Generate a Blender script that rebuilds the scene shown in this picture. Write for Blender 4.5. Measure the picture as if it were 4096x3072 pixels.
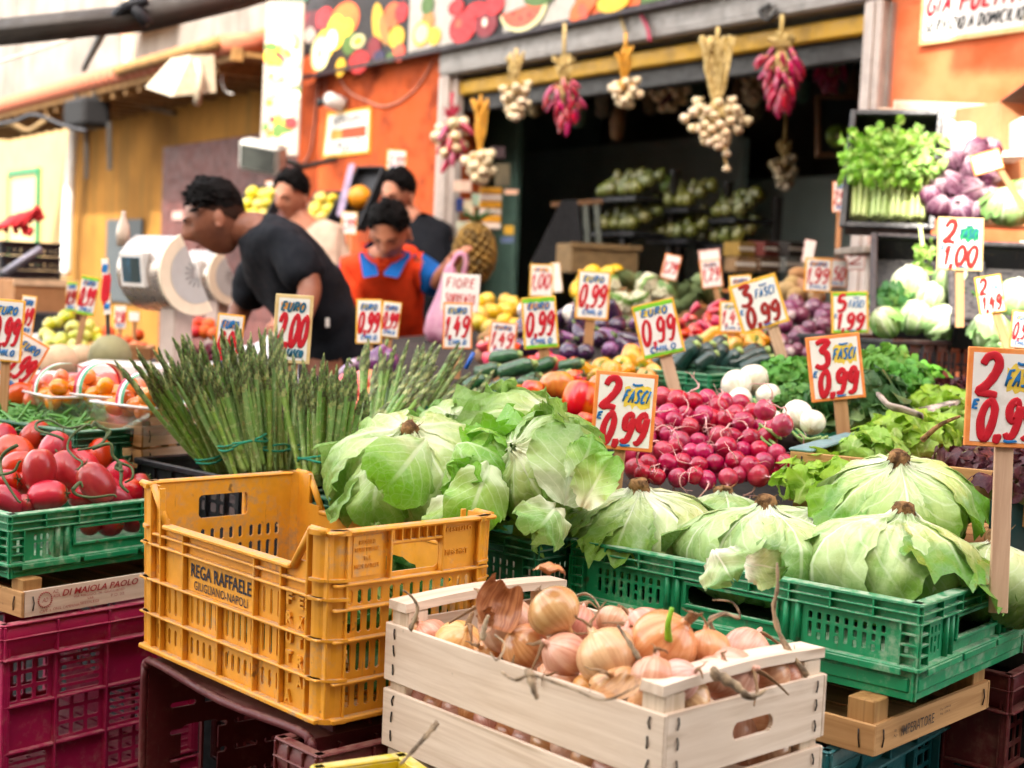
import bpy, math, random
import numpy as np
from mathutils import Vector, Matrix
R = math.radians
rng = random.Random(7)
for o in list(bpy.data.objects): bpy.data.objects.remove(o)
scn = bpy.context.scene
# ------------------------------------------------------------------ camera
F_PX = 5689.0; PITCH = R(4.12); ROLL = R(2.53); EYE = Vector((0, 0, 1.2))
cp, sp, cr, sr = math.cos(PITCH), math.sin(PITCH), math.cos(ROLL), math.sin(ROLL)
FWD = Vector((0, cp, -sp)); _u0 = Vector((0, sp, cp)); _r0 = Vector((1, 0, 0))
RGT = cr*_r0 + sr*_u0; UPV = cr*_u0 - sr*_r0
cam_d = bpy.data.cameras.new('camera'); cam = bpy.data.objects.new('camera', cam_d); scn.collection.objects.link(cam)
m3 = Matrix((RGT, UPV, -FWD)).transposed()
cam.matrix_world = Matrix.Translation(EYE) @ m3.to_4x4()
cam_d.sensor_width = 36; cam_d.lens = 50.0; cam_d.clip_start = .05; cam_d.clip_end = 400
cam_d.dof.use_dof = True; cam_d.dof.focus_distance = 2.12; cam_d.dof.aperture_fstop = 4.0; cam_d.dof.aperture_blades = 7
scn.camera = cam
# ------------------------------------------------------------------ sky, sun, exposure
SUN_EL, SUN_AZ = R(47), R(195)     # the sun stands behind the camera; azimuth clockwise from +Y
w = bpy.data.worlds.new('World'); scn.world = w; w.use_nodes = True
nt = w.node_tree; bg = nt.nodes['Background']
sky = nt.nodes.new('ShaderNodeTexSky'); sky.sky_type = 'NISHITA'; sky.sun_disc = False
sky.sun_elevation = SUN_EL; sky.sun_rotation = SUN_AZ; sky.dust_density = 2.2; sky.air_density = 1.0; sky.ozone_density = .6
hs = nt.nodes.new('ShaderNodeHueSaturation'); hs.inputs['Saturation'].default_value = .35
nt.links.new(sky.outputs[0], hs.inputs['Color'])
mx = nt.nodes.new('ShaderNodeMix'); mx.data_type = 'RGBA'; mx.blend_type = 'MULTIPLY'; mx.inputs[0].default_value = 1
nt.links.new(hs.outputs[0], mx.inputs[6]); mx.inputs[7].default_value = (1.08, 1.0, .90, 1)
nt.links.new(mx.outputs[2], bg.inputs[0]); bg.inputs[1].default_value = .15
sun_d = bpy.data.lights.new('sun', 'SUN'); sun = bpy.data.objects.new('sun', sun_d); scn.collection.objects.link(sun)
sun_d.energy = 2.0; sun_d.angle = R(.6); sun_d.color = (1, .93, .82)
SDIR = Vector((math.sin(SUN_AZ)*math.cos(SUN_EL), math.cos(SUN_AZ)*math.cos(SUN_EL), math.sin(SUN_EL)))
sun.rotation_euler = SDIR.to_track_quat('Z', 'Y').to_euler(); sun.location = SDIR*30
scn.view_settings.view_transform = 'Standard'; scn.view_settings.look = 'None'; scn.view_settings.gamma = 1
scn.view_settings.exposure = 2.95
scn.cycles.max_bounces = 8; scn.cycles.use_denoising = True
# ------------------------------------------------------------------ pixel helpers (photo pixels 4096 x 3072)
def ray(px, py): return FWD + (px-2048)/F_PX*RGT - (py-1536)/F_PX*UPV
def P(px, py, d): return EYE + d*ray(px, py)
def PZ(px, py, z):
    r = ray(px, py); return EYE + r*((z-EYE.z)/r.z)
def PS(px, py, h=0.0):                     # on the slope of the display, which climbs away from the street
    r = ray(px, py); d = (.79+h-.18-EYE.z)/(r.z-.09*r.y); return EYE + r*d
def PX(p):
    q = Vector(p)-EYE; d = q.dot(FWD); return 2048+F_PX*q.dot(RGT)/d, 1536-F_PX*q.dot(UPV)/d, d
def H(h, k=1.0):
    h = h.lstrip('#'); c = [int(h[i:i+2], 16)/255 for i in (0, 2, 4)]
    return tuple(min(1, k*(x/12.92 if x <= .04045 else ((x+.055)/1.055)**2.4)) for x in c)+(1,)
# ------------------------------------------------------------------ mesh builder
class MB:
    def __init__(s): s.v = []; s.f = []; s.m = []; s.s = []; s.a = []; s.n = 0
    def add(s, vs, fs, m=0, smooth=False, M=None, attr=None):
        vs = np.asarray(vs, float).reshape(-1, 3)
        if M is not None:
            A = np.array(M); vs = vs @ A[:3, :3].T + A[:3, 3]
        b = s.n; s.v.append(vs); s.n += len(vs)
        s.f += [tuple(i+b for i in f) for f in fs]
        s.m += list(m) if isinstance(m, (list, tuple)) else [m]*len(fs)
        s.s += [smooth]*len(fs)
        s.a.append(np.zeros((len(vs), 3)) if attr is None else np.asarray(attr, float).reshape(-1, 3))
        return s
    def merge(s, o, M=None, moff=0):
        if o.n: s.add(np.vstack(o.v), o.f, [x+moff for x in o.m], False, M, np.vstack(o.a)); s.s[-len(o.f):] = o.s
        return s
    def box(s, x0, x1, y0, y1, z0, z1, m=0, M=None, b=0.0):
        if x0 > x1: x0, x1 = x1, x0
        if y0 > y1: y0, y1 = y1, y0
        if z0 > z1: z0, z1 = z1, z0
        if b <= 0:
            v = [(x, y, z) for z in (z0, z1) for y in (y0, y1) for x in (x0, x1)]
            f = [(0, 2, 3, 1), (4, 5, 7, 6), (0, 1, 5, 4), (2, 6, 7, 3), (0, 4, 6, 2), (1, 3, 7, 5)]
            return s.add(v, f, m, False, M)
        b = min(b, (x1-x0)*.45, (y1-y0)*.45, (z1-z0)*.45)
        v = []; idx = {}
        for i in (0, 1):
            for j in (0, 1):
                for k in (0, 1):
                    c = [(x0, x1)[i], (y0, y1)[j], (z0, z1)[k]]; sg = [1 if q == 0 else -1 for q in (i, j, k)]
                    for ax in range(3):
                        p = [c[q]+(0 if q == ax else sg[q]*b) for q in range(3)]
                        idx[i, j, k, ax] = len(v); v.append(p)
        f = []
        for ax in range(3):
            o1, o2 = [(1, 2), (2, 0), (0, 1)][ax]
            for sd in (0, 1):
                q = []
                for (a, c) in ((0, 0), (1, 0), (1, 1), (0, 1)):
                    t = [0, 0, 0]; t[ax] = sd; t[o1] = a; t[o2] = c; q.append(idx[t[0], t[1], t[2], ax])
                f.append(tuple(q) if sd else tuple(q[::-1]))
            for a in (0, 1):
                for c in (0, 1):
                    t0 = [0, 0, 0]; t0[o1] = a; t0[o2] = c; t1 = list(t0); t1[ax] = 1
                    q = (idx[t0[0], t0[1], t0[2], o1], idx[t1[0], t1[1], t1[2], o1], idx[t1[0], t1[1], t1[2], o2], idx[t0[0], t0[1], t0[2], o2])
                    f.append(q if (a ^ c) else q[::-1])
        for i in (0, 1):
            for j in (0, 1):
                for k in (0, 1):
                    q = (idx[i, j, k, 0], idx[i, j, k, 1], idx[i, j, k, 2]); f.append(q if (i+j+k) % 2 else q[::-1])
        return s.add(v, f, m, False, M)
    def plate(s, w, h, t, holes, m=0, M=None, top=None):
        # wall in its own plane: x right, z up, y = 0 outside .. t inside, with rectangular holes (x0,x1,z0,z1)
        xs = sorted({0, w} | {min(max(q, 0), w) for a in holes for q in a[:2]}); zs = sorted({0, h} | {min(max(q, 0), h) for a in holes for q in a[2:]})
        xs = [x for i, x in enumerate(xs) if i == 0 or x-xs[i-1] > 1e-6]; zs = [z for i, z in enumerate(zs) if i == 0 or z-zs[i-1] > 1e-6]
        nx, nz = len(xs)-1, len(zs)-1
        S = np.ones((nx+2, nz+2), bool); S[0] = S[-1] = False; S[:, 0] = S[:, -1] = False
        cx = [(xs[i]+xs[i+1])/2 for i in range(nx)]; cz = [(zs[i]+zs[i+1])/2 for i in range(nz)]
        for a, b_, c, d in holes:
            for i in range(nx):
                if a < cx[i] < b_:
                    for k in range(nz):
                        if c < cz[k] < d: S[i+1, k+1] = False
        v = []; f = []; ix = {}
        def V(i, k, y):
            if (i, k, y) not in ix: ix[i, k, y] = len(v); v.append((xs[i], y*t, zs[k]))
            return ix[i, k, y]
        for i in range(nx):
            for k in range(nz):
                if not S[i+1, k+1]: continue
                f.append((V(i, k, 0), V(i+1, k, 0), V(i+1, k+1, 0), V(i, k+1, 0)))
                f.append((V(i, k, 1), V(i, k+1, 1), V(i+1, k+1, 1), V(i+1, k, 1)))
                if not S[i, k+1]: f.append((V(i, k, 0), V(i, k+1, 0), V(i, k+1, 1), V(i, k, 1)))
                if not S[i+2, k+1]: f.append((V(i+1, k, 0), V(i+1, k, 1), V(i+1, k+1, 1), V(i+1, k+1, 0)))
                if not S[i+1, k]: f.append((V(i, k, 0), V(i, k, 1), V(i+1, k, 1), V(i+1, k, 0)))
                if not S[i+1, k+2]: f.append((V(i, k+1, 0), V(i+1, k+1, 0), V(i+1, k+1, 1), V(i, k+1, 1)))
        return s.add(v, f, m, False, M)
    def tube(s, pts, rad, n=8, m=0, M=None, cap=True, flat=None, up=None, rnd=0.0):
        pts = [Vector(p) for p in pts]; k = len(pts)
        rs = [rad(i/(k-1)) if callable(rad) else (rad[i] if isinstance(rad, (list, tuple)) else rad) for i in range(k)]
        v = []; a = []; f = []
        t0 = (pts[1]-pts[0]).normalized(); nrm = Vector(up) if up is not None else (t0.orthogonal())
        for i, p in enumerate(pts):
            t = (pts[min(i+1, k-1)]-pts[max(i-1, 0)])
            t = t.normalized() if t.length > 1e-9 else t0
            nrm = (nrm-t*nrm.dot(t)); nrm = nrm.normalized() if nrm.length > 1e-6 else t.orthogonal().normalized()
            bn = t.cross(nrm)
            for j in range(n):
                an = 2*math.pi*j/n; ca, sa = math.cos(an), math.sin(an)
                if flat: ca *= flat
                v.append(p+nrm*(rs[i]*ca)+bn*(rs[i]*sa)); a.append((j/n, i/(k-1), rnd))
        for i in range(k-1):
            for j in range(n):
                f.append((i*n+j, i*n+(j+1) % n, (i+1)*n+(j+1) % n, (i+1)*n+j))
        if cap: f.append(tuple(range(n))[::-1]); f.append(tuple(range((k-1)*n, k*n)))
        return s.add([tuple(q) for q in v], f, m, True, M, a)
    def lathe(s, prof, n=16, m=0, M=None, rip=None, rnd=0.0, jit=None):
        v = []; a = []; f = []; k = len(prof)
        for i, (r, z) in enumerate(prof):
            for j in range(n):
                an = 2*math.pi*j/n; q = r*(rip(an, i/(k-1)) if rip else 1)
                x, y, zz = q*math.cos(an), q*math.sin(an), z
                if jit: x, y, zz = jit(x, y, zz)
                v.append((x, y, zz)); a.append((j/n, i/(k-1), rnd))
        for i in range(k-1):
            for j in range(n): f.append((i*n+j, i*n+(j+1) % n, (i+1)*n+(j+1) % n, (i+1)*n+j))
        f.append(tuple(range(n))[::-1]); f.append(tuple(range((k-1)*n, k*n)))
        return s.add(v, f, m, True, M, a)
    def grid(s, fn, nu, nv, m=0, M=None, rnd=0.0):
        v = []; a = []
        for j in range(nv+1):
            for i in range(nu+1): v.append(fn(i/nu, j/nv)); a.append((i/nu, j/nv, rnd))
        f = [(j*(nu+1)+i, j*(nu+1)+i+1, (j+1)*(nu+1)+i+1, (j+1)*(nu+1)+i) for j in range(nv) for i in range(nu)]
        return s.add(v, f, m, True, M, a)
    def ball(s, c, r, n=10, m=0, sq=(1, 1, 1), M=None, rnd=0.0, rip=None):
        k = max(5, n*2//3); pr = [(math.sin(math.pi*(i+.02)/(k+.04)), -math.cos(math.pi*(i+.02)/(k+.04))) for i in range(k+1)]
        T = Matrix.Translation(c) @ Matrix.Diagonal((r*sq[0], r*sq[1], r*sq[2], 1))
        return s.lathe(pr, n, m, (M @ T) if M is not None else T, rip, rnd)
    def warp(s, fn):
        s.v = [np.array([fn(*p) for p in np.vstack(s.v)])]; s.a = [np.vstack(s.a)]; return s
    def mesh(s, name, mats):
        me = bpy.data.meshes.new(name)
        V = np.vstack(s.v); me.from_pydata(V.tolist(), [], s.f)
        for x in mats: me.materials.append(x)
        me.polygons.foreach_set('material_index', np.array(s.m, np.int32)); me.polygons.foreach_set('use_smooth', np.array(s.s, bool))
        A = np.vstack(s.a)
        if A.any():
            at = me.attributes.new('lf', 'FLOAT_VECTOR', 'POINT'); at.data.foreach_set('vector', A.ravel().astype(np.float32))
        me.update(); return me
COL = scn.collection
def obj(name, mb, mats, parent=None, M=None):
    if isinstance(mb, MB): mb = mb.mesh(name, mats if isinstance(mats, (list, tuple)) else [mats])
    o = bpy.data.objects.new(name, mb); COL.objects.link(o)
    if parent is not None: o.parent = parent
    if M is not None: o.matrix_local = M
    return o
def tag(o, label=None, cat=None, group=None, kind=None):
    for k, x in (('label', label), ('category', cat), ('group', group), ('kind', kind)):
        if x: o[k] = x
    return o
def thing(name, label, cat, M=None, group=None, kind=None):
    o = bpy.data.objects.new(name, None); COL.objects.link(o); o.empty_display_size = .02
    if M is not None: o.matrix_world = M
    return tag(o, label, cat, group, kind)
def struct(name, mb, mats, label=None):
    o = obj(name, mb, mats); o['kind'] = 'structure'
    if label: o['label'] = label
    return o
_kids = {}
def dup(src, M, label=None, group=None):
    def cp(o, par):
        c = o.copy(); COL.objects.link(c); c.parent = par
        if par is not None: c.matrix_local = o.matrix_local.copy()
        for k in (src_children.get(o.name, [])): cp(k, c)
        return c
    src_children = {}
    for o in COL.objects:
        pass
    def ch(o):
        src_children[o.name] = list(o.children)
        for k in o.children: ch(k)
    ch(src); r = cp(src, None); r.matrix_world = M
    if label: r['label'] = label
    if group: r['group'] = group
    return r
def FR(pos, x, y, z):
    m = Matrix((Vector(x), Vector(y), Vector(z))).transposed().to_4x4(); return Matrix.Translation(pos) @ m
def RZ(pos, a): return Matrix.Translation(pos) @ Matrix.Rotation(a, 4, 'Z')
def rotm(ax, a): return Matrix.Rotation(a, 4, ax)
def euler(pos, rx, ry, rz, sc=1.0): return Matrix.Translation(pos) @ rotm('Z', rz) @ rotm('Y', ry) @ rotm('X', rx) @ Matrix.Scale(sc, 4)
def along(pos, d, spin=0.0, sc=1.0):       # local +Z turned to direction d
    return Matrix.Translation(pos) @ Vector(d).to_track_quat('Z', 'Y').to_matrix().to_4x4() @ rotm('Z', spin) @ Matrix.Scale(sc, 4)
def facing(pos, roll=0.0, yaw=0.0, tilt=0.0):   # x right, z up, y away, turned square to the street view, then rolled
    m = Matrix((RGT, FWD, UPV)).transposed().to_4x4()
    return Matrix.Translation(pos) @ m @ rotm('Z', yaw) @ rotm('X', tilt) @ rotm('Y', roll)
def smooth_path(pts, n=6):
    pts = [Vector(p) for p in pts]; out = []
    for i in range(len(pts)-1):
        p0, p1, p2, p3 = pts[max(i-1, 0)], pts[i], pts[i+1], pts[min(i+2, len(pts)-1)]
        for k in range(n):
            t = k/n; out.append(.5*((2*p1)+(p2-p0)*t+(2*p0-5*p1+4*p2-p3)*t*t+(3*p1-p0-3*p2+p3)*t**3))
    out.append(pts[-1]); return out
# ------------------------------------------------------------------ materials
class NT:
    def __init__(s, name):
        s.mat = bpy.data.materials.new(name); s.mat.use_nodes = True; s.t = s.mat.node_tree
        s.b = s.t.nodes['Principled BSDF']; s.out = s.t.nodes['Material Output']
    def n(s, ty, **kw):
        x = s.t.nodes.new('ShaderNode'+ty)
        for k, v in kw.items(): setattr(x, k, v)
        return x
    def l(s, a, b): s.t.links.new(a, b)
    def val(s, sock, v):
        if hasattr(v, 'is_output') or isinstance(v, bpy.types.NodeSocket): s.l(v, sock)
        else: sock.default_value = v
    def math(s, op, a, b=0.0, c=None):
        x = s.n('Math', operation=op); s.val(x.inputs[0], a); s.val(x.inputs[1], b)
        if c is not None: s.val(x.inputs[2], c)
        return x.outputs[0]
    def mix(s, f, a, b, bt='MIX'):
        x = s.n('Mix', data_type='RGBA', blend_type=bt); s.val(x.inputs[0], f); s.val(x.inputs[6], a); s.val(x.inputs[7], b); return x.outputs[2]
    def rng(s, v, lo, hi, a=0.0, b=1.0):
        x = s.n('MapRange'); x.interpolation_type = 'SMOOTHSTEP'; s.val(x.inputs[0], v)
        for i, q in enumerate((lo, hi, a, b)): x.inputs[1+i].default_value = q
        return x.outputs[0]
    def noise(s, vec, sc, det=3.0, rough=.55, dist=0.0):
        x = s.n('TexNoise'); x.inputs['Scale'].default_value = sc; x.inputs['Detail'].default_value = det; x.inputs['Roughness'].default_value = rough; x.inputs['Distortion'].default_value = dist
        if vec is not None: s.l(vec, x.inputs['Vector'])
        return x.outputs['Fac']
    def obj(s): return s.n('TexCoord').outputs['Object']
    def lf(s):
        a = s.n('Attribute', attribute_name='lf'); x = s.n('SeparateXYZ'); s.l(a.outputs['Vector'], x.inputs[0]); return x.outputs, a.outputs['Vector']
    def scale(s, vec, v3):
        x = s.n('VectorMath', operation='MULTIPLY'); s.l(vec, x.inputs[0]); x.inputs[1].default_value = v3; return x.outputs[0]
    def addv(s, vec, sc):
        # shift a texture by the object's own random number, so copies do not repeat
        i = s.n('ObjectInfo'); x = s.n('VectorMath', operation='ADD'); s.l(vec, x.inputs[0]); m = s.math('MULTIPLY', i.outputs['Random'], sc)
        c = s.n('CombineXYZ'); s.l(m, c.inputs[0]); s.l(m, c.inputs[1]); s.l(m, c.inputs[2]); s.l(c.outputs[0], x.inputs[1]); return x.outputs[0]
    def bump(s, h, st, dist=.002):
        x = s.n('Bump'); x.inputs['Strength'].default_value = st; x.inputs['Distance'].default_value = dist; s.l(h, x.inputs['Height'])
        if s.b.inputs['Normal'].is_linked: s.l(s.b.inputs['Normal'].links[0].from_socket, x.inputs['Normal'])
        s.l(x.outputs[0], s.b.inputs['Normal'])
    def hsv(s, col, dh=.02, ds=.1, dv=.12):
        i = s.n('ObjectInfo').outputs['Random']; x = s.n('HueSaturation')
        s.l(s.math('MULTIPLY_ADD', i, 2*dh, .5-dh), x.inputs['Hue'])
        j = s.math('FRACT', s.math('MULTIPLY', i, 7.31)); s.l(s.math('MULTIPLY_ADD', j, 2*dv, 1-dv), x.inputs['Value'])
        k = s.math('FRACT', s.math('MULTIPLY', i, 13.7)); s.l(s.math('MULTIPLY_ADD', k, 2*ds, 1-ds), x.inputs['Saturation'])
        s.l(col, x.inputs['Color']); return x.outputs[0]
    def fin(s, col, rough=.5, spec=.5, metal=0.0, coat=0.0, transl=0.0):
        s.val(s.b.inputs['Base Color'], col); s.val(s.b.inputs['Roughness'], rough); s.b.inputs['Specular IOR Level'].default_value = spec
        s.b.inputs['Metallic'].default_value = metal; s.b.inputs['Coat Weight'].default_value = coat; s.b.inputs['Coat Roughness'].default_value = .12
        if transl > 0:
            t = s.n('BsdfTranslucent'); s.val(t.inputs[0], col); m = s.n('MixShader'); m.inputs[0].default_value = transl
            s.l(s.b.outputs[0], m.inputs[1]); s.l(t.outputs[0], m.inputs[2]); s.l(m.outputs[0], s.out.inputs[0])
        return s.mat
_mc = {}
def plain(name, col, rough=.5, var=.25, sc=25.0, bump=0.0, bsc=120.0, spec=.4, metal=0.0, coat=0.0, rand=False, c2=None, transl=0.0, lo=.4, hi=.65):
    if name in _mc: return _mc[name]
    t = NT(name); v = t.addv(t.obj(), 9.0); c1 = H(col) if isinstance(col, str) else col
    d = tuple(x*(1-var) for x in c1[:3])+(1,) if c2 is None else (H(c2) if isinstance(c2, str) else c2)
    c = t.mix(t.rng(t.noise(v, sc, 5, .6), lo, hi), c1, d)
    if rand: c = t.hsv(c)
    r = t.rng(t.noise(v, sc*2.3, 3), .3, .7, max(.05, rough-.1), min(1, rough+.12))
    if bump: t.bump(t.noise(v, bsc, 4), bump)
    _mc[name] = t.fin(c, r, spec, metal, coat, transl); return _mc[name]
def plastic(name, col, dust='#c9bda6', damt=.5, rough=.42, worn=None):
    if name in _mc: return _mc[name]
    t = NT(name); v = t.addv(t.obj(), 9.0); c = H(col)
    big = t.noise(v, 9, 4, .6); fine = t.noise(v, 70, 6, .7)
    cc = t.mix(t.rng(big, .3, .7), tuple(x*.82 for x in c[:3])+(1,), tuple(min(1, x*1.12) for x in c[:3])+(1,))
    dm = t.math('MULTIPLY', t.rng(t.math('ADD', t.math('MULTIPLY', big, .55), t.math('MULTIPLY', fine, .45)), .5, .68), damt)
    geo = t.n('NewGeometry'); sx = t.n('SeparateXYZ'); t.l(geo.outputs['Normal'], sx.inputs[0])
    up = t.rng(sx.outputs[2], .55, .95); dm2 = t.math('MULTIPLY', t.math('MULTIPLY', up, t.rng(fine, .35, .6)), min(1, damt*1.2))   # settled dust on ledges
    cc = t.mix(t.math('MAXIMUM', dm, dm2), cc, H(dust))
    scr = t.noise(t.scale(v, (1, 1, .12)), 130, 3, .7); cc = t.mix(t.math('MULTIPLY', t.rng(scr, .62, .74), .35), cc, H(worn or '#5a4434'))
    spot = t.noise(v, 38, 2, .5); cc = t.mix(t.math('MULTIPLY', t.rng(spot, .70, .76), .7), cc, H('#4a382c'))
    t.bump(fine, .12, .001); _mc[name] = t.fin(cc, t.rng(fine, .3, .7, rough-.08, rough+.2), .45); return _mc[name]
def wood(name, col, c2, axis=1, rough=.75, sc=1.0, stain='#6e5236'):
    if name in _mc: return _mc[name]
    t = NT(name); v = t.addv(t.obj(), 5.0); s3 = [60*sc]*3; s3[axis] = 3.0*sc; g = t.scale(v, tuple(s3))
    n1 = t.noise(g, 1.0, 6, .65, .6); n2 = t.noise(g, 3.2, 3, .6); bl = t.noise(v, 7, 3)
    c = t.mix(t.rng(n1, .35, .7), H(col), H(c2)); c = t.mix(t.math('MULTIPLY', t.rng(bl, .35, .75), .25), c, H(c2))
    c = t.mix(t.math('MULTIPLY', t.rng(t.noise(g, .55, 2, .5, 1.2), .66, .8), .8), c, H(stain))
    c = t.mix(t.math('MULTIPLY', t.rng(t.noise(v, 55, 2, .6), .72, .8), .45), c, H('#5b4632'))
    t.bump(t.math('ADD', n1, t.math('MULTIPLY', n2, .5)), .35, .0012); _mc[name] = t.fin(c, rough, .25); return _mc[name]
def leafmat(name, base, mid, tip, rib=None, rough=.42, transl=.28, vein=9.0, spread=7.0, ribw=.05, patch=None, rand=True, blister=90.0, vst=.55, lo=.15, hi=.85, streak=None, netk=.12):
    if name in _mc: return _mc[name]
    t = NT(name); (u, v, r, *_), vec = t.lf(); o = t.addv(t.obj(), 9.0)
    wob = t.noise(o, 22, 3); wob2 = t.noise(o, 60, 4)
    au = t.math('ABSOLUTE', t.math('SUBTRACT', u, .5))
    vv = t.math('ADD', v, t.math('MULTIPLY', t.math('SUBTRACT', wob, .5), .55))
    c = t.mix(t.rng(vv, lo, (lo+hi)/2), H(base), H(mid)); c = t.mix(t.rng(vv, (lo+hi)/2, hi), c, H(tip))
    if patch: c = t.mix(t.math('MULTIPLY', t.rng(t.noise(o, 13, 3), .52, .68), .75), c, H(patch))
    ph = t.math('MULTIPLY', t.math('ADD', t.math('SUBTRACT', v, t.math('MULTIPLY', au, spread/vein)), t.math('MULTIPLY', t.math('SUBTRACT', wob, .5), .12)), vein*6.283)
    sv = t.rng(t.math('COSINE', ph), .82, 1.0); mid_ = t.rng(au, ribw, ribw*.3)
    vn = t.math('MAXIMUM', mid_, t.math('MULTIPLY', sv, vst)); fade = t.rng(v, 1.05, .25)
    net = t.n('TexVoronoi', feature='DISTANCE_TO_EDGE'); net.inputs['Scale'].default_value = 75; t.l(o, net.inputs['Vector'])
    nm = t.rng(net.outputs['Distance'], .10, .0); vn2 = t.math('MAXIMUM', t.math('MULTIPLY', vn, fade), t.math('MULTIPLY', nm, netk))
    if patch: c = t.mix(t.math('MULTIPLY', t.rng(r, .35, 1.0), .5), c, H(patch))
    if streak: c = t.mix(t.math('MULTIPLY', t.rng(t.noise(t.addv(t.scale(vec, (7, 1.6, 23)), 17.0), 1.0, 4, .6, .4), .45, .7), .6), c, H(streak))
    c = t.mix(t.math('MULTIPLY', vn2, .75), c, H(rib or base))
    c = t.mix(t.math('MULTIPLY', t.rng(t.noise(o, 95, 2), .74, .8), .55), c, H('#6b5a2c'))
    if rand: c = t.hsv(c, .012, .12, .1)
    t.bump(t.noise(o, blister, 2, .5), .35, .004); t.bump(t.math('SUBTRACT', wob2, t.math('MULTIPLY', vn2, -.6)), .4, .0015)
    _mc[name] = t.fin(c, t.rng(wob2, .3, .7, rough-.1, rough+.15), .45, transl=transl); return _mc[name]
def skinmat(name, c1, c2, lon=(26, 2), rough=.3, coat=.25, spots=None, dh=.012, ds=.1, dv=.12, shoulder=None, stem=None, thr=(.4, .62), sss=0.0):
    # smooth vegetable skin: streaks along the length, slight colour drift between copies
    if name in _mc: return _mc[name]
    t = NT(name); (u, v, r, *_), vec = t.lf(); o = t.addv(t.obj(), 9.0)
    cx = t.n('CombineXYZ'); an = t.math('MULTIPLY', u, 6.2832); t.l(t.math('MULTIPLY', t.math('COSINE', an), lon[0]/6.28), cx.inputs[0]); t.l(t.math('MULTIPLY', t.math('SINE', an), lon[0]/6.28), cx.inputs[1]); t.l(t.math('MULTIPLY', v, lon[1]), cx.inputs[2])
    sv = t.addv(cx.outputs[0], 31.0); n = t.noise(sv, 1.0, 4, .6, .3)
    c = t.mix(t.rng(n, *thr), H(c1), H(c2))
    if shoulder: c = t.mix(t.math('MULTIPLY', t.rng(t.math('ADD', v, t.math('MULTIPLY', t.math('SUBTRACT', n, .5), .5)), .72, .98), .9), c, H(shoulder))
    if stem: c = t.mix(t.rng(t.math('ADD', v, t.math('MULTIPLY', t.math('SUBTRACT', n, .5), .4)), .22, .04), c, H(stem))
    if spots: c = t.mix(t.math('MULTIPLY', t.rng(t.noise(o, 60, 4, .7), .6, .72), .75), c, H(spots))
    c = t.hsv(c, dh, ds, dv)
    t.bump(n, .08, .001)
    if sss: t.b.inputs['Subsurface Weight'].default_value = sss; t.b.inputs['Subsurface Radius'].default_value = (.01, .004, .002); t.b.inputs['Subsurface Scale'].default_value = .5
    _mc[name] = t.fin(c, t.rng(t.noise(o, 45, 3), .3, .7, max(.08, rough-.08), rough+.12), .45, coat=coat); return _mc[name]
def text_mesh(s, size, ext=.0004, bold=0.0, shear=0.0):
    cu = bpy.data.curves.new('lettering', 'FONT'); cu.body = s; cu.size = size; cu.extrude = ext; cu.offset = bold; cu.align_x = 'CENTER'; cu.align_y = 'CENTER'; cu.resolution_u = 2; cu.shear = shear
    o = bpy.data.objects.new('lettering', cu); COL.objects.link(o); bpy.context.view_layer.update()
    me = bpy.data.meshes.new_from_object(o.evaluated_get(bpy.context.evaluated_depsgraph_get())); bpy.data.objects.remove(o)
    V = [tuple(v.co) for v in me.vertices]; Fc = [tuple(p.vertices) for p in me.polygons]; bpy.data.meshes.remove(me); return V, Fc
def put_text(mb, s, x, z, wid, hgt, M, m=0, y=-.0006, bold=0.0, shear=0.0, ext=.0003):
    # text in the wall plane (x right, z up), fitted to wid x hgt around (x, z)
    V, Fc = text_mesh(s, 1.0, 0.0 if ext < .001 else ext, bold, shear); V = np.array(V)
    a, b = V.min(0), V.max(0); q = (V-(a+b)/2)/np.maximum(b-a, 1e-6)
    W = np.stack([x+q[:, 0]*wid, np.full(len(q), y) - q[:, 2]*ext*2*(1 if ext >= .001 else 0), z+q[:, 1]*hgt], -1)
    mb.add(W, Fc, m, False, M)
ORD = ['first', 'second', 'third', 'fourth', 'fifth', 'sixth', 'seventh', 'eighth', 'ninth', 'tenth', 'eleventh', 'twelfth', 'thirteenth', 'fourteenth', 'fifteenth', 'sixteenth', 'seventeenth', 'eighteenth', 'nineteenth', 'twentieth']
def heap_labels(objs, base, heap, rows):
    # where each piece of a heap lies: its row from the front and its place in the row
    q = sorted(((PX(o.matrix_world.translation), o) for o in objs), key=lambda t: -t[0][1])
    nr = max(1, min(rows, len(q))); per = math.ceil(len(q)/nr)
    rn = ['front', 'second', 'third', 'fourth', 'fifth', 'sixth', 'seventh'] if nr > 1 else ['only']
    for r_ in range(nr):
        row = sorted(q[r_*per:(r_+1)*per], key=lambda t: t[0][0])
        nm = 'top' if (r_ == nr-1 and nr > 1) else rn[r_]
        for i, (p, o) in enumerate(row):
            pl = 'leftmost' if i == 0 else ('rightmost' if i == len(row)-1 else ORD[i]+' from left')
            o['label'] = f'{base}, {pl} in {nm} row of {heap}' if nr > 1 else f'{base}, {pl} in {heap}'
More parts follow.
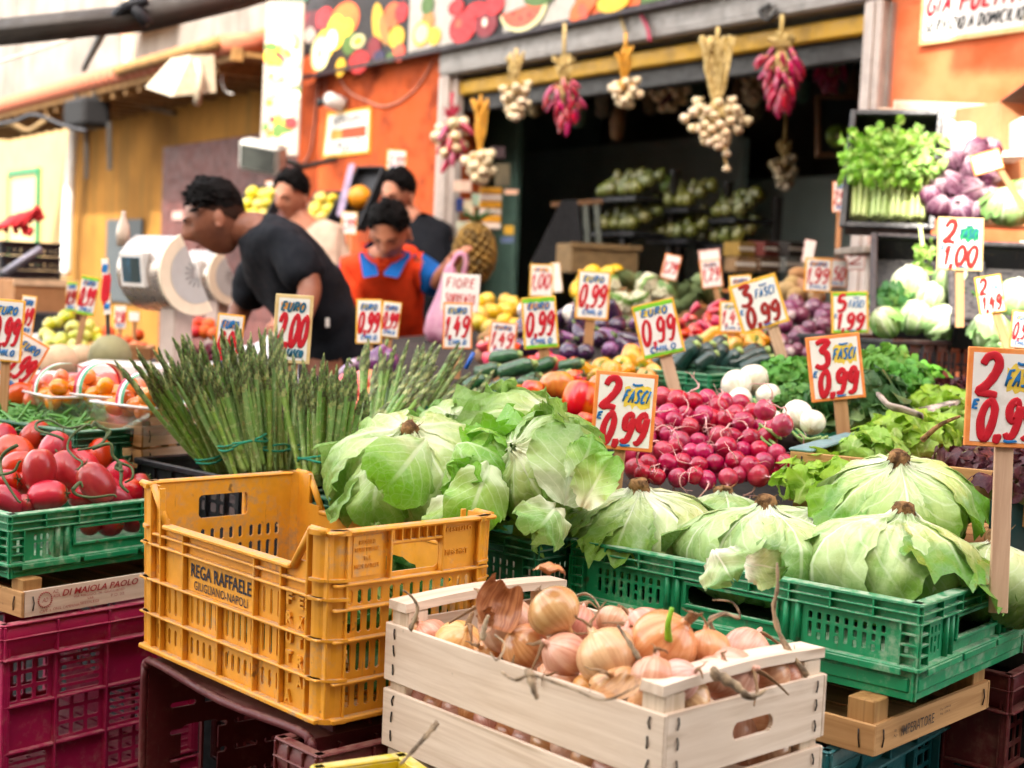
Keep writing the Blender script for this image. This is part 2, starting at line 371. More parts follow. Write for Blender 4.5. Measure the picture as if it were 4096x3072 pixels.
# ================================================================== SETTING
a0 = PZ(1780, 310, 2.36); a1 = PZ(3540, 5, 2.36)
EU = (a1-a0); EU.z = 0; EU.normalize(); EN = Vector((EU.y, -EU.x, 0))            # along the shop front, and out of it towards the street
if EN.y > 0: EN = -EN
FO = Vector((a0.x, a0.y, 0)); ZV = Vector((0, 0, 1))
FM = FR(FO, EU, -EN, ZV)                                                        # x along the front, y into the building, z up
FMI = FM.inverted()
def SF(px, py, t=0.0):                                                          # pixel -> (s, z) on the plane y = t of the front
    r = ray(px, py); o = FMI @ EYE; d = FMI.to_3x3() @ r; k = (t-o.y)/d.y; return o.x+d.x*k, o.z+d.z*k
def PF(px, py, t=0.0):
    s, z = SF(px, py, t); return FM @ Vector((s, t, z))
SJ0 = SF(1770, 600)[0]; SJ1 = SF(3535, 200)[0]; SL = SF(1205, 300)[0]
# materials of the setting
m_orange = plain('orange_stucco', '#bd5529', .85, .3, 5, .8, 40, spec=.2, c2='#82361a', lo=.42, hi=.66)
t = NT('ochre_plaster'); v = t.obj(); n = t.noise(v, 2.2, 5, .6); st = t.noise(t.scale(v, (5, 5, .35)), 1.6, 4, .6)
c = t.mix(t.rng(n, .3, .7), H('#94672a'), H('#7d551f')); c = t.mix(t.math('MULTIPLY', t.rng(st, .5, .68), .55), c, H('#5d4c26')); t.bump(t.noise(v, 40, 4), .3); m_ochre = t.fin(c, .9, .2)
m_pale = plain('pale_render', '#a98c62', .9, .12, 3, .2, 50, spec=.2)
t = NT('white_render'); v = t.obj(); st = t.noise(t.scale(v, (3, 3, .3)), 1.0, 5, .65); n = t.noise(v, 1.5, 5)
c = t.mix(t.rng(n, .3, .7), H('#7f7974'), H('#6b645e')); c = t.mix(t.math('MULTIPLY', t.rng(st, .5, .7), .7), c, H('#4f4843')); m_white = t.fin(c, .9, .2)
m_door = plain('maroon_paint', '#5a332f', .6, .3, 8, .2, spec=.3, c2='#472725')
m_tile = plain('roof_tile', '#a8654c', .85, .35, 14, .3, c2='#a05e48', spec=.2)
m_eave = plain('eave_timber', '#8a6536', .8, .35, 12, .2)
m_alu = plain('grey_metal', '#8f8984', .45, .2, 10, .1, metal=.35)
m_dgrey = plain('dark_metal', '#3a3836', .5, .25, 14, .1, metal=.3)
m_black = plain('black_plastic', '#15161b', .45, .3, 14, .1)
m_yel = plain('yellow_track', '#b98d1c', .55, .35, 8)
m_teal = plain('teal_paint', '#4f6d62', .75, .2, 6)
m_dteal = plain('dark_teal_paint', '#8ea59f', .8, .2, 4)
m_dark = plain('dark_ceiling', '#363c3c', .9, .3, 5)
m_whitep = plain('white_plastic', '#d8d4cf', .4, .1, 10)
m_foam = plain('polystyrene', '#e6e3dd', .7, .08, 20, .2, 200)
m_card = plain('cardboard', '#a9794f', .85, .15, 14, .15)
m_paper = plain('white_card', '#e4ddd2', .8, .1, 20)
m_ground = plain('basalt_paving', '#322f2d', .85, .35, 6, .4, 30)
# ground
struct('street_ground', MB().add([(-60, -40, 0), (60, -40, 0), (60, 80, 0), (-60, 80, 0)], [(0, 1, 2, 3)]), m_ground)
# ---- shop building
ZB = 2.36; ZT = 6.2; sL = SL-.02; sR = SJ1+3.2
shop = thing('shop_building', 'orange greengrocer shop front with a wide dark opening', 'building', FM)
mb = MB(); mb.box(sL, SJ0, 0, .28, 0, ZB+.259, b=.01); mb.box(sL, sR, 0, .28, ZB+.26, ZT)
obj('wall', mb, m_orange, shop)
mb = MB(); mb.box(SJ1+.02, sR, 0, .28, 0, ZB+.26, b=.01); obj('wall', mb, plain('sunlit_orange_stucco', '#d8754c', .85, .3, 5, .7, 40, spec=.2, c2='#c05c34', lo=.35, hi=.7), shop)  # same stucco in a paler copy, the sun's bleaching put into the colour
mb = MB(); mb.box(SJ0, SJ1+.02, -.05, .25, ZB, ZB+.258, b=.012)
for i in range(4): mb.box(SJ0, SJ1+.02, -.054, -.048, ZB+.03+i*.06, ZB+.034+i*.06)
obj('shutter_box', mb, m_alu, shop)
mb = MB(); mb.box(SJ0+.05, SJ1-.02, .02, .07, ZB-.11, ZB-.03, b=.01); obj('shutter_rail', mb, m_yel, shop)
mb = MB(); mb.box(SJ0+.05, SJ1-.02, .075, .14, ZB-.2, ZB-.1, b=.008); obj('shutter_track', mb, m_dgrey, shop)
for x0 in (SJ0, SJ1-.075):
    mb = MB(); mb.box(x0, x0+.095, -.045, .02, 0, ZB-.001, b=.006); mb.box(x0+.03, x0+.06, -.055, -.046, 0, ZB-.01); mb.box(x0+.096, x0+.13, .0, .05, 0, ZB-.01)
    obj('door_jamb', mb, plain('pale_metal', '#b9aca4', .5, .2, 12), shop)
XI0, XI1, YB = SJ0-2.6, SJ1+.9, 4.4
mb = MB(); mb.box(XI0-.1, XI0, .29, YB, 0, 3.2); mb.box(XI1, XI1+.1, .29, YB, 0, 3.2); mb.box(XI0-.1, XI1+.1, YB, YB+.1, 0, 3.2); obj('interior_wall', mb, m_dteal, shop)
mb = MB(); mb.box(XI0, XI1, .29, YB-.002, 2.72, 2.8); obj('ceiling', mb, m_dark, shop)
mb = MB(); mb.box(XI0, XI1, .0, YB-.002, 0, .06); obj('floor', mb, m_dark, shop)
# inner pier on the left of the opening, painted pale green, and the low partition
mb = MB(); sp0 = SF(1815, 700, .45)[0]; sp1 = SF(2065, 700, .45)[0]; mb.box(sp0, sp1, .45, .5, .06, 2.7, b=.01); obj('inner_pier', mb, m_teal, shop)
s0, z0 = SF(2075, 620, 2.2); s1, _ = SF(2960, 700, 2.2); mb = MB(); mb.box(s0, s1, 2.2, 2.28, .06, z0, b=.01); mb.box(s0, s1, 2.17, 2.199, z0-.03, z0+.02); obj('partition', mb, plain('grey_teal_panel', '#b3c4c0', .7, .12, 3), shop)
s0, z0 = SF(2900, 720, 2.6); s1, _ = SF(3330, 700, 2.6); mb = MB(); mb.box(s0, s1+.8, 2.6, 2.68, .06, z0, b=.01); obj('partition', mb, plain('grey_teal_panel', '#6d8583'), shop)
# ---- printed fruit fascia above the opening
sA, zb_ = SF(1205, 322, -.1); sB = SF(2880, 0, -.1)[0]; zb_ = 2.497; bt = 3.35
fas = thing('fruit_fascia', 'long printed sign board of fruit pictures above the shop opening', 'sign board', FM)
def flat(col, nm): return plain(nm, col, .5, .12, 18, 0, spec=.35)
mb = MB(); mb.box(sA, sB+2, -.1, -.04, zb_, bt, b=.004); mb.box(sA-.01, sB+2.01, -.112, -.1005, zb_-.012, zb_+.012); obj('board', mb, plain('fascia_back', '#2a1d22', .5, .3, 10), fas)
pn = [1205, 1630, 1815, 2010, 2300, 2560, 2900]; cols = [None, '#ddd5cb', '#1d1416', '#ddd5cb', '#e08a48', '#b9b45a']
ps = [SF(x, 322-(x-1205)*.2, -.1)[0] for x in pn]
LY = [-.1012]
def disc(mb, x, z, rx, rz, m, rot=0.0, n=20, wob=0.0, a0_=0, a1_=360):
    LY[0] -= .00025; y = LY[0]; v = []; full = a1_-a0_ >= 360
    for i in range(n+(0 if full else 1)):
        a = R(a0_+(a1_-a0_)*i/n); rr = 1+wob*math.sin(3*a+x*9); p, q = rx*rr*math.cos(a), rz*rr*math.sin(a)
        v.append((x+p*math.cos(rot)-q*math.sin(rot), y, z+p*math.sin(rot)+q*math.cos(rot)))
    mb.add(v, [tuple(range(len(v)))], m)
PM = [flat('#b0a89e', 'print_white'), flat('#1d1416', 'print_black'), flat('#e0642c', 'print_orange'), flat('#e8b62e', 'print_yellow'), flat('#c41f24', 'print_red'), flat('#7c1421', 'print_wine'), flat('#d8d09a', 'print_cream'), flat('#4c6b2c', 'print_green'), flat('#e8563a', 'print_melon'), flat('#2a2348', 'print_plum'), flat('#f0d9c4', 'print_pale'), flat('#b87a3a', 'print_brown')]
mb = MB()
for i, q in enumerate((1, 0, 1, 0, 2, 7)):
    LY[0] -= .0002; mb.add([(ps[i]+.004, LY[0], zb_+.02), (ps[i+1]-.004, LY[0], zb_+.02), (ps[i+1]-.004, LY[0], bt-.01), (ps[i]+.004, LY[0], bt-.01)], [(0, 1, 2, 3)], q)
def at(px, py): return SF(px, py, -.1)
def pd(px, py, rpx, rpy, m, rot=0.0, **k):
    s, z = at(px, py); d = PX(PF(px, py, -.1))[2]; disc(mb, s, z, rpx*d/F_PX/max(.3, abs(EU.x)), rpy*d/F_PX, m, rot, **k)
pd(1235, 280, 45, 60, 2); pd(1245, 90, 60, 45, 5); pd(1300, 70, 40, 40, 4); pd(1380, 80, 70, 70, 2); pd(1240, 140, 25, 32, 10); pd(1300, 180, 50, 60, 3); pd(1345, 130, 45, 70, 3); pd(1400, 170, 35, 50, 7)
pd(1330, 160, 26, 40, 10); pd(1390, 110, 30, 35, 3)
pd(1282, 215, 48, 66, 6); pd(1282, 215, 30, 44, 10); pd(1282, 215, 10, 22, 11); pd(1435, 165, 34, 28, 6); pd(1435, 165, 22, 17, 3)
pd(1438, 248, 48, 46, 4); pd(1365, 270, 24, 36, 3, .3); pd(1515, 90, 26, 80, 3, .25); pd(1540, 120, 20, 70, 11, .5); pd(1500, 190, 32, 45, 5); pd(1520, 225, 28, 25, 9); pd(1590, 150, 36, 45, 3); pd(1600, 210, 28, 36, 8); pd(1575, 60, 40, 50, 2); pd(1610, 50, 30, 40, 4); pd(1565, 230, 20, 20, 7)
pd(1715, 95, 30, 55, 11); pd(1715, 20, 28, 40, 7); pd(1690, 135, 40, 50, 3); pd(1742, 145, 28, 36, 3); pd(1690, 135, 30, 38, 6)
pd(1855, 110, 58, 62, 4); pd(1840, 95, 14, 18, 8); pd(1950, 95, 46, 55, 5); pd(1945, 90, 10, 18, 10); pd(1910, 40, 50, 30, 4); pd(1985, 20, 40, 40, 4); pd(1830, 30, 34, 30, 4)
pd(2100, 30, 95, 95, 6, .0, a0_=190, a1_=370); pd(2095, 28, 82, 82, 8, .0, a0_=190, a1_=370); pd(2060, 55, 6, 8, 1); pd(2090, 75, 6, 8, 1); pd(2125, 60, 6, 8, 1); pd(2170, -30, 70, 55, 7)
pd(2345, 20, 60, 45, 2, .4); pd(2340, 45, 14, 40, 8, .9); pd(2460, 10, 60, 40, 3)
obj('print', mb, PM, fas)
# ---- upright printed panel at the corner of the shop
sp_ = SF(1125, 300, -.35)[0]; d_ = PX(PF(1125, 300, -.35))[2]; wv = 152*d_/F_PX
pan = thing('corner_banner', 'tall narrow sunlit fruit banner at the corner of the shop', 'banner', facing(P(1128, 330, d_), R(2.5)))
mb = MB(); zt, zb2 = 330*d_/F_PX, -290*d_/F_PX; mb.box(-wv/2, wv/2, 0, .05, zb2, zt, b=.004); obj('board', mb, flat('#958c82', 'banner_white'), pan)
mb = MB(); LY[0] = -.0006; r2 = random.Random(4)
for i in range(46):
    rx = wv*r2.uniform(.08, .2); disc(mb, r2.uniform(-wv/2+rx, wv/2-rx), r2.uniform(zb2+.06, zt-.25), rx, rx*r2.uniform(.8, 1.6), r2.choice([2, 3, 4, 4, 6, 7, 10, 10, 6, 0]), r2.uniform(0, 3))
obj('print', mb, PM, pan)
mb = MB(); mb.box(-wv/2-.02, wv/2+.02, -.008, .06, zt+.001, zt+.12); obj('header', mb, plain('green_fascia', '#2d6b57', .5), pan)
# ---- signs on the wall, camera, cables
def wall_pt(px, py, t=-.001): return PF(px, py, t)
sg = thing('cctv_camera', 'small white security camera on the orange wall', 'camera', FR(PF(1345, 410, -.06), EU, -EN, ZV))
mb = MB(); mb.lathe([(.001, -.05), (.045, -.05), (.05, -.03), (.05, .06), (.04, .075), (.001, .075)], 18, 0, rotm('X', R(78)) @ rotm('Z', 0)); obj('housing', mb, m_whitep, sg)
mb = MB(); mb.lathe([(.001, .0), (.03, .0), (.03, .02), (.02, .03), (.001, .03)], 14, 0, Matrix.Translation((-.018, -.095, -.01)) @ rotm('X', R(90))); obj('lens', mb, m_black, sg)
mb = MB(); mb.box(-.03, .03, .03, .062, -.03, .03, b=.004); obj('bracket', mb, m_whitep, sg)
def cable(name, label, pts, r, m, grp=None):
    q = smooth_path(pts, 6); b = MB().tube(q, r, 6); o = obj(name, b, m); tag(o, label, 'cable', grp); return o
m_cab = plain('pale_cable', '#c98d78', .6); m_cab2 = plain('black_cable', '#26282e', .6)
cable('hanging_cable', 'pale cable looping under the fruit sign on the orange wall', [PF(1360, 320, -.012), PF(1400, 370, -.012), PF(1470, 405, -.012), PF(1530, 425, -.012), PF(1600, 405, -.012), PF(1670, 345, -.012), PF(1735, 240, -.012)], .006, m_cab)
cable('wall_cable', 'pale cable running down the orange wall beside the security camera', [PF(1275, 330, -.012), PF(1265, 420, -.012), PF(1255, 520, -.012), PF(1240, 610, -.012), PF(1215, 650, -.012)], .008, m_cab)
cable('camera_cable', 'short pale cable hanging down to the security camera', [PF(1300, 320, -.012), PF(1302, 370, -.012), PF(1325, 400, -.012)], .005, m_cab)
# ---- lower building on the left: ochre wall, door, tiled eave, white house behind
sW0 = SF(275, 800, .15)[0]
low = thing('ochre_building', 'low ochre yellow building with a tiled eave and maroon door', 'building', FM)
mb = MB(); mb.box(sW0, SL-.03, .15, .4, 0, 3.0, b=.01); obj('wall', mb, m_ochre, low)
d0 = SF(672, 700, .14)[0]; zd = SF(860, 565, .14)[1]
mb = MB(); mb.box(d0, SL-.04, .09, .149, 0, zd, b=.005)
for i in range(7): mb.box(d0+.02, SL-.06, .084, .0895, .3+i*.27, .5+i*.27)
dr = obj('door', mb, m_door, low); mb = MB(); mb.box(d0+.3, d0+.52, .07, .0835, zd-.62, zd-.55); obj('handle', mb, plain('pale_pink_metal', '#b98f86', .5), dr)
mb = MB(); x0, z1 = SF(435, 880, .14); x1, z0 = SF(570, 1060, .14); mb.box(x0, x1, .12, .149, z0-.35, z1, b=.004); obj('cabinet_door', mb, plain('grey_blue_paint', '#3c4245', .6), low)
ez = SF(547, 300, -.45)[1]; sE0 = sW0-2.2
rf = MB(); nS = int((SL-sE0)/.16)
def tilefn(u, v):
    s = sE0+(SL-.02-sE0)*u; y = -.52+2.6*v; return (s, y, ez+.02+.55*v+.035*abs(math.sin(math.pi*s/.16))+.012*math.floor(v*6))
rf.grid(tilefn, nS*6, 18); roof = obj('roof', rf, m_tile, low)
mb = MB()
for i in range(nS):
    s = sE0+.16*i+.08; mb.lathe([(.07, 0), (.07, .3)], 10, 0, FR(Vector((s, -.55, ez+.015)), (1, 0, 0), (0, -.2, 1), (0, 1, .2)))
obj('cover_tile', mb, m_tile, roof)
mb = MB(); mb.box(sE0, SL-.02, -.5, -.42, ez-.09, ez, b=.005); mb.box(sE0, SL-.02, -.4, .149, ez-.05, ez-.02)
for i in range(int((SL-sE0)/.3)): mb.box(sE0+.1+i*.3, sE0+.17+i*.3, -.47, .148, ez-.14, ez-.051)
obj('eave', mb, m_eave, low)
cable('gutter_pipe', 'ochre gutter pipe along the eave of the low building', [FM @ Vector((SL-.1, -.56, ez+.03)), FM @ Vector((SL-1.9, -.56, ez+.03)), FM @ Vector((SL-2.0, -.56, ez+.02))], .045, m_eave)
cable('awning_strut', 'pale strut bracing the eave beside the corner banner', [PF(870, 265, -.3), PF(955, 285, -.1), PF(1045, 305, .1)], .03, m_whitep)
cable('awning_strut', 'thin rusty strut under the tiled eave', [PF(400, 378, -.35), PF(550, 415, -.1), PF(700, 455, .13)], .02, plain('rusty_steel', '#6d5b4a', .7, .4, 20))
# pale house further along, with green window frame
ph = thing('pale_house', 'sunlit pale cream house with a green window frame', 'house', FM)
Y2 = .9; sP1 = SF(300, 800, Y2)[0]
mb = MB(); mb.box(sP1-14, sP1, Y2, Y2+4, 0, 3.05); obj('wall', mb, m_pale, ph)
mb = MB(); x0, z1 = SF(45, 685, Y2); x1, z0 = SF(160, 960, Y2); tw = .07
mb.box(x0, x0+tw*.6, Y2-.05, Y2-.001, z0-.3, z1); mb.box(x1-tw, x1, Y2-.05, Y2-.001, z0-.3, z1); mb.box(x0+tw*.6, x1-tw, Y2-.05, Y2-.001, z1-tw, z1)
wf = obj('window', mb, plain('green_paint', '#0e6b3f', .5), ph)
mb = MB(); mb.box(x0+tw*.6, x1-tw, Y2-.02, Y2-.002, z0-.3, z1-tw); obj('pane', mb, plain('cream_blind', '#b39c70', .6, .05), wf)
cable('drain_pipe', 'white drain pipe between the cream house and the ochre wall', [PF(298, 500, .0), PF(290, 600, .0), PF(272, 850, .0), PF(262, 1100, .0)], .06, m_whitep)
bh = thing('white_house', 'tall weathered white house rising above the tiled roof', 'house', FM)
mb = MB(); mb.box(sE0-25, SL+2.5, 3.2, 9, 0, 9, b=.01); mb.box(sE0-25, SL-1.6, 3.0, 3.199, 3.55, 3.62)
obj('wall', mb, m_white, bh)
mb = MB(); x0, z1 = SF(470, 0, 3.0); mb.box(x0, x0+.18, 3.1, 3.199, 2.9, 6); obj('pilaster', mb, plain('buff_render', '#cbb79b', .9), bh)
mb = MB(); x0, z0 = SF(480, 145, 2.9); x1, z1 = SF(640, 95, 2.9)
mb.add([(x0, 2.9, z0), (x1, 2.9, z0+.02), (x1+.1, 2.9, z1+.1), (x0+.2, 2.9, z0+.12), (x0, 3.19, z0+.1), (x1, 3.19, z0+.12), (x1+.1, 3.19, z1+.2), (x0+.2, 3.19, z0+.22)], [(0, 1, 2, 3), (4, 7, 6, 5), (0, 4, 5, 1), (1, 5, 6, 2), (2, 6, 7, 3), (3, 7, 4, 0)])
obj('roof_patch', mb, m_tile, bh)
mb = MB(); mb.box(-5.0, -1.3, -4.899, -4.2, 0, 17.5); 
for k in range(8): mb.box(-5.05, -1.25, -4.199, -4.15, 2+k*2, 2.12+k*2)
tw_ = thing('sun_blocker', 'narrow tall sun blocker added unseen across the street', 'building'); obj('wall', mb, m_pale, tw_)  # unseen slab added behind the camera to keep sun off the stall
# overhead awning frame: dark beam and cables
bm = thing('awning_beam', 'dark grey steel awning beam crossing the top of the street', 'beam')
p0, p1, p2 = P(-60, 135, 5.2), P(560, 72, 5.2), P(960, -20, 5.6)
mb = MB(); mb.tube([p0, p1], .05, 4, up=(0, 0, 1)); mb.tube([p1, p2, P(1200, -90, 5.9)], .055, 4, up=(0, 0, 1)); obj('beam', mb, plain('beam_paint', '#4a443f', .6, .2, 8), bm)
mb = MB(); mb.tube([P(535, -20, 5.2), P(545, 40, 5.15), P(590, 95, 5.15)], .022, 8); mb.tube(smooth_path([P(440, 90, 5.2), P(500, 30, 5.15), P(560, 10, 5.15), P(590, 0, 5.15)]), .02, 8); obj('clamp', mb, m_cab2, bm)
cable('street_cable', 'dark twisted cable dropping from the awning beam to the roof', [P(420, 105, 5.3), P(390, 170, 6.5), P(350, 245, 8), P(335, 280, 9)], .018, m_cab2)
cable('street_cable', 'thin grey wire sloping across the white house', [P(-40, 260, 7), P(150, 200, 7), P(330, 140, 7)], .007, plain('grey_wire', '#b3a294', .6))
cable('street_cable', 'dark cable pair hanging over the cream house', [P(-20, 500, 8), P(60, 485, 8), P(140, 460, 8), P(260, 505, 8), P(345, 525, 8)], .012, m_cab2)
cable('street_cable', 'sagging dark cable in front of the cream house', [P(-30, 505, 8.1), P(50, 500, 8.1), P(110, 525, 8.1), P(160, 500, 8.1), P(200, 470, 8.1)], .02, plain('brown_cable', '#6b5430', .7))
# black roller box with hanging chains
rb = thing('roller_box', 'black roller box hanging under the tiled eave', 'box', FR(PF(350, 450, -.5), EU, -EN, ZV))
mb = MB(); mb.box(-.28, .24, -.12, .12, -.13, .11, b=.03); obj('housing', mb, plain('black_box', '#171617', .7, spec=.2), rb)
for x in (-.27, .17): mb = MB(); mb.box(x, x+.02, -.02, .02, .11, .3); obj('bracket', mb, m_dgrey, rb)
for k, (px, y0_, y1_) in enumerate([(345, 505, 715), (437, 490, 680)]):
    mb = MB(); A, B = PF(px, y0_, -.5), PF(px+(3 if k else 2), y1_, -.5); L_ = (B-A).length; q = []
    for i in range(150): an = i*.9; q.append(A+(B-A)*(i/149)+EU*(.018*math.cos(an))+EN*(.018*math.sin(an)))
    mb.tube(q, .006, 5); tag(obj('hanging_chain', mb, m_dgrey), ['longer dark chain below the black roller box', 'shorter dark chain below the black roller box'][k], 'chain', 'chains below the roller box')
# white lamp housing under the eave
lh = thing('eave_lamp', 'large off-white lamp housing tilted under the tiled eave', 'lamp', FR(PF(715, 350, -.75), EU, -EN, ZV))
mb = MB(); 
V_ = [(-.36, -.1, .02), (.30, -.16, -.10), (.30, .14, -.04), (-.36, .14, .06), (-.1, -.02, .2), (.3, -.04, .18), (.3, .12, .2), (-.1, .12, .22)]
mb.add(V_, [(0, 3, 2, 1), (4, 5, 6, 7), (0, 1, 5, 4), (1, 2, 6, 5), (2, 3, 7, 6), (3, 0, 4, 7)]); obj('shade', mb, plain('cream_enamel', '#a89a84', .5), lh)
mb = MB(); mb.add([(-.3, -.09, .0), (.26, -.15, -.103), (.26, .1, -.055), (-.3, .1, .045)], [(0, 3, 2, 1)]); obj('diffuser', mb, plain('grey_diffuser', '#8d867c', .5), lh)
mb = MB(); mb.tube([(.3, 0, .15), (.36, 0, .06), (.34, 0, -.1), (.28, .02, -.12)], .025, 8); obj('bracket', mb, plain('cream_enamel', '#a89a84'), lh)
cable('lamp_cord', 'thin white cord with a small bulb hanging beside the eave lamp', [PF(890, 290, -.4), PF(888, 330, -.4), PF(905, 365, -.4), PF(930, 375, -.4)], .006, m_whitep)
# floodlight on the shop corner
fl = thing('floodlight', 'square grey floodlight with a glass front near the shop corner', 'floodlight', facing(P(1030, 635, 8.6), R(14), R(-25), R(18)))
k = 8.6/F_PX; mb = MB(); mb.box(-95*k, 95*k, 0, .12, -62*k, 62*k, b=.02); obj('housing', mb, plain('floodlight_metal', '#a9a7a0', .4, .2, 10, metal=.4), fl)
mb = MB(); mb.box(-78*k, 78*k, -.006, .001, -46*k, 46*k); obj('glass', mb, plain('lamp_glass', '#3f423e', .15, .3, 12, spec=.8), fl)
mb = MB(); mb.tube([(.12, .1, 0), (.2, .2, -.05), (.25, .5, -.05)], .02, 8); obj('arm', mb, m_dgrey, fl)

mb = MB(); mb.box(-18, 18, -9, -5, 0, 9.9); mb.box(-18, 18, -5.0, -4.9, 9.6, 9.9)
hs_ = thing('terrace_houses', 'terrace of tall houses along the other side of the street', 'house'); obj('wall', mb, plain('grey_tuff', '#6d655c', .9, .3, 3), hs_)
ap_ = thing('shop_awning', 'small canvas added unseen to shade the right end of the shop', 'awning'); q = [PF(3895, -300, 0), PF(3800, 292, 0), PF(4400, 285, 0), PF(4600, -300, 0)]; q = [v+SDIR*3.0 for v in q]  # unseen quad added along the sun direction to shade the wall
mb = MB(); mb.add([tuple(v) for v in q]+[tuple(v+Vector((0, 0, .03))) for v in q], [(3, 2, 1, 0), (4, 5, 6, 7), (0, 1, 5, 4), (1, 2, 6, 5), (2, 3, 7, 6), (3, 0, 4, 7)]); obj('blocker', mb, plain('blocker_matte', '#b8a88c'), ap_)
# ================================================================== CRATES
def side(W, L, k, z0=0.0):
    # wall frames of a box W (x) by L (y): 0 long near (x=0), 1 short near (y=0), 2 long far, 3 short far
    o, r, i = [((0, L, z0), (0, -1, 0), (1, 0, 0)), ((0, 0, z0), (1, 0, 0), (0, 1, 0)), ((W, 0, z0), (0, 1, 0), (-1, 0, 0)), ((W, L, z0), (-1, 0, 0), (0, -1, 0))][k]
    return FR(Vector(o), r, i, (0, 0, 1))
def rr(x0, x1, z0, z1, r=.004):      # rounded hole as three stacked rectangles
    if r < .004: return [(x0+r, x1-r, z0, z1), (x0, x1, z0+r, z1-r)]
    return [(x0+r*(1-math.sin(a)), x1-r*(1-math.sin(a)), z0+r*(1-math.cos(a)), z1-r*(1-math.cos(a))) for a in (R(6), R(24), R(45), R(66), R(84))]
def slots(x0, x1, n, z0, z1, w=.007):
    st = (x1-x0)/n; return [h for i in range(n) for h in rr(x0+st*(i+.5)-w/2, x0+st*(i+.5)+w/2, z0, z1, .0018)]
mp_yel = plastic('yellow_crate_plastic', '#dc9724', '#b08f6c', .85, .45)
mp_grn = plastic('green_crate_plastic', '#0a8654', '#a3b39a', .7, .4)
mp_dgn = plastic('dark_green_crate_plastic', '#0a5a3a', '#8ba08c', .45, .4)
mp_mag = plastic('magenta_crate_plastic', '#a01449', '#b08a82', .5, .45)
mp_red = plastic('dark_red_crate_plastic', '#551418', '#8a6a5c', .4, .5)
mp_tel = plastic('teal_crate_plastic', '#0a5a5e', '#7f9a98', .35, .4)
mp_blk = plastic('black_crate_plastic', '#16171d', '#77716c', .35, .4)
mp_lem = plastic('lemon_crate_plastic', '#c9b01f', '#c9bda6', .4, .4)
m_ink = plain('black_ink', '#141a28', .6, .2, 40); m_rink = plain('red_ink', '#a82a2a', .7, .3, 60); m_staple = plain('steel_staple', '#2a2624', .5, .3, 30, metal=.5)
# ------------------------------------------------ yellow crate
YN = Vector((-.2343, 1.8722, .8574-.262)); YA = R(43.0); YM = RZ(YN, YA); yW, yL, yH = .288, .5, .262
yc = thing('fruit_crate', 'empty yellow plastic fruit crate with cut-down sides and printed grower name', 'crate', YM)
def ywarp(x, y, z):
    k = .03*(1-z/yH); return (x+(yW/2-x)*k*1.1, y+(yL/2-y)*k*.5, z)
def long_wall(far):
    mb = MB(); M = side(yW, yL, 2 if far else 0); T = .0035
    lo = .203; a_, b_ = .075, .425                                  # the low rim runs between the two raised ends
    vb = [.035, .065, .134, .235, .332, .40, .463]
    h = [(a_, b_, lo, yH+1)]
    for i in range(6):                                               # raised ends slope down to the low rim in steps hidden by the rim bar
        f0 = i/6; h.append((a_-.035*(1-f0), b_+.035*(1-f0), lo+(yH-lo)*f0, yH+1)) if i else None
    for i in range(len(vb)-1):
        if i == 5: continue
        x0, x1 = vb[i]+.006, vb[i+1]-.006; n = max(2, int((x1-x0)/.0165))
        if i == 0: n = 2
        up = i in (0, 4)
        h += slots(x0, x1, n, .066, .107, .0075) + slots(x0, x1, n, .018, .043, .0075)
        if up: h += slots(x0, x1, n, .122, .16, .006)
    mb.plate(yL, yH, T, h, 0, M)
    for z, x0, x1, d in [(.058, 0, yL, .012), (.113, 0, yL, .012), (.169, 0, yL, .010), (.186, .035, .465, .009)]: mb.box(x0+.004, x1-.004, -d, -.0003, z-.002, z+.002, 0, M, b=.0012)
    for x in vb:
        z1 = (.112 if abs(x-.235) < .01 else (lo if a_ < x < b_ else yH-.001)); mb.box(x-.0022, x+.0022, -.0095, -.0002, .002, z1, 0, M, b=.001)
    mb.box(a_+.001, b_-.001, -.013, .006, lo-.004, lo+.003, 0, M, b=.002)
    for s in (0, 1):
        e0, e1 = (a_-.04, a_+.002) if s == 0 else (b_+.04, b_-.002)
        mb.tube([M @ Vector((e0, -.003, yH-.001)), M @ Vector((e1, -.003, lo))], .0062, 6)
        mb.tube([M @ Vector((0 if s == 0 else yL, -.003, yH-.001)), M @ Vector((e0, -.003, yH-.001))], .0062, 6)
    mb.box(.004, yL-.004, -.014, -.0003, -.002, .006, 0, M, b=.002)
    return mb
def short_wall(far):
    mb = MB(); M = side(yW, yL, 3 if far else 1); T = .0035
    h = rr(.098, .192, .196, .234, .006)
    for x0, x1, n in [(.03, .098, 4), (.102, .192, 5), (.196, .258, 4)]:
        h += slots(x0, x1, n, .158, .178, .0085) + slots(x0, x1, n, .118, .150, .0085) + slots(x0, x1, n, .064, .104, .0085) + slots(x0, x1, n, .015, .046, .0085)
    mb.plate(yW, yH, T, h, 0, M)
    for z, d in [(.053, .012), (.111, .012), (.154, .012), (.188, .011)]: mb.box(.006, yW-.006, -d, -.0003, z-.002, z+.002, 0, M, b=.0012)
    for x in (.026, .1, .194, .262): mb.box(x-.002, x+.002, -.010, -.0002, .004 if x not in (.1, .194) else .188, yH-.004, 0, M, b=.001)
    mb.box(.1, .194, -.008, -.0003, .238, .241, 0, M)
    for i in range(7): mb.box(.103+i*.0147, .1045+i*.0147, -.009, -.0003, .241, .2585, 0, M)
    mb.box(-.005, yW+.005, -.012, .006, yH-.005, yH+.001, 0, M, b=.0025)
    mb.box(.006, yW-.006, -.013, -.0003, -.002, .006, 0, M, b=.002)
    return mb
mb = MB()
for q in (long_wall(False), long_wall(True), short_wall(False), short_wall(True)): mb.merge(q)
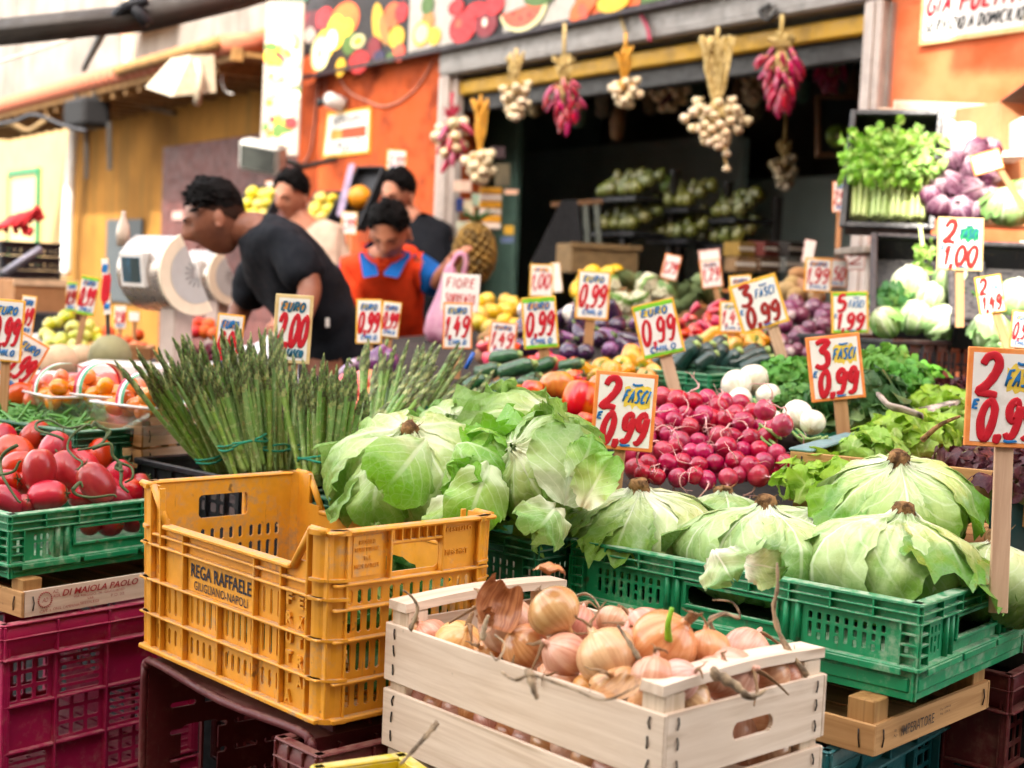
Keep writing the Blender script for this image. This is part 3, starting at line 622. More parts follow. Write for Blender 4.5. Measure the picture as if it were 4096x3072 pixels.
for cx, cy in ((0, 0), (yW, 0), (0, yL), (yW, yL)):                 # rounded corner columns with ribs across them
    sx, sy = (1 if cx == 0 else -1), (1 if cy == 0 else -1)
    def cpt(a, r, z): return (cx+sx*(.028-r*math.cos(a)), cy+sy*(.028-r*math.sin(a)), z)
    n = 8
    for r, z0, z1 in [(.034, .0, yH-.004)]+[(.041, z-.002, z+.002) for z in (.058, .113, .169, .195)]+[(.041, -.002, .005), (.041, yH-.006, yH+.001)]:
        v = [cpt(math.pi/2*i/n, r, z) for z in (z0, z1) for i in range(n+1)]+[cpt(math.pi/2*i/n, .029, z) for z in (z0, z1) for i in range(n+1)]; m_ = n+1
        f = []
        for i in range(n): f += [(i, i+1, m_+i+1, m_+i), (2*m_+i, 3*m_+i, 3*m_+i+1, 2*m_+i+1), (m_+i, m_+i+1, 3*m_+i+1, 3*m_+i), (i, 2*m_+i, 2*m_+i+1, i+1)]
        f += [(0, m_, 3*m_, 2*m_), (n, 2*m_+n, 3*m_+n, m_+n)]
        mb.add(v, f, 0)
    c = cpt(math.pi/4, .0375, 0); e = (.0022)
    mb.box(c[0]-e, c[0]+e, c[1]-e, c[1]+e, .003, yH-.006, 0, b=.001)
mb.plate(yW-.02, yL-.02, .004, [h for i in range(7) for h in slots(.02, yW-.04, 9, .03+i*.063, .07+i*.063, .012)], 0, Matrix.Translation((.01, .01, .008)) @ Matrix(((1, 0, 0, 0), (0, 0, 1, 0), (0, -1, 0, 0), (0, 0, 0, 1))))
mb.box(.03, yW-.03, .03, yL-.03, -.016, .0, 0, b=.006)
mb.warp(ywarp); body = obj('body', mb, mp_yel, yc)
M0 = side(yW, yL, 0)
mb = MB(); mb.box(.139, .327, -.0012, -.0003, .1155, .166, 0, M0); mb.warp(ywarp); obj('name_panel', mb, mp_yel, yc)
mb = MB(); put_text(mb, 'REGA RAFFAELE', .233, .1485, .168, .021, M0, 0, -.0025, .018); put_text(mb, 'GIUGLIANO-NAPOLI', .233, .1262, .150, .0135, M0, 0, -.0025, .004); mb.warp(ywarp); obj('lettering', mb, m_ink, yc)
mb = MB()
for i, ch in enumerate('FRUTTA'): put_text(mb, ch, .418, .157-i*.0275, .014, .0175, M0, 0, -.0032, .035, ext=.0024)
for i, ch in enumerate('EXTRA'): put_text(mb, ch, .446, .155-i*.0275, .014, .0175, M0, 0, -.0032, .035, ext=.0024)
mb.box(.4045, .4605, -.0012, -.0003, .004, .166, 0, M0)
mb.warp(ywarp); obj('raised_lettering', mb, mp_yel, yc)
M1 = side(yW, yL, 1); mb = MB()
put_text(mb, 'CESTELLO', .228, .247, .048, .0075, M1, 0, -.001, .0, ext=.001); put_text(mb, 'MFG MGT', .226, .214, .042, .008, M1, 0, -.001, ext=.001); mb.box(.040, .088, -.0012, -.0003, .196, .252, 0, M1)
put_text(mb, 'ROSSI &', .064, .243, .028, .006, M1, 0, -.0018, ext=.001); put_text(mb, 'RUSSETTI SNC', .064, .233, .042, .006, M1, 0, -.0018, ext=.001); put_text(mb, 'Tel.', .064, .221, .014, .006, M1, 0, -.0018, ext=.001); put_text(mb, 'MADE IN ITALY', .064, .21, .042, .006, M1, 0, -.0018, ext=.001)
mb.warp(ywarp); obj('moulded_text', mb, mp_yel, yc)
# ------------------------------------------------ green vegetable crates
def green_crate(name, label, M, W, L, Hc, mat, grp=None, skirt=.042, handle=True, base=True):
    t = thing(name, label, 'crate', M, grp); mb = MB(); T = .003; zb = skirt
    for k in range(4):
        Lw = L if k in (0, 2) else W; S = side(W, L, k); rim0 = Hc-.027; h = []
        hw = .075 if k in (0, 2) else .07; hz0, hz1 = zb+.024, rim0-.008; cx = Lw/2
        if handle: h += rr(cx-hw, cx+hw, hz0, hz1, .01)
        for x0, x1 in ((.05, cx-hw-.045), (cx+hw+.045, Lw-.05)):
            n = max(3, int((x1-x0)/.0135)); st = (x1-x0)/n
            for i in range(n):
                c = x0+st*(i+.5); a = hz1-.003
                if i % 2: h += rr(c-.0032, c+.0032, a-.010, a, .001)+rr(c-.0032, c+.0032, a-.024, a-.014, .001)+rr(c-.0032, c+.0032, a-.038, a-.028, .001)
                else: h += rr(c-.0032, c+.0032, a-.010, a, .001)+rr(c-.0032, c+.0032, a-.036, a-.014, .001)
        h += rr(.02, .027, zb+.02, zb+.045, .001)+rr(Lw-.027, Lw-.02, zb+.02, zb+.045, .001)
        mb.plate(Lw-.012, Hc-.004, T, [(a-.006, b-.006, c, d) for a, b, c, d in h], 0, S @ Matrix.Translation((.006, .009, 0)))
        for z in (Hc-.0025, Hc-.0145, rim0): mb.box(.002, Lw-.002, 0, .0088, z-.0013, z+.0013, 0, S, b=.0008)
        nr = int(Lw/.062)
        for i in range(nr+1): x = .006+(Lw-.012)*i/nr; mb.box(x-.0013, x+.0013, .0005, .0088, rim0-.001, Hc-.003, 0, S)
        mb.box(.004, Lw-.004, .0, .02, Hc-.0018, Hc+.0006, 0, S, b=.001)
        for x in (cx-hw-.034, cx-hw-.016, cx+hw+.016, cx+hw+.034): mb.tube([S @ Vector((x, .0075, zb+.004)), S @ Vector((x, .0075, rim0))], .0052, 8)
        if handle:
            for a, b, c, d in ((cx-hw-.004, cx+hw+.004, hz1-.001, hz1+.004), (cx-hw-.004, cx+hw+.004, hz0-.004, hz0+.001), (cx-hw-.004, cx-hw+.001, hz0, hz1), (cx+hw-.001, cx+hw+.004, hz0, hz1)): mb.box(a, b, .003, .0088, c, d, 0, S, b=.001)
        for x0, x1 in ((.003, .03), (Lw-.03, Lw-.003)):                     # corner ladder
            for i in range(5): z = zb+.004+(rim0-zb-.004)*i/4; mb.box(x0, x1, .0004, .0088, z-.0012, z+.0012, 0, S)
            mb.box(x0-.0005, x0+.002, .0002, .0088, zb, rim0, 0, S); mb.box(x1-.002, x1+.0005, .0002, .0088, zb, rim0, 0, S)
        mb.box(.0, Lw, -.001, .012, zb-.002, zb+.0045, 0, S, b=.0015)
        nn = 3
        for i in range(nn): x0 = .02+(Lw-.04)*i/nn; mb.box(x0+.004, x0+(Lw-.04)/nn-.004, -.0035, -.0008, zb-.008, zb+.0015, 0, S, b=.001)
    obj('body', mb, mat, t)
    if base:
        b2 = MB(); b2.box(.006, W-.006, .006, L-.006, 0, zb-.0025, 0, b=.012)
        obj('base', b2, mat, t)
    return t
GA = R(50); GN = Vector((.548, 1.830, .802-.131))
g1 = green_crate('vegetable_crate', 'bright green crate full of upturned pale lettuce heads, above a wooden crate', RZ(GN, GA), .4, .585, .131, mp_grn, 'green vegetable crates')
G3N = Vector((.05, 2.165, .80-.131)); G3A = R(47)
g3 = green_crate('vegetable_crate', 'dark green crate holding butter lettuces behind the yellow crate', RZ(G3N, G3A), .4, .6, .131, mp_dgn, 'green vegetable crates')
g3b = green_crate('vegetable_crate', 'dark green crate underneath the butter lettuce crate', RZ(G3N-Vector((.005, 0, .128)), G3A), .4, .6, .126, mp_dgn, 'green vegetable crates', base=False)
G2A = R(52); _q = P(38, 2064, 2.33); G2N = Vector((_q.x, _q.y, _q.z-.107))
g2 = green_crate('vegetable_crate', 'bright green crate heaped with long red tomatoes beside the yellow crate', RZ(G2N, G2A), .4, .6, .107, mp_grn, 'green vegetable crates', skirt=.022)
# ------------------------------------------------ wooden crates
wd_white = wood('pale_poplar', '#dccbb8', '#c4ae98', 1, sc=.8, stain='#8a6c4c'); wd_white_x = wood('pale_poplar_cross', '#decdba', '#c6b09a', 0, sc=.8, stain='#8a6c4c'); wd_white_z = wood('pale_poplar_post', '#d8c6b0', '#bba58b', 2)
wd_tan = wood('tan_poplar', '#b98f5f', '#9c7347', 1); wd_tan_x = wood('tan_poplar_cross', '#b98f5f', '#9c7347', 0); wd_tan_z = wood('tan_poplar_post', '#a9814f', '#8a6438', 2)
def wood_crate(label, M, W, L, planks, post, rails=True, mats=None, grp='wooden produce crates', hole=None, staples=True, floor=0.0, pw=.035, rail_h=.014, t_=.006, bow=.0):
    m1, m0, mz = mats or (wd_white, wd_white_x, wd_white_z)
    t = thing('wooden_crate', label, 'crate', M, grp)
    for cx in (t_, W-t_-pw):
        for cy in (t_, L-t_-pw):
            mb = MB(); mb.box(cx+.0003, cx+pw-.0003, cy+.0003, cy+pw-.0003, .003, post, b=.0015); obj('corner_post', mb, mz, t)
    for z0, z1 in planks:
        for x0 in (0, W-t_):
            mb = MB(); mb.box(x0, x0+t_, 0, L, z0, z1, b=.0012); obj('plank', mb, m1, t)
        for k, y0 in enumerate((0, L-t_)):
            mb = MB()
            hl = rr(W/2-.03, W/2+.045, z1-.052, z1-.03, .009) if (hole and z1 == planks[-1][1]) else []
            mb.plate(W-2*t_-.0006, z1-z0, t_, [(a-t_, b-t_, c-z0, d-z0) for a, b, c, d in hl], 0, Matrix.Translation((t_+.0003, y0+.0006 if k == 0 else y0-.0006, z0))); obj('plank', mb, m0, t)
    if rails:
        for cy in (t_, L-t_-pw):
            mb = MB()
            def rf(u, v, cy=cy): return None
            n = 8
            vv = []
            for i in range(n+1):
                u = i/n; x = .001+(W-.002)*u; zz = post+.0005+bow*math.sin(math.pi*u)
                for yy, dz in ((cy-.001, 0), (cy+pw+.001, 0), (cy+pw+.001, rail_h), (cy-.001, rail_h)): vv.append((x, yy, zz+dz))
            ff = [(i*4+j, i*4+(j+1) % 4, (i+1)*4+(j+1) % 4, (i+1)*4+j) for i in range(n) for j in range(4)]+[(3, 2, 1, 0), (n*4, n*4+1, n*4+2, n*4+3)]
            mb.add(vv, ff); obj('rail', mb, m0, t)
    mb = MB(); n = 4
    for i in range(n): w_ = (W-.02)/n; mb.box(.01+i*w_+.003, .01+(i+1)*w_-.003, .007, L-.007, floor+.0005, floor+.005)
    obj('floor_board', mb, m1, t)
    if staples:
        for z0, z1 in planks:
            for f in (.22, .55, .84) if z1-z0 > .06 else (.5,):
                z = z0+(z1-z0)*f; e = .007 if z1-z0 > .06 else .012
                for (S, Lw) in ((side(W, L, 0), L), (side(W, L, 1), W)):
                    for x in (.022, Lw-.022): mb = MB(); mb.tube([S @ Vector((x+rng.uniform(-.002, .002), -.0008, z-e)), S @ Vector((x, -.0022, z)), S @ Vector((x+rng.uniform(-.003, .003), -.0008, z+e))], .0011, 5); obj('staple', mb, m_staple, t)
    return t
OA = R(42.5); ON = Vector((.182, 1.516, .7366-.168)); oW, oL = .3, .5
oc = wood_crate('pale wooden crate heaped with brown onions, standing in front of the green lettuce crate', RZ(ON, OA), oW, oL, [(.0, .078), (.09, .168)], .187, True, rail_h=.012, hole=True, bow=.006)
oc2 = wood_crate('pale wooden crate with faint red print underneath the onion crate', RZ(ON-Vector((0, 0, .2)), OA), oW, oL, [(.09, .178)], .196, False, hole=False)
mb = MB(); S1 = side(oW, oL, 1)
for i in range(9): a = R(20+i*18); mb.tube([S1 @ Vector((.222+.006*math.cos(a), -.0022, .148+.006*math.sin(a))), S1 @ Vector((.222+.02*math.cos(a), -.0022, .148+.014*math.sin(a)))], .0009, 5)
put_text(mb, 'S', .195, .145, .008, .014, S1, 0, -.002); put_text(mb, 'AZ. AGR.', .15, .15, .04, .008, S1, 0, -.002)
obj('print', mb, m_rink, oc2)
# IMPERATORE crate under the green crate
IA = R(47); near = PZ(3492, 3036, .597)
ic = wood_crate('tan wooden crate stencilled IMPERATORE under the bright green lettuce crate', RZ(near, IA), .345, .5, [(.002, .044)], .0735, False, (wd_tan, wd_tan_x, wd_tan_z), pw=.04)
mb = MB(); S1 = side(.345, .5, 1); put_text(mb, 'IMPERATORE', .118, .0235, .094, .0145, S1, 0, -.002, .006); put_text(mb, 'Az.', .054, .028, .009, .0045, S1, 0, -.002); put_text(mb, 'Agr.', .055, .0205, .012, .005, S1, 0, -.002); put_text(mb, 'Orig. CAMPANIA', .198, .031, .034, .004, S1, 0, -.002); put_text(mb, 'Reg. 1234-56', .198, .0245, .03, .004, S1, 0, -.002)
obj('lettering', mb, plain('stencil_ink', '#3a3028', .8, .4, 60), ic)
# DI MAIOLA crate under the tomato crate
dA = R(51); dn = PZ(85, 2476, .612)
dc = wood_crate('pale wooden crate with red grower print under the tomato crate', RZ(dn, dA), .4, .3, [(.001, .044)], .0625, False, (wd_tan, wd_white_x, wd_tan_z), pw=.036)
mb = MB(); S1 = side(.4, .3, 1)
def dtx(s_, x, z, w_, h_, b=0.0, sh=0.0): put_text(mb, s_, .012+x*.68, z*.68, w_*.68, h_*.68, S1, 0, -.002, b, sh)
dtx('DI MAIOLA PAOLO', .205, .0485, .225, .0165, .02, .25); dtx('AZ.', .075, .055, .018, .008); dtx('AGR.', .078, .044, .022, .008); dtx('VIA MAGGIO, 26  GIUGLIANO', .20, .0335, .15, .007); dtx('VAR.', .175, .0245, .02, .006); dtx('SEEDLESS', .172, .0145, .055, .0065); dtx('ORIG. CAMPANIA', .105, .0125, .075, .007); dtx('CAT. I', .045, .010, .03, .007); dtx('P.O. 02', .255, .022, .04, .007)
for i in range(22):
    a = 2*math.pi*i/22; cx_, cz_ = .012+.045*.68, .026; mb.tube([S1 @ Vector((cx_+.0115*math.cos(a), -.002, cz_+.0115*math.sin(a))), S1 @ Vector((cx_+.0135*math.cos(a+.1), -.002, cz_+.0135*math.sin(a+.1)))], .0011, 5)
dtx('AD', .045, .038, .016, .011, 0, .3); obj('lettering', mb, m_rink, dc)
# ------------------------------------------------ ribbed plastic field crates underneath
def field_crate(name, label, M, W, L, Hc, mat, grp, topfl=True, rows=3, open_front=False):
    t = thing(name, label, 'crate', M, grp); mb = MB(); T = .0035
    for k in range(4):
        Lw = L if k in (0, 2) else W; S = side(W, L, k); h = []
        nb = max(3, int(Lw/.085)); bw = Lw/nb; top = Hc-(.062 if topfl else .02)
        for i in range(nb):
            for j in range(rows):
                z0 = .012+(top-.012)*j/rows; z1 = .012+(top-.012)*(j+1)/rows; x0, x1 = i*bw+.008, (i+1)*bw-.008
                st = (i+j+k) % 3
                if st == 0:
                    for a in range(3):
                        for b in range(3): h += rr(x0+(x1-x0)*a/3+.003, x0+(x1-x0)*(a+1)/3-.003, z0+(z1-z0)*b/3+.003, z0+(z1-z0)*(b+1)/3-.003, .0015)
                elif st == 1:
                    n = 6
                    for b in range(n): h += rr(x0+.003, x1-.003, z0+(z1-z0)*(b+.2)/n, z0+(z1-z0)*(b+.8)/n, .0015)
        mb.plate(Lw-.004, Hc-.004, T, h, 0, S @ Matrix.Translation((.002, .012, 0)))
        for i in range(nb+1): x = max(.003, min(Lw-.003, i*bw)); mb.box(x-.0022, x+.0022, 0, .0118, .002, top, 0, S, b=.001)
        for j in range(rows+1): z = .006+(top-.006)*j/rows; mb.box(.001, Lw-.001, .0005, .0118, z-.0022, z+.0022, 0, S, b=.001)
        if topfl:
            n = 7
            def fp(u, v): a = v*math.pi/2; return (u*Lw, .0115-.0125*math.sin(a)-.006, top+.004+(.058)*(1-math.cos(a)) if False else top+.004+.05*v+.004*math.sin(math.pi*v))
            mb.grid(lambda u, v: ((1-u)*Lw*0+u*Lw, .0105-.012*math.sin(math.pi*v*.85), Hc-.058+.056*(v)), 1, n, 0, S)
            for i in range(nb+1): x = max(.003, min(Lw-.003, i*bw)); mb.box(x-.002, x+.002, -.004, .011, Hc-.058, Hc-.004, 0, S, b=.001)
            mb.box(0, Lw, -.008, .012, Hc-.061, Hc-.0565, 0, S, b=.0015); mb.box(.0, Lw, -.003, .014, Hc-.004, Hc, 0, S, b=.0015); mb.box(.0, Lw, -.005, .011, Hc-.026, Hc-.0235, 0, S, b=.001)
    nsl = [h for i in range(8) for h in slots(.02, W-.04, 10, .02+i*(L-.06)/8, .02+i*(L-.06)/8+.03, .008)]
    mb.plate(W-.03, L-.03, .004, nsl, 0, Matrix.Translation((.015, .015, .006)) @ Matrix(((1, 0, 0, 0), (0, 0, 1, 0), (0, -1, 0, 0), (0, 0, 0, 1))))
    obj('body', mb, mat, t); return t
mg = PZ(62, 2505, .607); mg.z = .305
field_crate('field_crate', 'magenta plastic crate with ribbed rim under the printed wooden crate', RZ(mg+Vector((-.02, .0, 0)), R(50)), .40, .5, .302, mp_mag, 'plastic field crates')
field_crate('field_crate', 'magenta plastic crate low in the shade under the upper magenta crate', RZ(mg+Vector((-.02, .0, -.3)), R(50)), .40, .5, .298, mp_mag, 'plastic field crates')
# dark red crate lying on its side with its mouth to the street, and another beside it
def lying_crate(label, corner, ang, W, Dp, Hh, mat):
    # mouth faces local -y; W along x, Hh up
    t = thing('field_crate', label, 'crate', RZ(corner, ang), 'plastic field crates'); mb = MB(); T = .004
    hb = []
    for i in range(4):
        for j in range(7): hb += rr(.05+i*(W-.1)/4+.006, .05+(i+1)*(W-.1)/4-.012, .03+j*(Hh-.06)/7, .03+j*(Hh-.06)/7+.009, .002)
    mb.plate(W, Hh, T, hb, 0, Matrix.Translation((0, Dp, 0)))
    ha = []
    for i in range(4):
        for j in range(5): ha += rr(.04+i*(Dp-.06)/4, .04+(i+1)*(Dp-.06)/4-.014, .04+j*(Hh-.08)/5, .04+j*(Hh-.08)/5+.009, .002)
    mb.plate(Dp-.001, Hh, T, ha+rr(.06, .13, Hh*.3, Hh*.62, .01), 0, FR(Vector((0, 0, 0)), (0, 1, 0), (1, 0, 0), (0, 0, 1)))
    mb.plate(Dp-.001, Hh, T, ha, 0, FR(Vector((W-T, 0, 0)), (0, 1, 0), (1, 0, 0), (0, 0, 1)))
    mb.box(T, W-T, 0, Dp-.001, 0, T); mb.box(T, W-T, 0, Dp-.001, Hh-T, Hh)
    r = .03; q = [Vector((-.004, -.004, 0)), Vector((-.004, -.004, Hh-r)), Vector((.004, -.004, Hh-.008)), Vector((r, -.004, Hh+.004)), Vector((W/2, -.004, Hh-.006)), Vector((W-r, -.004, Hh+.004)), Vector((W-.004, -.004, Hh-.008)), Vector((W+.004, -.004, Hh-r)), Vector((W+.004, -.004, 0))]
    mb.tube(smooth_path(q, 4), .0065, 8)
    for i in range(5):
        y = .04+i*(Dp-.05)/4
        for x, s in ((0, -1), (W, 1)): mb.box(x, x+s*.008, y-.002, y+.002, .01, Hh-.01)
        mb.box(.01, W-.01, y-.002, y+.002, Hh, Hh+.008)
    obj('body', mb, mat, t); return t
lc = PZ(450, 2655, .575)
lying_crate('dark red plastic crate lying open-mouthed under the yellow crate', Vector((lc.x+.045, lc.y+.043, .266)), R(-48), .47, .3, .305, mp_red)
l2 = P(1275, 2990, 1.86); field_crate('field_crate', 'dark red plastic crate half hidden beneath the near corner of the yellow crate', RZ(Vector((l2.x, l2.y, .26)), R(43)), .36, .1, .31, mp_red, 'plastic field crates')
q_ = Vector((lc.x, lc.y, .262))+Vector((.27, .26, 0)); field_crate('field_crate', 'dark red plastic crate added behind the open-mouthed crate to block light', RZ(q_+Vector((.30, -.33, 0)), R(43)), .4, .75, .30, mp_red, 'plastic field crates')  # extra crate added to stop light showing through the lying crate
y2 = P(1530, 3330, 1.50); field_crate('field_crate', 'lemon yellow crate corner peeping out below the onion crate', RZ(Vector((y2.x, y2.y, y2.z-.292)), R(30)), .12, .2, .30, mp_lem, 'plastic field crates')
field_crate('field_crate', 'dark teal ribbed crate under the stencilled wooden crate', RZ(near+Vector((-.05, .03, -.300)), R(52)), .5, .5, .297, mp_tel, 'plastic field crates')
r3 = P(4040, 2790, 2.15); field_crate('field_crate', 'dark red ribbed crate in shadow behind the stencilled wooden crate', RZ(Vector((r3.x, r3.y, .30)), R(50)), .5, .4, .34, mp_red, 'plastic field crates')
# low trestle table and stacked crates that carry the display behind the front row
tb = thing('stall_table', 'dark trestle table carrying the vegetable display', 'table', RZ(Vector((0, 0, 0)), R(46)))
TV = Vector((math.cos(R(46)), math.sin(R(46)), 0)); TU = Vector((-TV.y, TV.x, 0))
def tv(p): return p.dot(TV), p.dot(TU)
mb = MB(); 
V = []
for v_, u_ in ((2.14, .75), (4.4, .3), (4.4, 4.2), (2.14, 4.2)):
    wp = TV*v_+TU*u_; z = .79+.09*(wp.y-2)-.15; V.append((v_, u_, z))
mb.add(V+[(a, b, c-.03) for a, b, c in V], [(0, 1, 2, 3), (7, 6, 5, 4), (0, 4, 5, 1), (1, 5, 6, 2), (2, 6, 7, 3), (3, 7, 4, 0)]); obj('table_top', mb, plain('dark_board', '#2a2521', .8, .3, 9), tb)
for v_, u_ in ((2.2, .85), (4.3, .4), (4.3, 4.1), (2.2, 4.1)):
    mb = MB(); mb.box(v_-.03, v_+.03, u_-.03, u_+.03, 0, (.64 if v_ < 3 else .72)); obj('leg', mb, m_dgrey, tb)
mb = MB(); V = [(2.15, .78, .03), (2.15, 4.18, .03), (2.15, 4.18, .80), (2.15, .78, .63)]; mb.add(V+[(a+.02, b, c) for a, b, c in V], [(0, 1, 2, 3), (7, 6, 5, 4), (0, 4, 5, 1), (1, 5, 6, 2), (2, 6, 7, 3), (3, 7, 4, 0)]); mb.box(1.63, 1.64, .98, 4.2, .02, .53); obj('cloth_and_shade_sheet', mb, plain('black_cloth', '#17171a', .9), tb)  # last sheet added as darkness behind the lower crates
# ================================================================== PRODUCE
def interp(prof, v):
    k = len(prof)-1; x = min(max(v, 0), 1)*k; i = min(int(x), k-1); t = x-i; a, b = prof[i], prof[i+1]; return a[0]+(b[0]-a[0])*t, a[1]+(b[1]-a[1])*t
def nz(x, y, z=0.0):
    return math.sin(x*1.7+1.3*math.sin(y*1.3+z))*.5+math.sin(y*2.3+1.1*math.sin(x*1.9-z*1.7))*.35+math.sin((x+y)*3.7+z*2.1)*.15
m_stub = plain('lettuce_root', '#9a7650', .9, .55, 55, .9, 120, c2='#4a3626', spec=.1)
m_ltc = leafmat('cabbage_lettuce_leaf', '#eef2de', '#bdd394', '#5f8f3c', '#f0f4e0', .32, .18, 7, 6, .028, patch='#7fa848', lo=.08, hi=.9, streak='#628f38', vst=.35, netk=.07, blister=55)
m_but = leafmat('butter_lettuce_leaf', '#e8eecb', '#b4cf78', '#82b044', '#e2ecc8', .3, .36, 6, 5, .05, patch='#72a63a')
m_oak = leafmat('oakleaf_green', '#bcd67a', '#8db94a', '#8fbe42', '#cfe09c', .45, .32, 5, 4, .08, patch='#a9cc58')
m_red = leafmat('oakleaf_red', '#8f9a52', '#5c2a34', '#431a2a', '#8c6a58', .45, .25, 5, 4, .07, patch='#371420')
m_rad = leafmat('radicchio_leaf', '#d0b4bc', '#551a3e', '#380f2c', '#c4a4b4', .4, .12, 6, 6, .05, patch='#5e2248')
m_herb = leafmat('herb_leaf', '#6c9c3c', '#4f8a34', '#5d9a3c', '#86ae56', .5, .3, 5, 4, .05)
m_cel = leafmat('celery_leaf', '#b9d67a', '#76b03e', '#8fc24c', '#cfe2a0', .45, .3, 5, 4, .06)
m_rom = leafmat('romaine_leaf', '#f0f2e0', '#c4d99a', '#79a756', '#f4f5e6', .45, .22, 7, 6, .08)
m_dkleaf = leafmat('dark_leaf', '#7fa15a', '#3f6d38', '#33602f', '#8fae6c', .45, .25, 6, 5, .05)
# ---- heads wrapped in overlapping leaves, root upward
def wrapped_head(seed, R0, Hh, nl=13, lift=1.0, rag=.1, nu=18, nv=22, prof=None, rib=.05, flare=.0, vr=(.8, .98), fk=1.0):
    r = random.Random(seed); mb = MB()
    prof = prof or [(.11, 1.04), (.20, .92), (.46, .84), (.75, .68), (.96, .38), (1.03, .0), (.97, -.36), (.80, -.62), (.5, -.84), (.15, -.92)]
    def leaf(phi, half, vmax, off, sd, curl):
        tw = r.uniform(-.25, .25); vs = r.uniform(0, 9)
        def fn(u, v):
            s = 2*u-1; edge = abs(s); w = half*(.28+.72*math.sin(min(1, v*1.5)*math.pi/2)**.8)*(1+.10*nz(v*7+vs, s+vs)*edge+.05*math.sin(v*43+vs+s*2)*edge**3)
            vv = v*vmax*(1-.16*edge**3)+(.03*rag*10*math.sin(s*11+vs)+.02*rag*10*math.sin(s*25+vs*2))*v**3
            rad, z = interp(prof, vv); ph = phi+s*w+tw*v
            fold = fk*(.055*math.sin(ph*4+vs+2.5*v)*(.3+.7*v)+.032*math.sin(ph*9+vs*3+4*v+1.5*math.sin(v*5+vs))+.012*math.sin(ph*23+vs+7*v))
            k = 1+off+rib*math.exp(-(s/.12)**2)*(1-v*.75)*1.2+fold*.8+.02*nz(s*4, v*6, vs)+curl*max(0, (v-.72)/.28)**2*(.5+.7*abs(math.sin(s*4+vs)))*.6+.085*edge**5*(.55+.45*math.sin(v*11+vs+s))*min(1, v*2.2)
            zz = z*(1+.35*(k-1)); return (R0*rad*k*math.cos(ph), R0*rad*k*math.sin(ph), Hh*zz+R0*.012*nz(s*6, v*9, vs+4))
        mb.grid(fn, nu, nv, 0, None, r.random())
    a0_ = r.uniform(0, 6.28)
    for i in range(5): leaf(a0_+i*1.2566+r.uniform(-.1, .1), .95, .97, -.10, i, 0)
    for i in range(nl):
        a = a0_+i*2.399; off = -.05+.17*i/nl*lift; sh = i > nl*.5 and r.random() < .4; leaf(a, r.uniform(.46, .82), r.uniform(.5, .68) if sh else r.uniform(*vr), off+(.02 if sh else 0), i, r.uniform(.2, .5) if sh else r.choice([.0, .06, .12, flare or .08]))
    return mb
def root_stub(seed, R0, h, rr_=.022):
    r = random.Random(seed); mb = MB()
    h *= .8; rr_ *= .78; pr = [(rr_*1.3, -.02), (rr_*1.1, -.004), (rr_*.85, h*.3), (rr_*.98, h*.6), (rr_*.7, h*.9), (rr_*.3, h)]
    mb.lathe(pr, 14, 0, None, lambda a, v: 1+.18*math.sin(a*3+v*6+seed)+.12*math.sin(a*7+v*11))
    for i in range(9):
        a = r.uniform(0, 6.28); L = r.uniform(.004, .014); p = Vector((rr_*.7*math.cos(a), rr_*.7*math.sin(a), h*r.uniform(.3, .9)))
        q = [p, p+Vector((math.cos(a)*L*.6, math.sin(a)*L*.6, L*r.uniform(-.2, .7))), p+Vector((math.cos(a+.5)*L, math.sin(a+.5)*L, L*r.uniform(-.3, 1)))]; mb.tube(smooth_path(q, 3), lambda t: .0008*(1-.7*t), 4)
    return mb
LG = 'upturned lettuce heads in the bright green crate'
def head(name, label, cat, M, seed, R0, Hh, mat, grp, stub=.03, **k):
    t = thing(name, label, cat, M, grp); obj('leaves', wrapped_head(seed, R0, Hh, **k), mat, t)
    if stub: obj('root_stub', root_stub(seed, R0, stub), m_stub, t).location.z = Hh*.93
    return t
def in_crate(px, M, x, z):
    # point of crate-local depth x and height z seen at picture column px
    Mi = M.inverted(); o = Mi @ EYE; lo, hi = -1.0, 2.0
    for _ in range(40):
        m_ = (lo+hi)/2
        if PX(M @ Vector((x, m_, z)))[0] > px: lo = m_
        else: hi = m_
    return M @ Vector((x, lo, z))
G1M = RZ(GN, GA)
for i, (px, x, z, r0, hh, rx, ry, lab) in enumerate([
    (2568, .14, .124, .116, .078, 6, -6, 'pale lettuce head with short brown root, beside the butter lettuces'),
    (3030, .14, .124, .112, .078, 4, 6, 'pale lettuce head in the middle front of the bright green crate'),
    (3575, .20, .126, .118, .086, 8, -4, 'large ribbed lettuce head nearest the front corner of the bright green crate'),
    (3585, .34, .20, .105, .078, -8, 16, 'pale lettuce head with a long thin root at the back of the bright green crate'),
    (2890, .30, .115, .09, .075, -6, -10, 'small lettuce head half hidden below the radishes'),
    (3215, .27, .110, .09, .08, 12, 8, 'small lettuce head with a dark root stump behind the front heads'),
    (3968, .33, .105, .085, .066, 6, 14, 'lettuce head at the edge behind the big price stake')]):
    head('iceberg_lettuce', lab, 'lettuce', Matrix.Translation(in_crate(px, G1M, x, z)) @ euler((0, 0, 0), R(rx), R(ry), i*1.3), 20+i, r0, hh, m_ltc, LG, stub=.034 if i not in (4,) else .022)
# long root on the back head
mb = MB(); mb.tube(smooth_path([P(3690, 1760, 2.18), P(3760, 1700, 2.15), P(3840, 1665, 2.12)], 5), lambda t: .005*(1-.6*t), 7); tag(obj('root', mb, m_stub), 'long thin pale root rising from the back lettuce head', 'root')
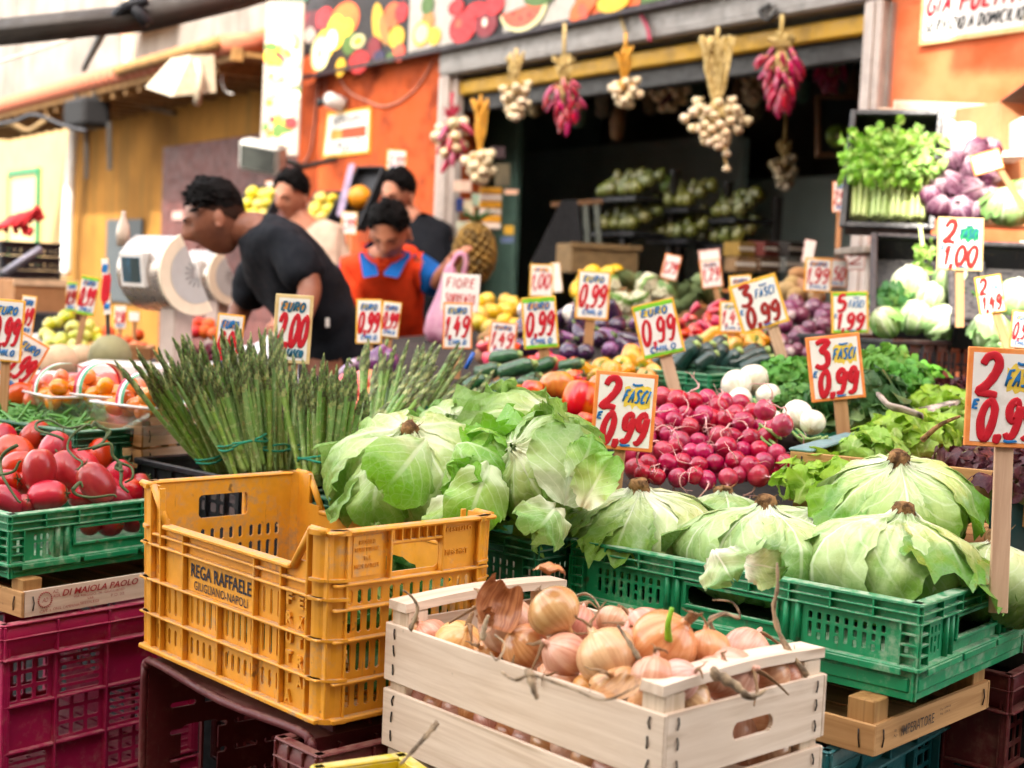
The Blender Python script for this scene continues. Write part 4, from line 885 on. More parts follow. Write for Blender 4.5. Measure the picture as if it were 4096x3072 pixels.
# ---- butter lettuce: loose broad leaves around a heart
def loose_leaf(mb, M, L, W, r, droop, cup, ruf, nu=16, nv=22, m=0, lob=0.0, lobn=5):
    s0 = r.uniform(0, 9); fr = r.uniform(2.2, 3.4)
    def fn(u, v):
        s = 2*u-1; w = W*((.25+.75*math.sin(math.pi/2*v/.58)**.8) if v < .58 else math.sqrt(max(.0025, 1-((v-.58)/.425)**2)))*(1-lob+lob*abs(math.cos(lobn*math.pi*v)))
        y = L*v; z = cup*W*s*s*(.3+.7*math.sin(math.pi*min(v, .9)))
        z += ruf*W*(s*s*math.sin(fr*6.28*v+s0+(1.5 if s > 0 else 0))*.26+.16*s**6*math.sin(fr*21*v+s0*2+s)+.16*v**5*math.sin(s*9+s0))+ruf*.28*W*nz(s*1.9+s0, v*3.4, s0)+ruf*.22*W*(v**3)*math.sin(s*3+s0)
        z += .10*W*math.exp(-(s/.1)**2)*-(1-v)
        a = droop*v*v; yy = y*math.cos(a*.5); zz = z*math.cos(a)-L*v*math.sin(a*.5)
        return (s*w, yy-z*math.sin(a)*.6, zz)
    mb.grid(fn, nu, nv, m, M, r.random())
def loose_head(seed, Rr, n1=16, n2=10, W=.06, up=True, ruf=.35):
    r = random.Random(seed); mb = MB()
    for i in range(n1+n2):
        out = i < n1; az = i*2.399+r.uniform(-.25, .25)
        el = R(r.uniform(2, 38)) if out else R(r.uniform(40, 82)); L = Rr*(r.uniform(.85, 1.1) if out else r.uniform(.65, .9)); w = W*(r.uniform(.85, 1.15) if out else r.uniform(.7, .95))
        M = rotm('Z', az) @ rotm('X', el) @ Matrix.Translation((0, .012, 0)) @ rotm('Y', r.uniform(-.35, .35))
        loose_leaf(mb, M, L, w, r, r.uniform(.5, 1.5) if out else r.uniform(-.6, .5), r.uniform(.2, .6), ruf)
    mb.ball(Vector((0, 0, .02)), Rr*.35, 10, 0)
    return mb
BG = 'butter lettuces beside the yellow crate'
BL = [(1640, 1905, 2.38, .125, .060, 28, -10, 0.3, 'pale butter lettuce lying on its side with a dark root, nearest the asparagus'),
      (1960, 1930, 2.28, .088, .052, -78, 14, 1.1, 'loose butter lettuce between two larger heads, leaves hanging over the crate edge'),
      (2205, 1880, 2.24, .098, .066, -62, -22, 2.0, 'large butter lettuce with one broad pale leaf standing up beside the price sign'),
      (1820, 1815, 2.50, .10, .055, -40, 0, 3.0, 'butter lettuce behind the others, close to the asparagus tips'),
      (2080, 1780, 2.46, .105, .055, -50, 5, 4.2, 'upright butter lettuce in front of the ribbed tomatoes')]
for i, (px, py, d, rr_, w_, rx, ry, rz, lab) in enumerate(BL):
    t = thing('butter_lettuce', lab, 'lettuce', euler(P(px, py, d), R(rx), R(ry), rz), BG); obj('leaves', wrapped_head(40+i, rr_*.86, rr_*.72, 15, 1.9, .14, 26, 28, None, .05, 1.1, (.42, .8), 2.1) if i == 0 else wrapped_head(44+i, rr_*.74, rr_*.8, 18, 1.9, .16, 22, 26, None, .05, 1.2, (.5, .95), 1.9).merge(loose_head(40+i, rr_*.95, 18, 9, w_*.58, ruf=1.0), rotm('X', math.pi) @ Matrix.Translation((0, 0, -rr_*.3))), m_but, t)
    st = obj('root_stub', root_stub(50+i, .1, .035, .02), m_stub, t); st.matrix_local = Matrix.Translation((0, 0, rr_*.66)) if i == 0 else Matrix.Translation((0, 0, -.015)) @ rotm('X', math.pi)
# broad standing leaf and stray leaves of the large head
def stray(label, M, L, W, seed, mat, droop=.4, cup=.3, ruf=.35, name='lettuce_leaf', grp='loose lettuce leaves'):
    mb = MB(); loose_leaf(mb, Matrix.Identity(4), L, W, random.Random(seed), droop, cup, ruf, 18, 20); return tag(obj(name, mb, mat, None, M), label, 'leaf', grp)
def lm(px, py, d, tipx, tipy, td, face=0.0):
    a = P(px, py, d); b = P(tipx, tipy, td); y = (b-a).normalized(); z = (-FWD-y*(-FWD).dot(y)).normalized(); x = y.cross(z); return FR(a, x, y, z) @ rotm('Y', face)
stray('broad pale leaf standing upright against the radish price sign', lm(2260, 2020, 2.12, 2330, 1680, 2.16, .25), .135, .068, 1, m_but, .35, -.25, .3)
stray('curled green leaf leaning right of the large butter lettuce', lm(2330, 2030, 2.12, 2440, 1810, 2.08, -.5), .095, .035, 2, m_but, .5, .4, .5)
stray('wide folded leaf hanging over the crate rim below the butter lettuce', lm(1830, 1960, 2.22, 1800, 2080, 2.16, .2), .075, .05, 3, m_but, .9, -.4, .5)
stray('yellow-green leaf drooping at the left end of the butter lettuces', lm(1540, 1830, 2.28, 1480, 2010, 2.24, .3), .105, .055, 4, m_but, .9, -.5, .35)
stray('pale leaf spread over the first butter lettuce', lm(1700, 1760, 2.3, 1560, 1960, 2.14, -.2), .125, .065, 5, m_but, .9, -.45, .3)
stray('leaf standing up behind the butter lettuces before the ribbed tomatoes', lm(2120, 1800, 2.4, 2230, 1645, 2.4, .3), .085, .045, 6, m_but, .3, .3, .4)
stray('crinkled leaf lying across the second butter lettuce', lm(1960, 1850, 2.18, 1880, 2050, 2.12, .1), .105, .05, 7, m_but, 1.0, -.4, .6)
stray('small cupped leaf at the right shoulder of the large butter lettuce', lm(2290, 1930, 2.14, 2390, 1760, 2.12, .4), .08, .04, 12, m_but, .7, .5, .5)
stray('torn pale leaf at the foot of the large butter lettuce', lm(2230, 2020, 2.12, 2170, 2100, 2.08, 0), .06, .045, 8, m_but, .6, -.3, .6)
stray('pale shrivelled leaf over the rim in the middle of the bright green crate', lm(2980, 2250, 1.86, 3120, 2285, 1.84, .4), .055, .03, 9, m_ltc, .6, .3, .6)
stray('leaf with a brown edge over the rim of the bright green crate', lm(2860, 2200, 1.9, 2900, 2280, 1.87, .3), .05, .04, 10, m_ltc, .6, -.3, .5)
# lettuces inside the yellow crate
for i, (x, y, lab) in enumerate([(.19, .10, 'dark green lettuce at the near end inside the yellow crate'), (.12, .34, 'dark green lettuce low in the far end of the yellow crate')]):
    t = thing('butter_lettuce', lab, 'lettuce', YM @ Matrix.Translation((x, y, .045 if i else .06)), 'lettuces inside the yellow crate'); obj('leaves', loose_head(70+i, .105 if i else .135, 14, 9, .055), m_dkleaf, t)
stray('green leaf showing through the handle hole of the yellow crate', YM @ Matrix.Translation((.14, .05, .12)) @ rotm('X', R(70)) @ rotm('Y', .4), .1, .05, 11, m_dkleaf, .3, .3, .4)
# ---- onions
m_onion = skinmat('onion_skin', '#d8a878', '#c48a5c', (40, 1.4), .26, .35, '#8a6444', .014, .12, .1, None, None, (.35, .65))
m_onp = skinmat('onion_skin_pink', '#dcae96', '#c98c74', (36, 1.6), .3, .3, '#9a7660', .014, .12, .1, None, None, (.35, .65))
m_husk = plain('dry_husk', '#b08d66', .7, .45, 40, .3, 80, c2='#6a4e38', transl=.2)
m_peel = skinmat('onion_peel', '#c58a55', '#9c6236', (30, 1.2), .4, .15)
def onion_mesh(seed, neck=True):
    r = random.Random(seed); mb = MB(); sq = r.uniform(.82, 1.0)
    pr = []
    for i in range(19):
        th = math.pi*(1-i/18*.94)-.02; pr.append((max(.002, math.sin(th)), sq*math.cos(th)))
    pr += [(.15, sq*1.03), (.11, sq*1.18), (.07, sq*1.32)]
    k = r.uniform(0, 6); mb.lathe([(a, b) for a, b in pr], 22, 0, None, lambda a, v: 1+.02*math.sin(3*a+k)+.012*math.sin(7*a+2*k), r.random()); return mb
def husk_mesh(seed):
    r = random.Random(seed); mb = MB()
    for j in range(2):
        p = [Vector((r.uniform(-.04, .04), r.uniform(-.04, .04), 1.0))]; d = Vector((r.uniform(-.7, .7), r.uniform(-.7, .7), .8))
        for i in range(5): p.append(p[-1]+d*.18); d += Vector((r.uniform(-.7, .7), r.uniform(-.7, .7), r.uniform(-.6, .25)))
        mb.tube(smooth_path(p, 3), lambda t: .16*(1-.8*t), 6, flat=.4)
    for i in range(12):
        a = r.uniform(0, 6.28); mb.tube([(0.05*math.cos(a), .05*math.sin(a), -.86), (.13*math.cos(a), .13*math.sin(a), -.98), (.2*math.cos(a+.4), .2*math.sin(a+.4), -1.0)], .012, 4)
    return mb
on_me = [onion_mesh(s).mesh('onion', [m_onion if s % 2 else m_onp]) for s in range(6)]; hu_me = [husk_mesh(s).mesh('dry_stem', [m_husk]) for s in range(6)]
onions = []
OM = RZ(ON, OA); used_o = []
def onion(px, py, d, r, dirv, k, lab=None):
    for _ in range(60):                                  # keep it inside the crate walls
        q = OM.inverted() @ P(px, py, d)
        if q.x > r*.45+.007 and q.y > r*.45+.007: break
        d += .004
    q = OM.inverted() @ P(px, py, d); q.x = max(q.x, r*.92+.007); q.y = max(q.y, r*.92+.007); q.z = max(q.z, .148); M = along(OM @ q, dirv, k*1.1, r); o = bpy.data.objects.new('onion', on_me[k % 6])
    COL.objects.link(o); o.matrix_world = M; tag(o, lab, 'onion', 'brown onions in the pale wooden crate'); h = bpy.data.objects.new('dry_stem', hu_me[(k*5+1) % 6]); COL.objects.link(h); h.parent = o
    onions.append(o); return o
onion(2182, 2448, 1.70, .0335, (.6, -.2, -.7), 1, 'biggest bare golden onion standing proud at the back of the heap')
for i, (px, py, d, rp, dv) in enumerate([(1990, 2500, 1.78, 105, (-.4, -.2, .8)), (1800, 2575, 1.74, 95, (.3, -.4, .7)), (1700, 2545, 1.82, 70, (-.6, .2, .6)), (2070, 2590, 1.66, 92, (-.6, -.3, .7)), (2300, 2505, 1.78, 85, (.3, .5, .6)), (2385, 2625, 1.60, 118, (-.5, .3, .75)),
    (2230, 2620, 1.65, 85, (-.7, -.3, .5)), (2055, 2680, 1.55, 75, (-.3, -.8, .3)), (2450, 2480, 1.74, 60, (.4, .6, .5)), (2650, 2570, 1.68, 125, (.6, -.2, .7)), (2580, 2530, 1.76, 95, (-.4, .7, .5)), (2830, 2590, 1.70, 82, (-.1, .1, 1)), (2980, 2605, 1.76, 90, (.5, .5, .6)), (3085, 2690, 1.72, 80, (.8, .2, .4)),
    (2590, 2705, 1.56, 85, (.1, .2, .9)), (2430, 2740, 1.52, 95, (-.2, -.7, .6)), (2720, 2715, 1.60, 75, (.7, -.4, .6)), (2560, 2790, 1.47, 75, (.4, -.6, .5)), (2960, 2710, 1.64, 105, (.6, -.6, .4)), (2780, 2800, 1.53, 92, (-.4, -.6, .6)), (2860, 2690, 1.66, 70, (.3, -.3, .8)), (3120, 2650, 1.78, 55, (.3, .6, .4)),
    (2220, 2730, 1.54, 80, (-.6, -.6, .4)), (1930, 2610, 1.66, 60, (-.5, -.6, .5)), (2490, 2580, 1.68, 70, (.2, .4, .9)), (2330, 2760, 1.50, 65, (.3, -.8, .2)), (3170, 2700, 1.68, 60, (.6, -.3, .4)), (1640, 2525, 1.84, 55, (-.3, .4, .7))]):
    onion(px, py+6, d, 1.13*rp*d/F_PX, dv, i+2)
# second layer seen between the planks and through the handle
for i in range(26):
    y = .04+.42*(i % 13)/12; x = .045 if i < 13 else .24; M = OM @ Matrix.Translation((x, y, .068+.006*math.sin(i*5))) @ euler((0, 0, 0), i*1.7, i*.9, i, .0295)
    o = bpy.data.objects.new('onion', on_me[i % 6]); COL.objects.link(o); o.matrix_world = M; tag(o, None, 'onion', 'brown onions in the pale wooden crate'); onions.append(o)
for i in range(8):
    M = OM @ Matrix.Translation((.05+.2*(i % 4)/3, .05+.05*(i//4), .10)) @ euler((0, 0, 0), i*2.7, i*1.9, i, .031)
    o = bpy.data.objects.new('onion', on_me[i % 6]); COL.objects.link(o); o.matrix_world = M; tag(o, None, 'onion', 'brown onions in the pale wooden crate'); onions.append(o)
bpy.context.view_layer.update()
heap_labels([o for o in onions if o is not onions[0]], 'brown onion', 'the onion crate', 6)
# peels, straws, sprout
mb = MB(); mb.tube(smooth_path([P(2675, 2560, 1.64), P(2672, 2500, 1.63), P(2688, 2430, 1.63)], 5), lambda t: .0055*(1-.45*t), 8, flat=.6); tag(obj('onion_sprout', mb, plain('sprout_green', '#8cc02a', .4, .2, 30, transl=.2)), 'bright green sprout shooting up from an onion', 'sprout')
def peel(label, px, py, d, r, rx, ry, rz, span=1.6, h0=-.8, h1=.9):
    mb = MB(); mb.grid(lambda u, v: (r*math.cos(h0+(h1-h0)*v)*math.cos(span*(u-.5))*(1+.08*nz(u*9, v*9)), r*math.cos(h0+(h1-h0)*v)*math.sin(span*(u-.5)), r*math.sin(h0+(h1-h0)*v)+.1*r*math.sin(u*14)*(v > .9)), 16, 12)
    return tag(obj('onion_peel', mb, m_peel, None, euler(P(px, py, d), rx, ry, rz)), label, 'peel', 'papery onion peels')
peel('wide papery peel leaning on the big golden onion', 2030, 2415, 1.72, .038, .5, .3, 2.2, 2.2); peel('curled orange peel on top of the big golden onion', 2195, 2325, 1.70, .022, -.4, -1.2, 1.3, 1.8); peel('small torn peel on the left part of the onions', 1905, 2475, 1.72, .022, 1.0, .2, .6, 1.5); peel('pale peel lying across the front onions', 2470, 2690, 1.49, .028, .3, 1.2, 1.0, 1.5)
m_straw = plain('dry_straw', '#a58f72', .8, .4, 60, .2, c2='#5f5040')
def straw(label, pts, r, flat=None):
    mb = MB(); mb.tube(smooth_path([P(*p) for p in pts], 5), (lambda t: r*.72*(1-.6*t)*(1+.25*math.sin(t*37))), 6, flat=flat or .55); return tag(obj('dry_onion_stalk', mb, m_straw), label, 'stalk', 'dry onion stalks')
straw('long twisted stalk rising above the onions towards the crate', [(3230, 2705, 1.70), (3130, 2560, 1.72), (3095, 2440, 1.72), (3110, 2350, 1.71), (3108, 2250, 1.71)], .0062)
straw('curled dry stalk at the back right of the onions', [(2880, 2560, 1.74), (2840, 2480, 1.74), (2900, 2455, 1.74), (2960, 2470, 1.73), (2930, 2410, 1.73), (2850, 2400, 1.73)], .005)
straw('twisted blade of dry stalk by the left rail', [(1640, 2520, 1.80), (1670, 2440, 1.79), (1650, 2390, 1.79), (1610, 2360, 1.79)], .006, .3)
straw('dark stalk standing between the onions', [(1930, 2560, 1.66), (1940, 2500, 1.66), (1955, 2460, 1.66)], .007)
straw('grey stalk crossing the middle onions', [(2560, 2640, 1.60), (2510, 2560, 1.61), (2470, 2500, 1.62)], .006)
straw('dry stem arching over the back of the heap', [(2250, 2420, 1.78), (2330, 2375, 1.78), (2380, 2400, 1.77), (2420, 2480, 1.76)], .005)
straw('tangled straw hanging over the front plank', [(2010, 2690, 1.52), (2060, 2720, 1.48), (2120, 2700, 1.48), (2190, 2720, 1.47), (2300, 2760, 1.46), (2420, 2800, 1.44), (2560, 2740, 1.45)], .0035)
straw('short dark tuft hanging on the front plank', [(2120, 2690, 1.49), (2130, 2740, 1.475), (2150, 2795, 1.475)], .012, .5)
straw('thin straw leaf below the front plank', [(1750, 2890, 1.60), (1690, 2960, 1.58), (1600, 3060, 1.56)], .006, .35)
straw('wispy dry root among the left onions', [(1980, 2540, 1.64), (2020, 2580, 1.62), (1990, 2640, 1.6), (1960, 2610, 1.61)], .003)
straw('papery husk bundle on the right onions', [(2850, 2690, 1.58), (2940, 2740, 1.56), (3000, 2790, 1.55), (3060, 2760, 1.56)], .014, .5)
# ---- long red tomatoes with vine stalks
m_tom = skinmat('tomato_skin', '#b81806', '#a00f05', (5, 1.5), .3, .2, None, .012, .06, .2, '#b84a14', None, (.3, .7), .12)
m_torg = skinmat('orange_tomato_skin', '#d8612c', '#c04a22', (4, 1.6), .28, .35, None, .02, .12, .1, '#8f8a34', None, (.35, .65), .1)
m_vine = plain('tomato_vine', '#4b5a34', .7, .35, 40, .3)
def tomato_mesh(s, el=1.35):
    r = random.Random(s); mb = MB(); pr = []
    for i in range(17):
        th = math.pi*(1-i/16)*.985+.02; rr_ = math.sin(th)**.85; z = el*math.cos(th)
        if i > 14: z -= (i-14)*.035
        pr.append((max(.004, rr_), z))
    k = r.uniform(0, 6); mb.lathe(pr, 20, 0, None, lambda a, v: 1+.03*math.sin(3*a+k)+.015*math.sin(5*a), r.random()); return mb
def calyx_mesh(s):
    r = random.Random(s); mb = MB()
    for i in range(5):
        a = i*1.257+r.uniform(-.2, .2); mb.tube(smooth_path([(0, 0, 1.26), (.2*math.cos(a), .2*math.sin(a), 1.33), (.42*math.cos(a), .42*math.sin(a), 1.25+r.uniform(-.05, .15)), (.55*math.cos(a+.3), .55*math.sin(a+.3), 1.3+r.uniform(0, .25))], 3), lambda t: .06*(1-.8*t), 5, flat=.5)
    mb.tube([(0, 0, 1.24), (.03, .02, 1.4), (.1, .05, 1.6)], .055, 6); return mb
to_me = [tomato_mesh(s).mesh('tomato', [m_tom]) for s in range(4)]; ca_me = [calyx_mesh(s).mesh('calyx', [m_vine]) for s in range(4)]
tomatoes = []
def tomato(px, py, d, rpx, dv, k, cal=True, me=None, grp='long red tomatoes', name='tomato'):
    o = bpy.data.objects.new(name, (me or to_me)[k % 4]); COL.objects.link(o); o.matrix_world = along(P(px, py, d), dv, k*1.3, rpx*d/F_PX); tag(o, None, 'tomato', grp)
    if cal: c = bpy.data.objects.new('calyx', ca_me[k % 4]); COL.objects.link(c); c.parent = o
    return o
X, Y_, Z_ = RGT, FWD, UPV
for i, (px, py, d, rp, dx, dy, dz, cal) in enumerate([(160, 1865, 2.45, 60, .05, -.1, 1, 0), (385, 1915, 2.44, 60, -.55, -.1, .75, 1), (190, 1965, 2.42, 55, 1, -.1, .12, 1), (60, 1790, 2.6, 58, -.9, .3, .4, 0), (135, 1735, 2.68, 52, .3, .3, .5, 1), (215, 1785, 2.56, 55, .35, .2, .8, 1),
    (75, 1845, 2.52, 52, .9, -.2, .3, 0), (15, 1915, 2.46, 50, .8, -.3, .2, 1), (275, 1870, 2.52, 62, -.5, .2, .8, 1), (395, 1805, 2.62, 48, .1, .4, .8, 1), (330, 1840, 2.58, 52, -.8, .3, .5, 1), (470, 1890, 2.55, 50, .5, .1, .7, 1), (30, 1985, 2.40, 48, -.6, -.3, .6, 1), (100, 2005, 2.42, 40, .4, -.6, .4, 1), (520, 1960, 2.52, 45, .2, -.3, .7, 0), (475, 1975, 2.50, 42, -.6, -.4, .4, 1),
    (545, 1930, 2.56, 42, .7, .1, .6, 1), (330, 1965, 2.46, 45, .7, -.5, .2, 1), (250, 1745, 2.70, 42, -.5, .5, .4, 0), (0, 1745, 2.66, 50, .3, .4, .6, 0), (430, 1950, 2.52, 46, .3, .6, .5, 0), (130, 1930, 2.50, 52, .6, .3, -.4, 0),
    (360, 2082, 2.50, 38, .2, -.9, .3, 0), (440, 2080, 2.52, 42, .8, -.5, .1, 1), (540, 2065, 2.56, 42, .9, -.3, .2, 0), (110, 2090, 2.46, 40, .6, -.5, .1, 0), (240, 2090, 2.48, 40, -.6, -.5, .2, 0), (600, 1985, 2.60, 42, -.2, .3, .7, 0)]):
    tomatoes.append(tomato(px, py+18, d+.07, rp*1.12, X*dx+Y_*dy+Z_*dz, i, cal))
bpy.context.view_layer.update(); heap_labels(tomatoes, 'long red tomato', 'the tomato crate', 6)
def vine(label, lines):
    mb = MB()
    for pts, r in lines: mb.tube(smooth_path([P(*p) for p in pts], 5), lambda t: r*(1-.45*t), 6)
    return tag(obj('tomato_vine', mb, m_vine), label, 'vine', 'tomato vine stalks')
vine('curly tomato vine arching over the middle tomatoes', [([(255, 1760, 2.5), (230, 1745, 2.5), (150, 1720, 2.52), (150, 1690, 2.54), (200, 1682, 2.56), (270, 1712, 2.54), (345, 1700, 2.52), (400, 1705, 2.5)], .003), ([(345, 1700, 2.5), (290, 1740, 2.48), (270, 1790, 2.47), (300, 1830, 2.44), (330, 1850, 2.42), (310, 1880, 2.41)], .0028), ([(400, 1705, 2.5), (430, 1730, 2.5), (410, 1770, 2.48), (370, 1790, 2.46), (310, 1800, 2.45)], .0035), ([(400, 1710, 2.5), (380, 1690, 2.5), (365, 1710, 2.49)], .004), ([(400, 1710, 2.5), (440, 1725, 2.5), (425, 1750, 2.49)], .004)])
vine('looping tomato vine hanging at the right end of the tomatoes', [([(370, 1795, 2.42), (440, 1775, 2.42), (450, 1820, 2.42), (480, 1850, 2.42), (525, 1870, 2.42), (530, 1910, 2.41), (500, 1930, 2.41)], .0034), ([(480, 1850, 2.42), (485, 1900, 2.41), (485, 1940, 2.40), (515, 1970, 2.40)], .004), ([(480, 1850, 2.42), (465, 1870, 2.42), (490, 1885, 2.41)], .005)])
vine('tomato vine at the left edge of the heap', [([(70, 1780, 2.4), (20, 1810, 2.4), (0, 1850, 2.4), (10, 1900, 2.38), (30, 1940, 2.37), (70, 2000, 2.36), (85, 2010, 2.36)], .0036), ([(0, 1900, 2.38), (55, 1885, 2.38), (75, 1850, 2.38), (85, 1845, 2.38)], .003)])
vine('thin tomato vine lying along the crate rim', [([(290, 1960, 2.36), (310, 1980, 2.36), (370, 1990, 2.36), (450, 1980, 2.37), (465, 1990, 2.37)], .0032), ([(290, 1960, 2.36), (320, 1930, 2.37), (330, 1950, 2.37)], .004)])
# ---- asparagus bunches
m_asp = leafmat('asparagus_skin', '#8aa850', '#6f9644', '#547a38', '#c9d49c', .4, 0.0, 7, .01, .0, lo=.0, hi=1.0, patch='#7f9a48', blister=60)
m_scale = plain('asparagus_scale', '#6d7a4c', .55, .4, 60, .1, c2='#4a4a3c', spec=.3); m_band = plain('green_rubber_band', '#0e8a6c', .45, .2, 20)
def spear_mesh(seed):
    r = random.Random(seed); L = 1.0; bx, by = r.uniform(-.07, .07), r.uniform(-.07, .07); hook = r.choice([0, 0, .05, .12, -.08])
    def c(t): return Vector((bx*math.sin(t*2.2)+hook*max(0, t-.75)**1.3*2, by*math.sin(t*2.5), t))
    mb = MB(); pts = [c(i/22) for i in range(23)]
    def rad(t): return .0235*(1 if t < .68 else (1.04-.2*((t-.68)/.2) if t < .88 else .84*max(.06, 1-((t-.88)/.12)**1.6)))
    mb.tube(pts, rad, 8, 0)
    def sc(t, a, ln, wd, m=1, op=.25):
        p = c(t); d = (c(min(1, t+.02))-c(max(0, t-.02))).normalized(); e = d.orthogonal().normalized(); f = d.cross(e); o = e*math.cos(a)+f*math.sin(a); s = d.cross(o); q = rad(t)
        b = p+o*q*1.0; v = [b-s*wd-d*.003, b+s*wd-d*.003, b+s*wd*.8+d*ln*.5+o*q*.22, b+d*ln+o*q*op, b-s*wd*.8+d*ln*.5+o*q*.22, b+o*q*.3+d*ln*.45]
        mb.add([tuple(x) for x in v], [(0, 1, 5), (1, 2, 5), (2, 3, 5), (3, 4, 5), (4, 0, 5)], m, True)
    for i in range(7): sc(.16+.085*i+r.uniform(-.02, .02), i*2.4+seed, .04, .012, 2)
    for i in range(34): t = .70+.285*i/33; sc(t, i*2.399+seed, .052-.02*(i/33), .019-.009*(i/33), 1 if i % 3 else 2, .6)
    return mb.mesh('asparagus_spear', [m_asp, m_scale, plain('asparagus_scale_pale', '#a9b076', .5, .3, 60, c2='#7d8a52')])
sp_me = [spear_mesh(s) for s in range(7)]
def bunch(label, bx, by, bd, tx, ty, td, n, fan, L=.235, rad=.03, band=.06, seed=1):
    r = random.Random(seed); a = P(bx, by, bd); b = P(tx, ty, td); ax = (b-a).normalized()
    M = along(a, ax); t = thing('asparagus_bunch', label, 'asparagus', M, 'tied bunches of asparagus')
    n = int(n*1.3); fan *= .72
    for i in range(n):
        q = math.sqrt((i+.5)/n); an = i*2.399; p = Vector((rad*q*math.cos(an), rad*q*math.sin(an), r.uniform(-.01, .01)))
        d = Vector((fan*q*math.cos(an)+r.gauss(0, .05), fan*q*math.sin(an)+r.gauss(0, .05), 1)); sc = L*r.uniform(.95, 1.25)
        o = bpy.data.objects.new('asparagus_spear', sp_me[r.randrange(7)]); COL.objects.link(o); o.parent = t; o.matrix_local = along(p, d, r.uniform(0, 6.28), 1) @ Matrix.Diagonal((.185*r.uniform(.85, 1.3),)*2+(sc, 1))
    mb = MB(); k = rad*1.06+fan*band*.9; mb.tube([(k*math.cos(x*.314), k*math.sin(x*.314), band+.004*math.sin(x*.9)) for x in range(21)], .0022, 6); mb.tube([(k*math.cos(x*.314), k*math.sin(x*.314), band+.007-.003*math.sin(x*.7)) for x in range(21)], .002, 6); obj('rubber_band', mb, m_band, t)
    return t
bunch('asparagus bunch leaning far left over the tomato punnets', 905, 1885, 2.70, 735, 1510, 2.66, 26, .32, .225, .034, .035, 1)
bunch('asparagus bunch leaning left in front of the orange price sign', 1000, 1885, 2.62, 905, 1500, 2.62, 22, .28, .19, .034, .05, 2)
bunch('tall asparagus bunch standing upright in the middle of the black crate', 1070, 1890, 2.66, 1020, 1440, 2.70, 30, .17, .225, .04, .035, 3)
bunch('asparagus bunch with green band behind the yellow crate corner', 1285, 1925, 2.58, 1300, 1560, 2.60, 30, .24, .18, .036, .035, 4)
bunch('asparagus bunch below the yellow price sign', 1200, 1890, 2.76, 1180, 1500, 2.80, 22, .22, .165, .036, .04, 5)
bunch('asparagus bunch lying slantwise towards the cucumbers', 1420, 1930, 2.62, 1760, 1560, 2.90, 30, .22, .27, .036, .10, 6)
bunch('darker asparagus bunch standing behind the slanting bunch', 1530, 1790, 2.86, 1610, 1480, 2.96, 24, .26, .19, .04, .03, 7)
bunch('asparagus bunch with fine tips beside the green courgettes', 1640, 1720, 2.96, 1800, 1500, 3.06, 22, .3, .17, .04, .03, 8)
def black_crate(label, M, W, L, Hc, grp='black plastic crates', mat=None):
    t = thing('black_crate', label, 'crate', M, grp); mb = MB()
    for k in range(4):
        Lw = L if k in (0, 2) else W; S = side(W, L, k); h = []; n = max(3, int(Lw/.03)); st = (Lw-.02)/n
        for i in range(n):
            for j in range(2): h += rr(.01+st*i+.004, .01+st*(i+1)-.004, .015+j*(Hc-.04)/2, .015+(j+1)*(Hc-.04)/2-.006, .002)
        mb.plate(Lw-.002, Hc, .0025, h, 0, S @ Matrix.Translation((.001, .001, 0))); mb.box(-.004, Lw+.004, -.006, .005, Hc-.012, Hc, 0, S, b=.002)
        for i in range(0, n+1, 2): mb.box(.01+st*i-.0015, .01+st*i+.0015, -.005, .0, .004, Hc-.013, 0, S)
    mb.box(.003, W-.003, .003, L-.003, 0, .003); obj('body', mb, mat or mp_blk, t); return t
ap = P(600, 1845, 2.80); ap.z = .842-.09
black_crate('black plastic crate holding the standing asparagus', RZ(Vector((-.475, 2.50, .745)), R(47)), .4, .33, .085)
# ================================================================== MORE PRODUCE (behind the front row)
def inst(name, me, M, cat, group, label=None, kids=()):
    o = bpy.data.objects.new(name, me); COL.objects.link(o); o.matrix_world = M; tag(o, label, cat, group)
    for kn, km in kids: c = bpy.data.objects.new(kn, km); COL.objects.link(c); c.parent = o
    return o
def rdir(r, up=.3): v = Vector((r.gauss(0, 1), r.gauss(0, 1), r.gauss(up, 1))); return v.normalized() if v.length > .01 else Vector((0, 0, 1))
def region(poly, step, r, jit=.35):
    xs = [p[0] for p in poly]; ys = [p[1] for p in poly]; out = []; y = min(ys); k = 0
    while y <= max(ys):
        x = min(xs)+(step*.5 if k % 2 else 0)
        while x <= max(xs):
            px, py = x+r.uniform(-jit, jit)*step, y+r.uniform(-jit, jit)*step; ins = False
            for i in range(len(poly)):
                (x1, y1), (x2, y2) = poly[i], poly[i-1]
                if (y1 > py) != (y2 > py) and px < (x2-x1)*(py-y1)/(y2-y1)+x1: ins = not ins
            if ins: out.append((px, py))
            x += step
        y += step*.82; k += 1
    return out
def heap(name, cat, base, where, mes, pts, dfn, rpx, rows, seed, group=None, kids=None, up=.3, dirv=None, asp=None):
    r = random.Random(seed); L = []
    for i, (px, py) in enumerate(pts):
        d = dfn(px, py)+r.uniform(-.02, .02); k = rpx*r.uniform(.85, 1.15)*d/F_PX
        dv = dirv(r) if dirv else rdir(r, up)
        L.append(inst(name, mes[i % len(mes)], along(P(px, py, d), dv, r.uniform(0, 6.28), k), cat, group or where, None, [(kids[0], kids[1][i % len(kids[1])])] if kids else ()))
    bpy.context.view_layer.update(); heap_labels(L, base, where, rows); return L
def lin(y0, d0, y1, d1): return lambda px, py: d0+(d1-d0)*(py-y0)/(y1-y0)
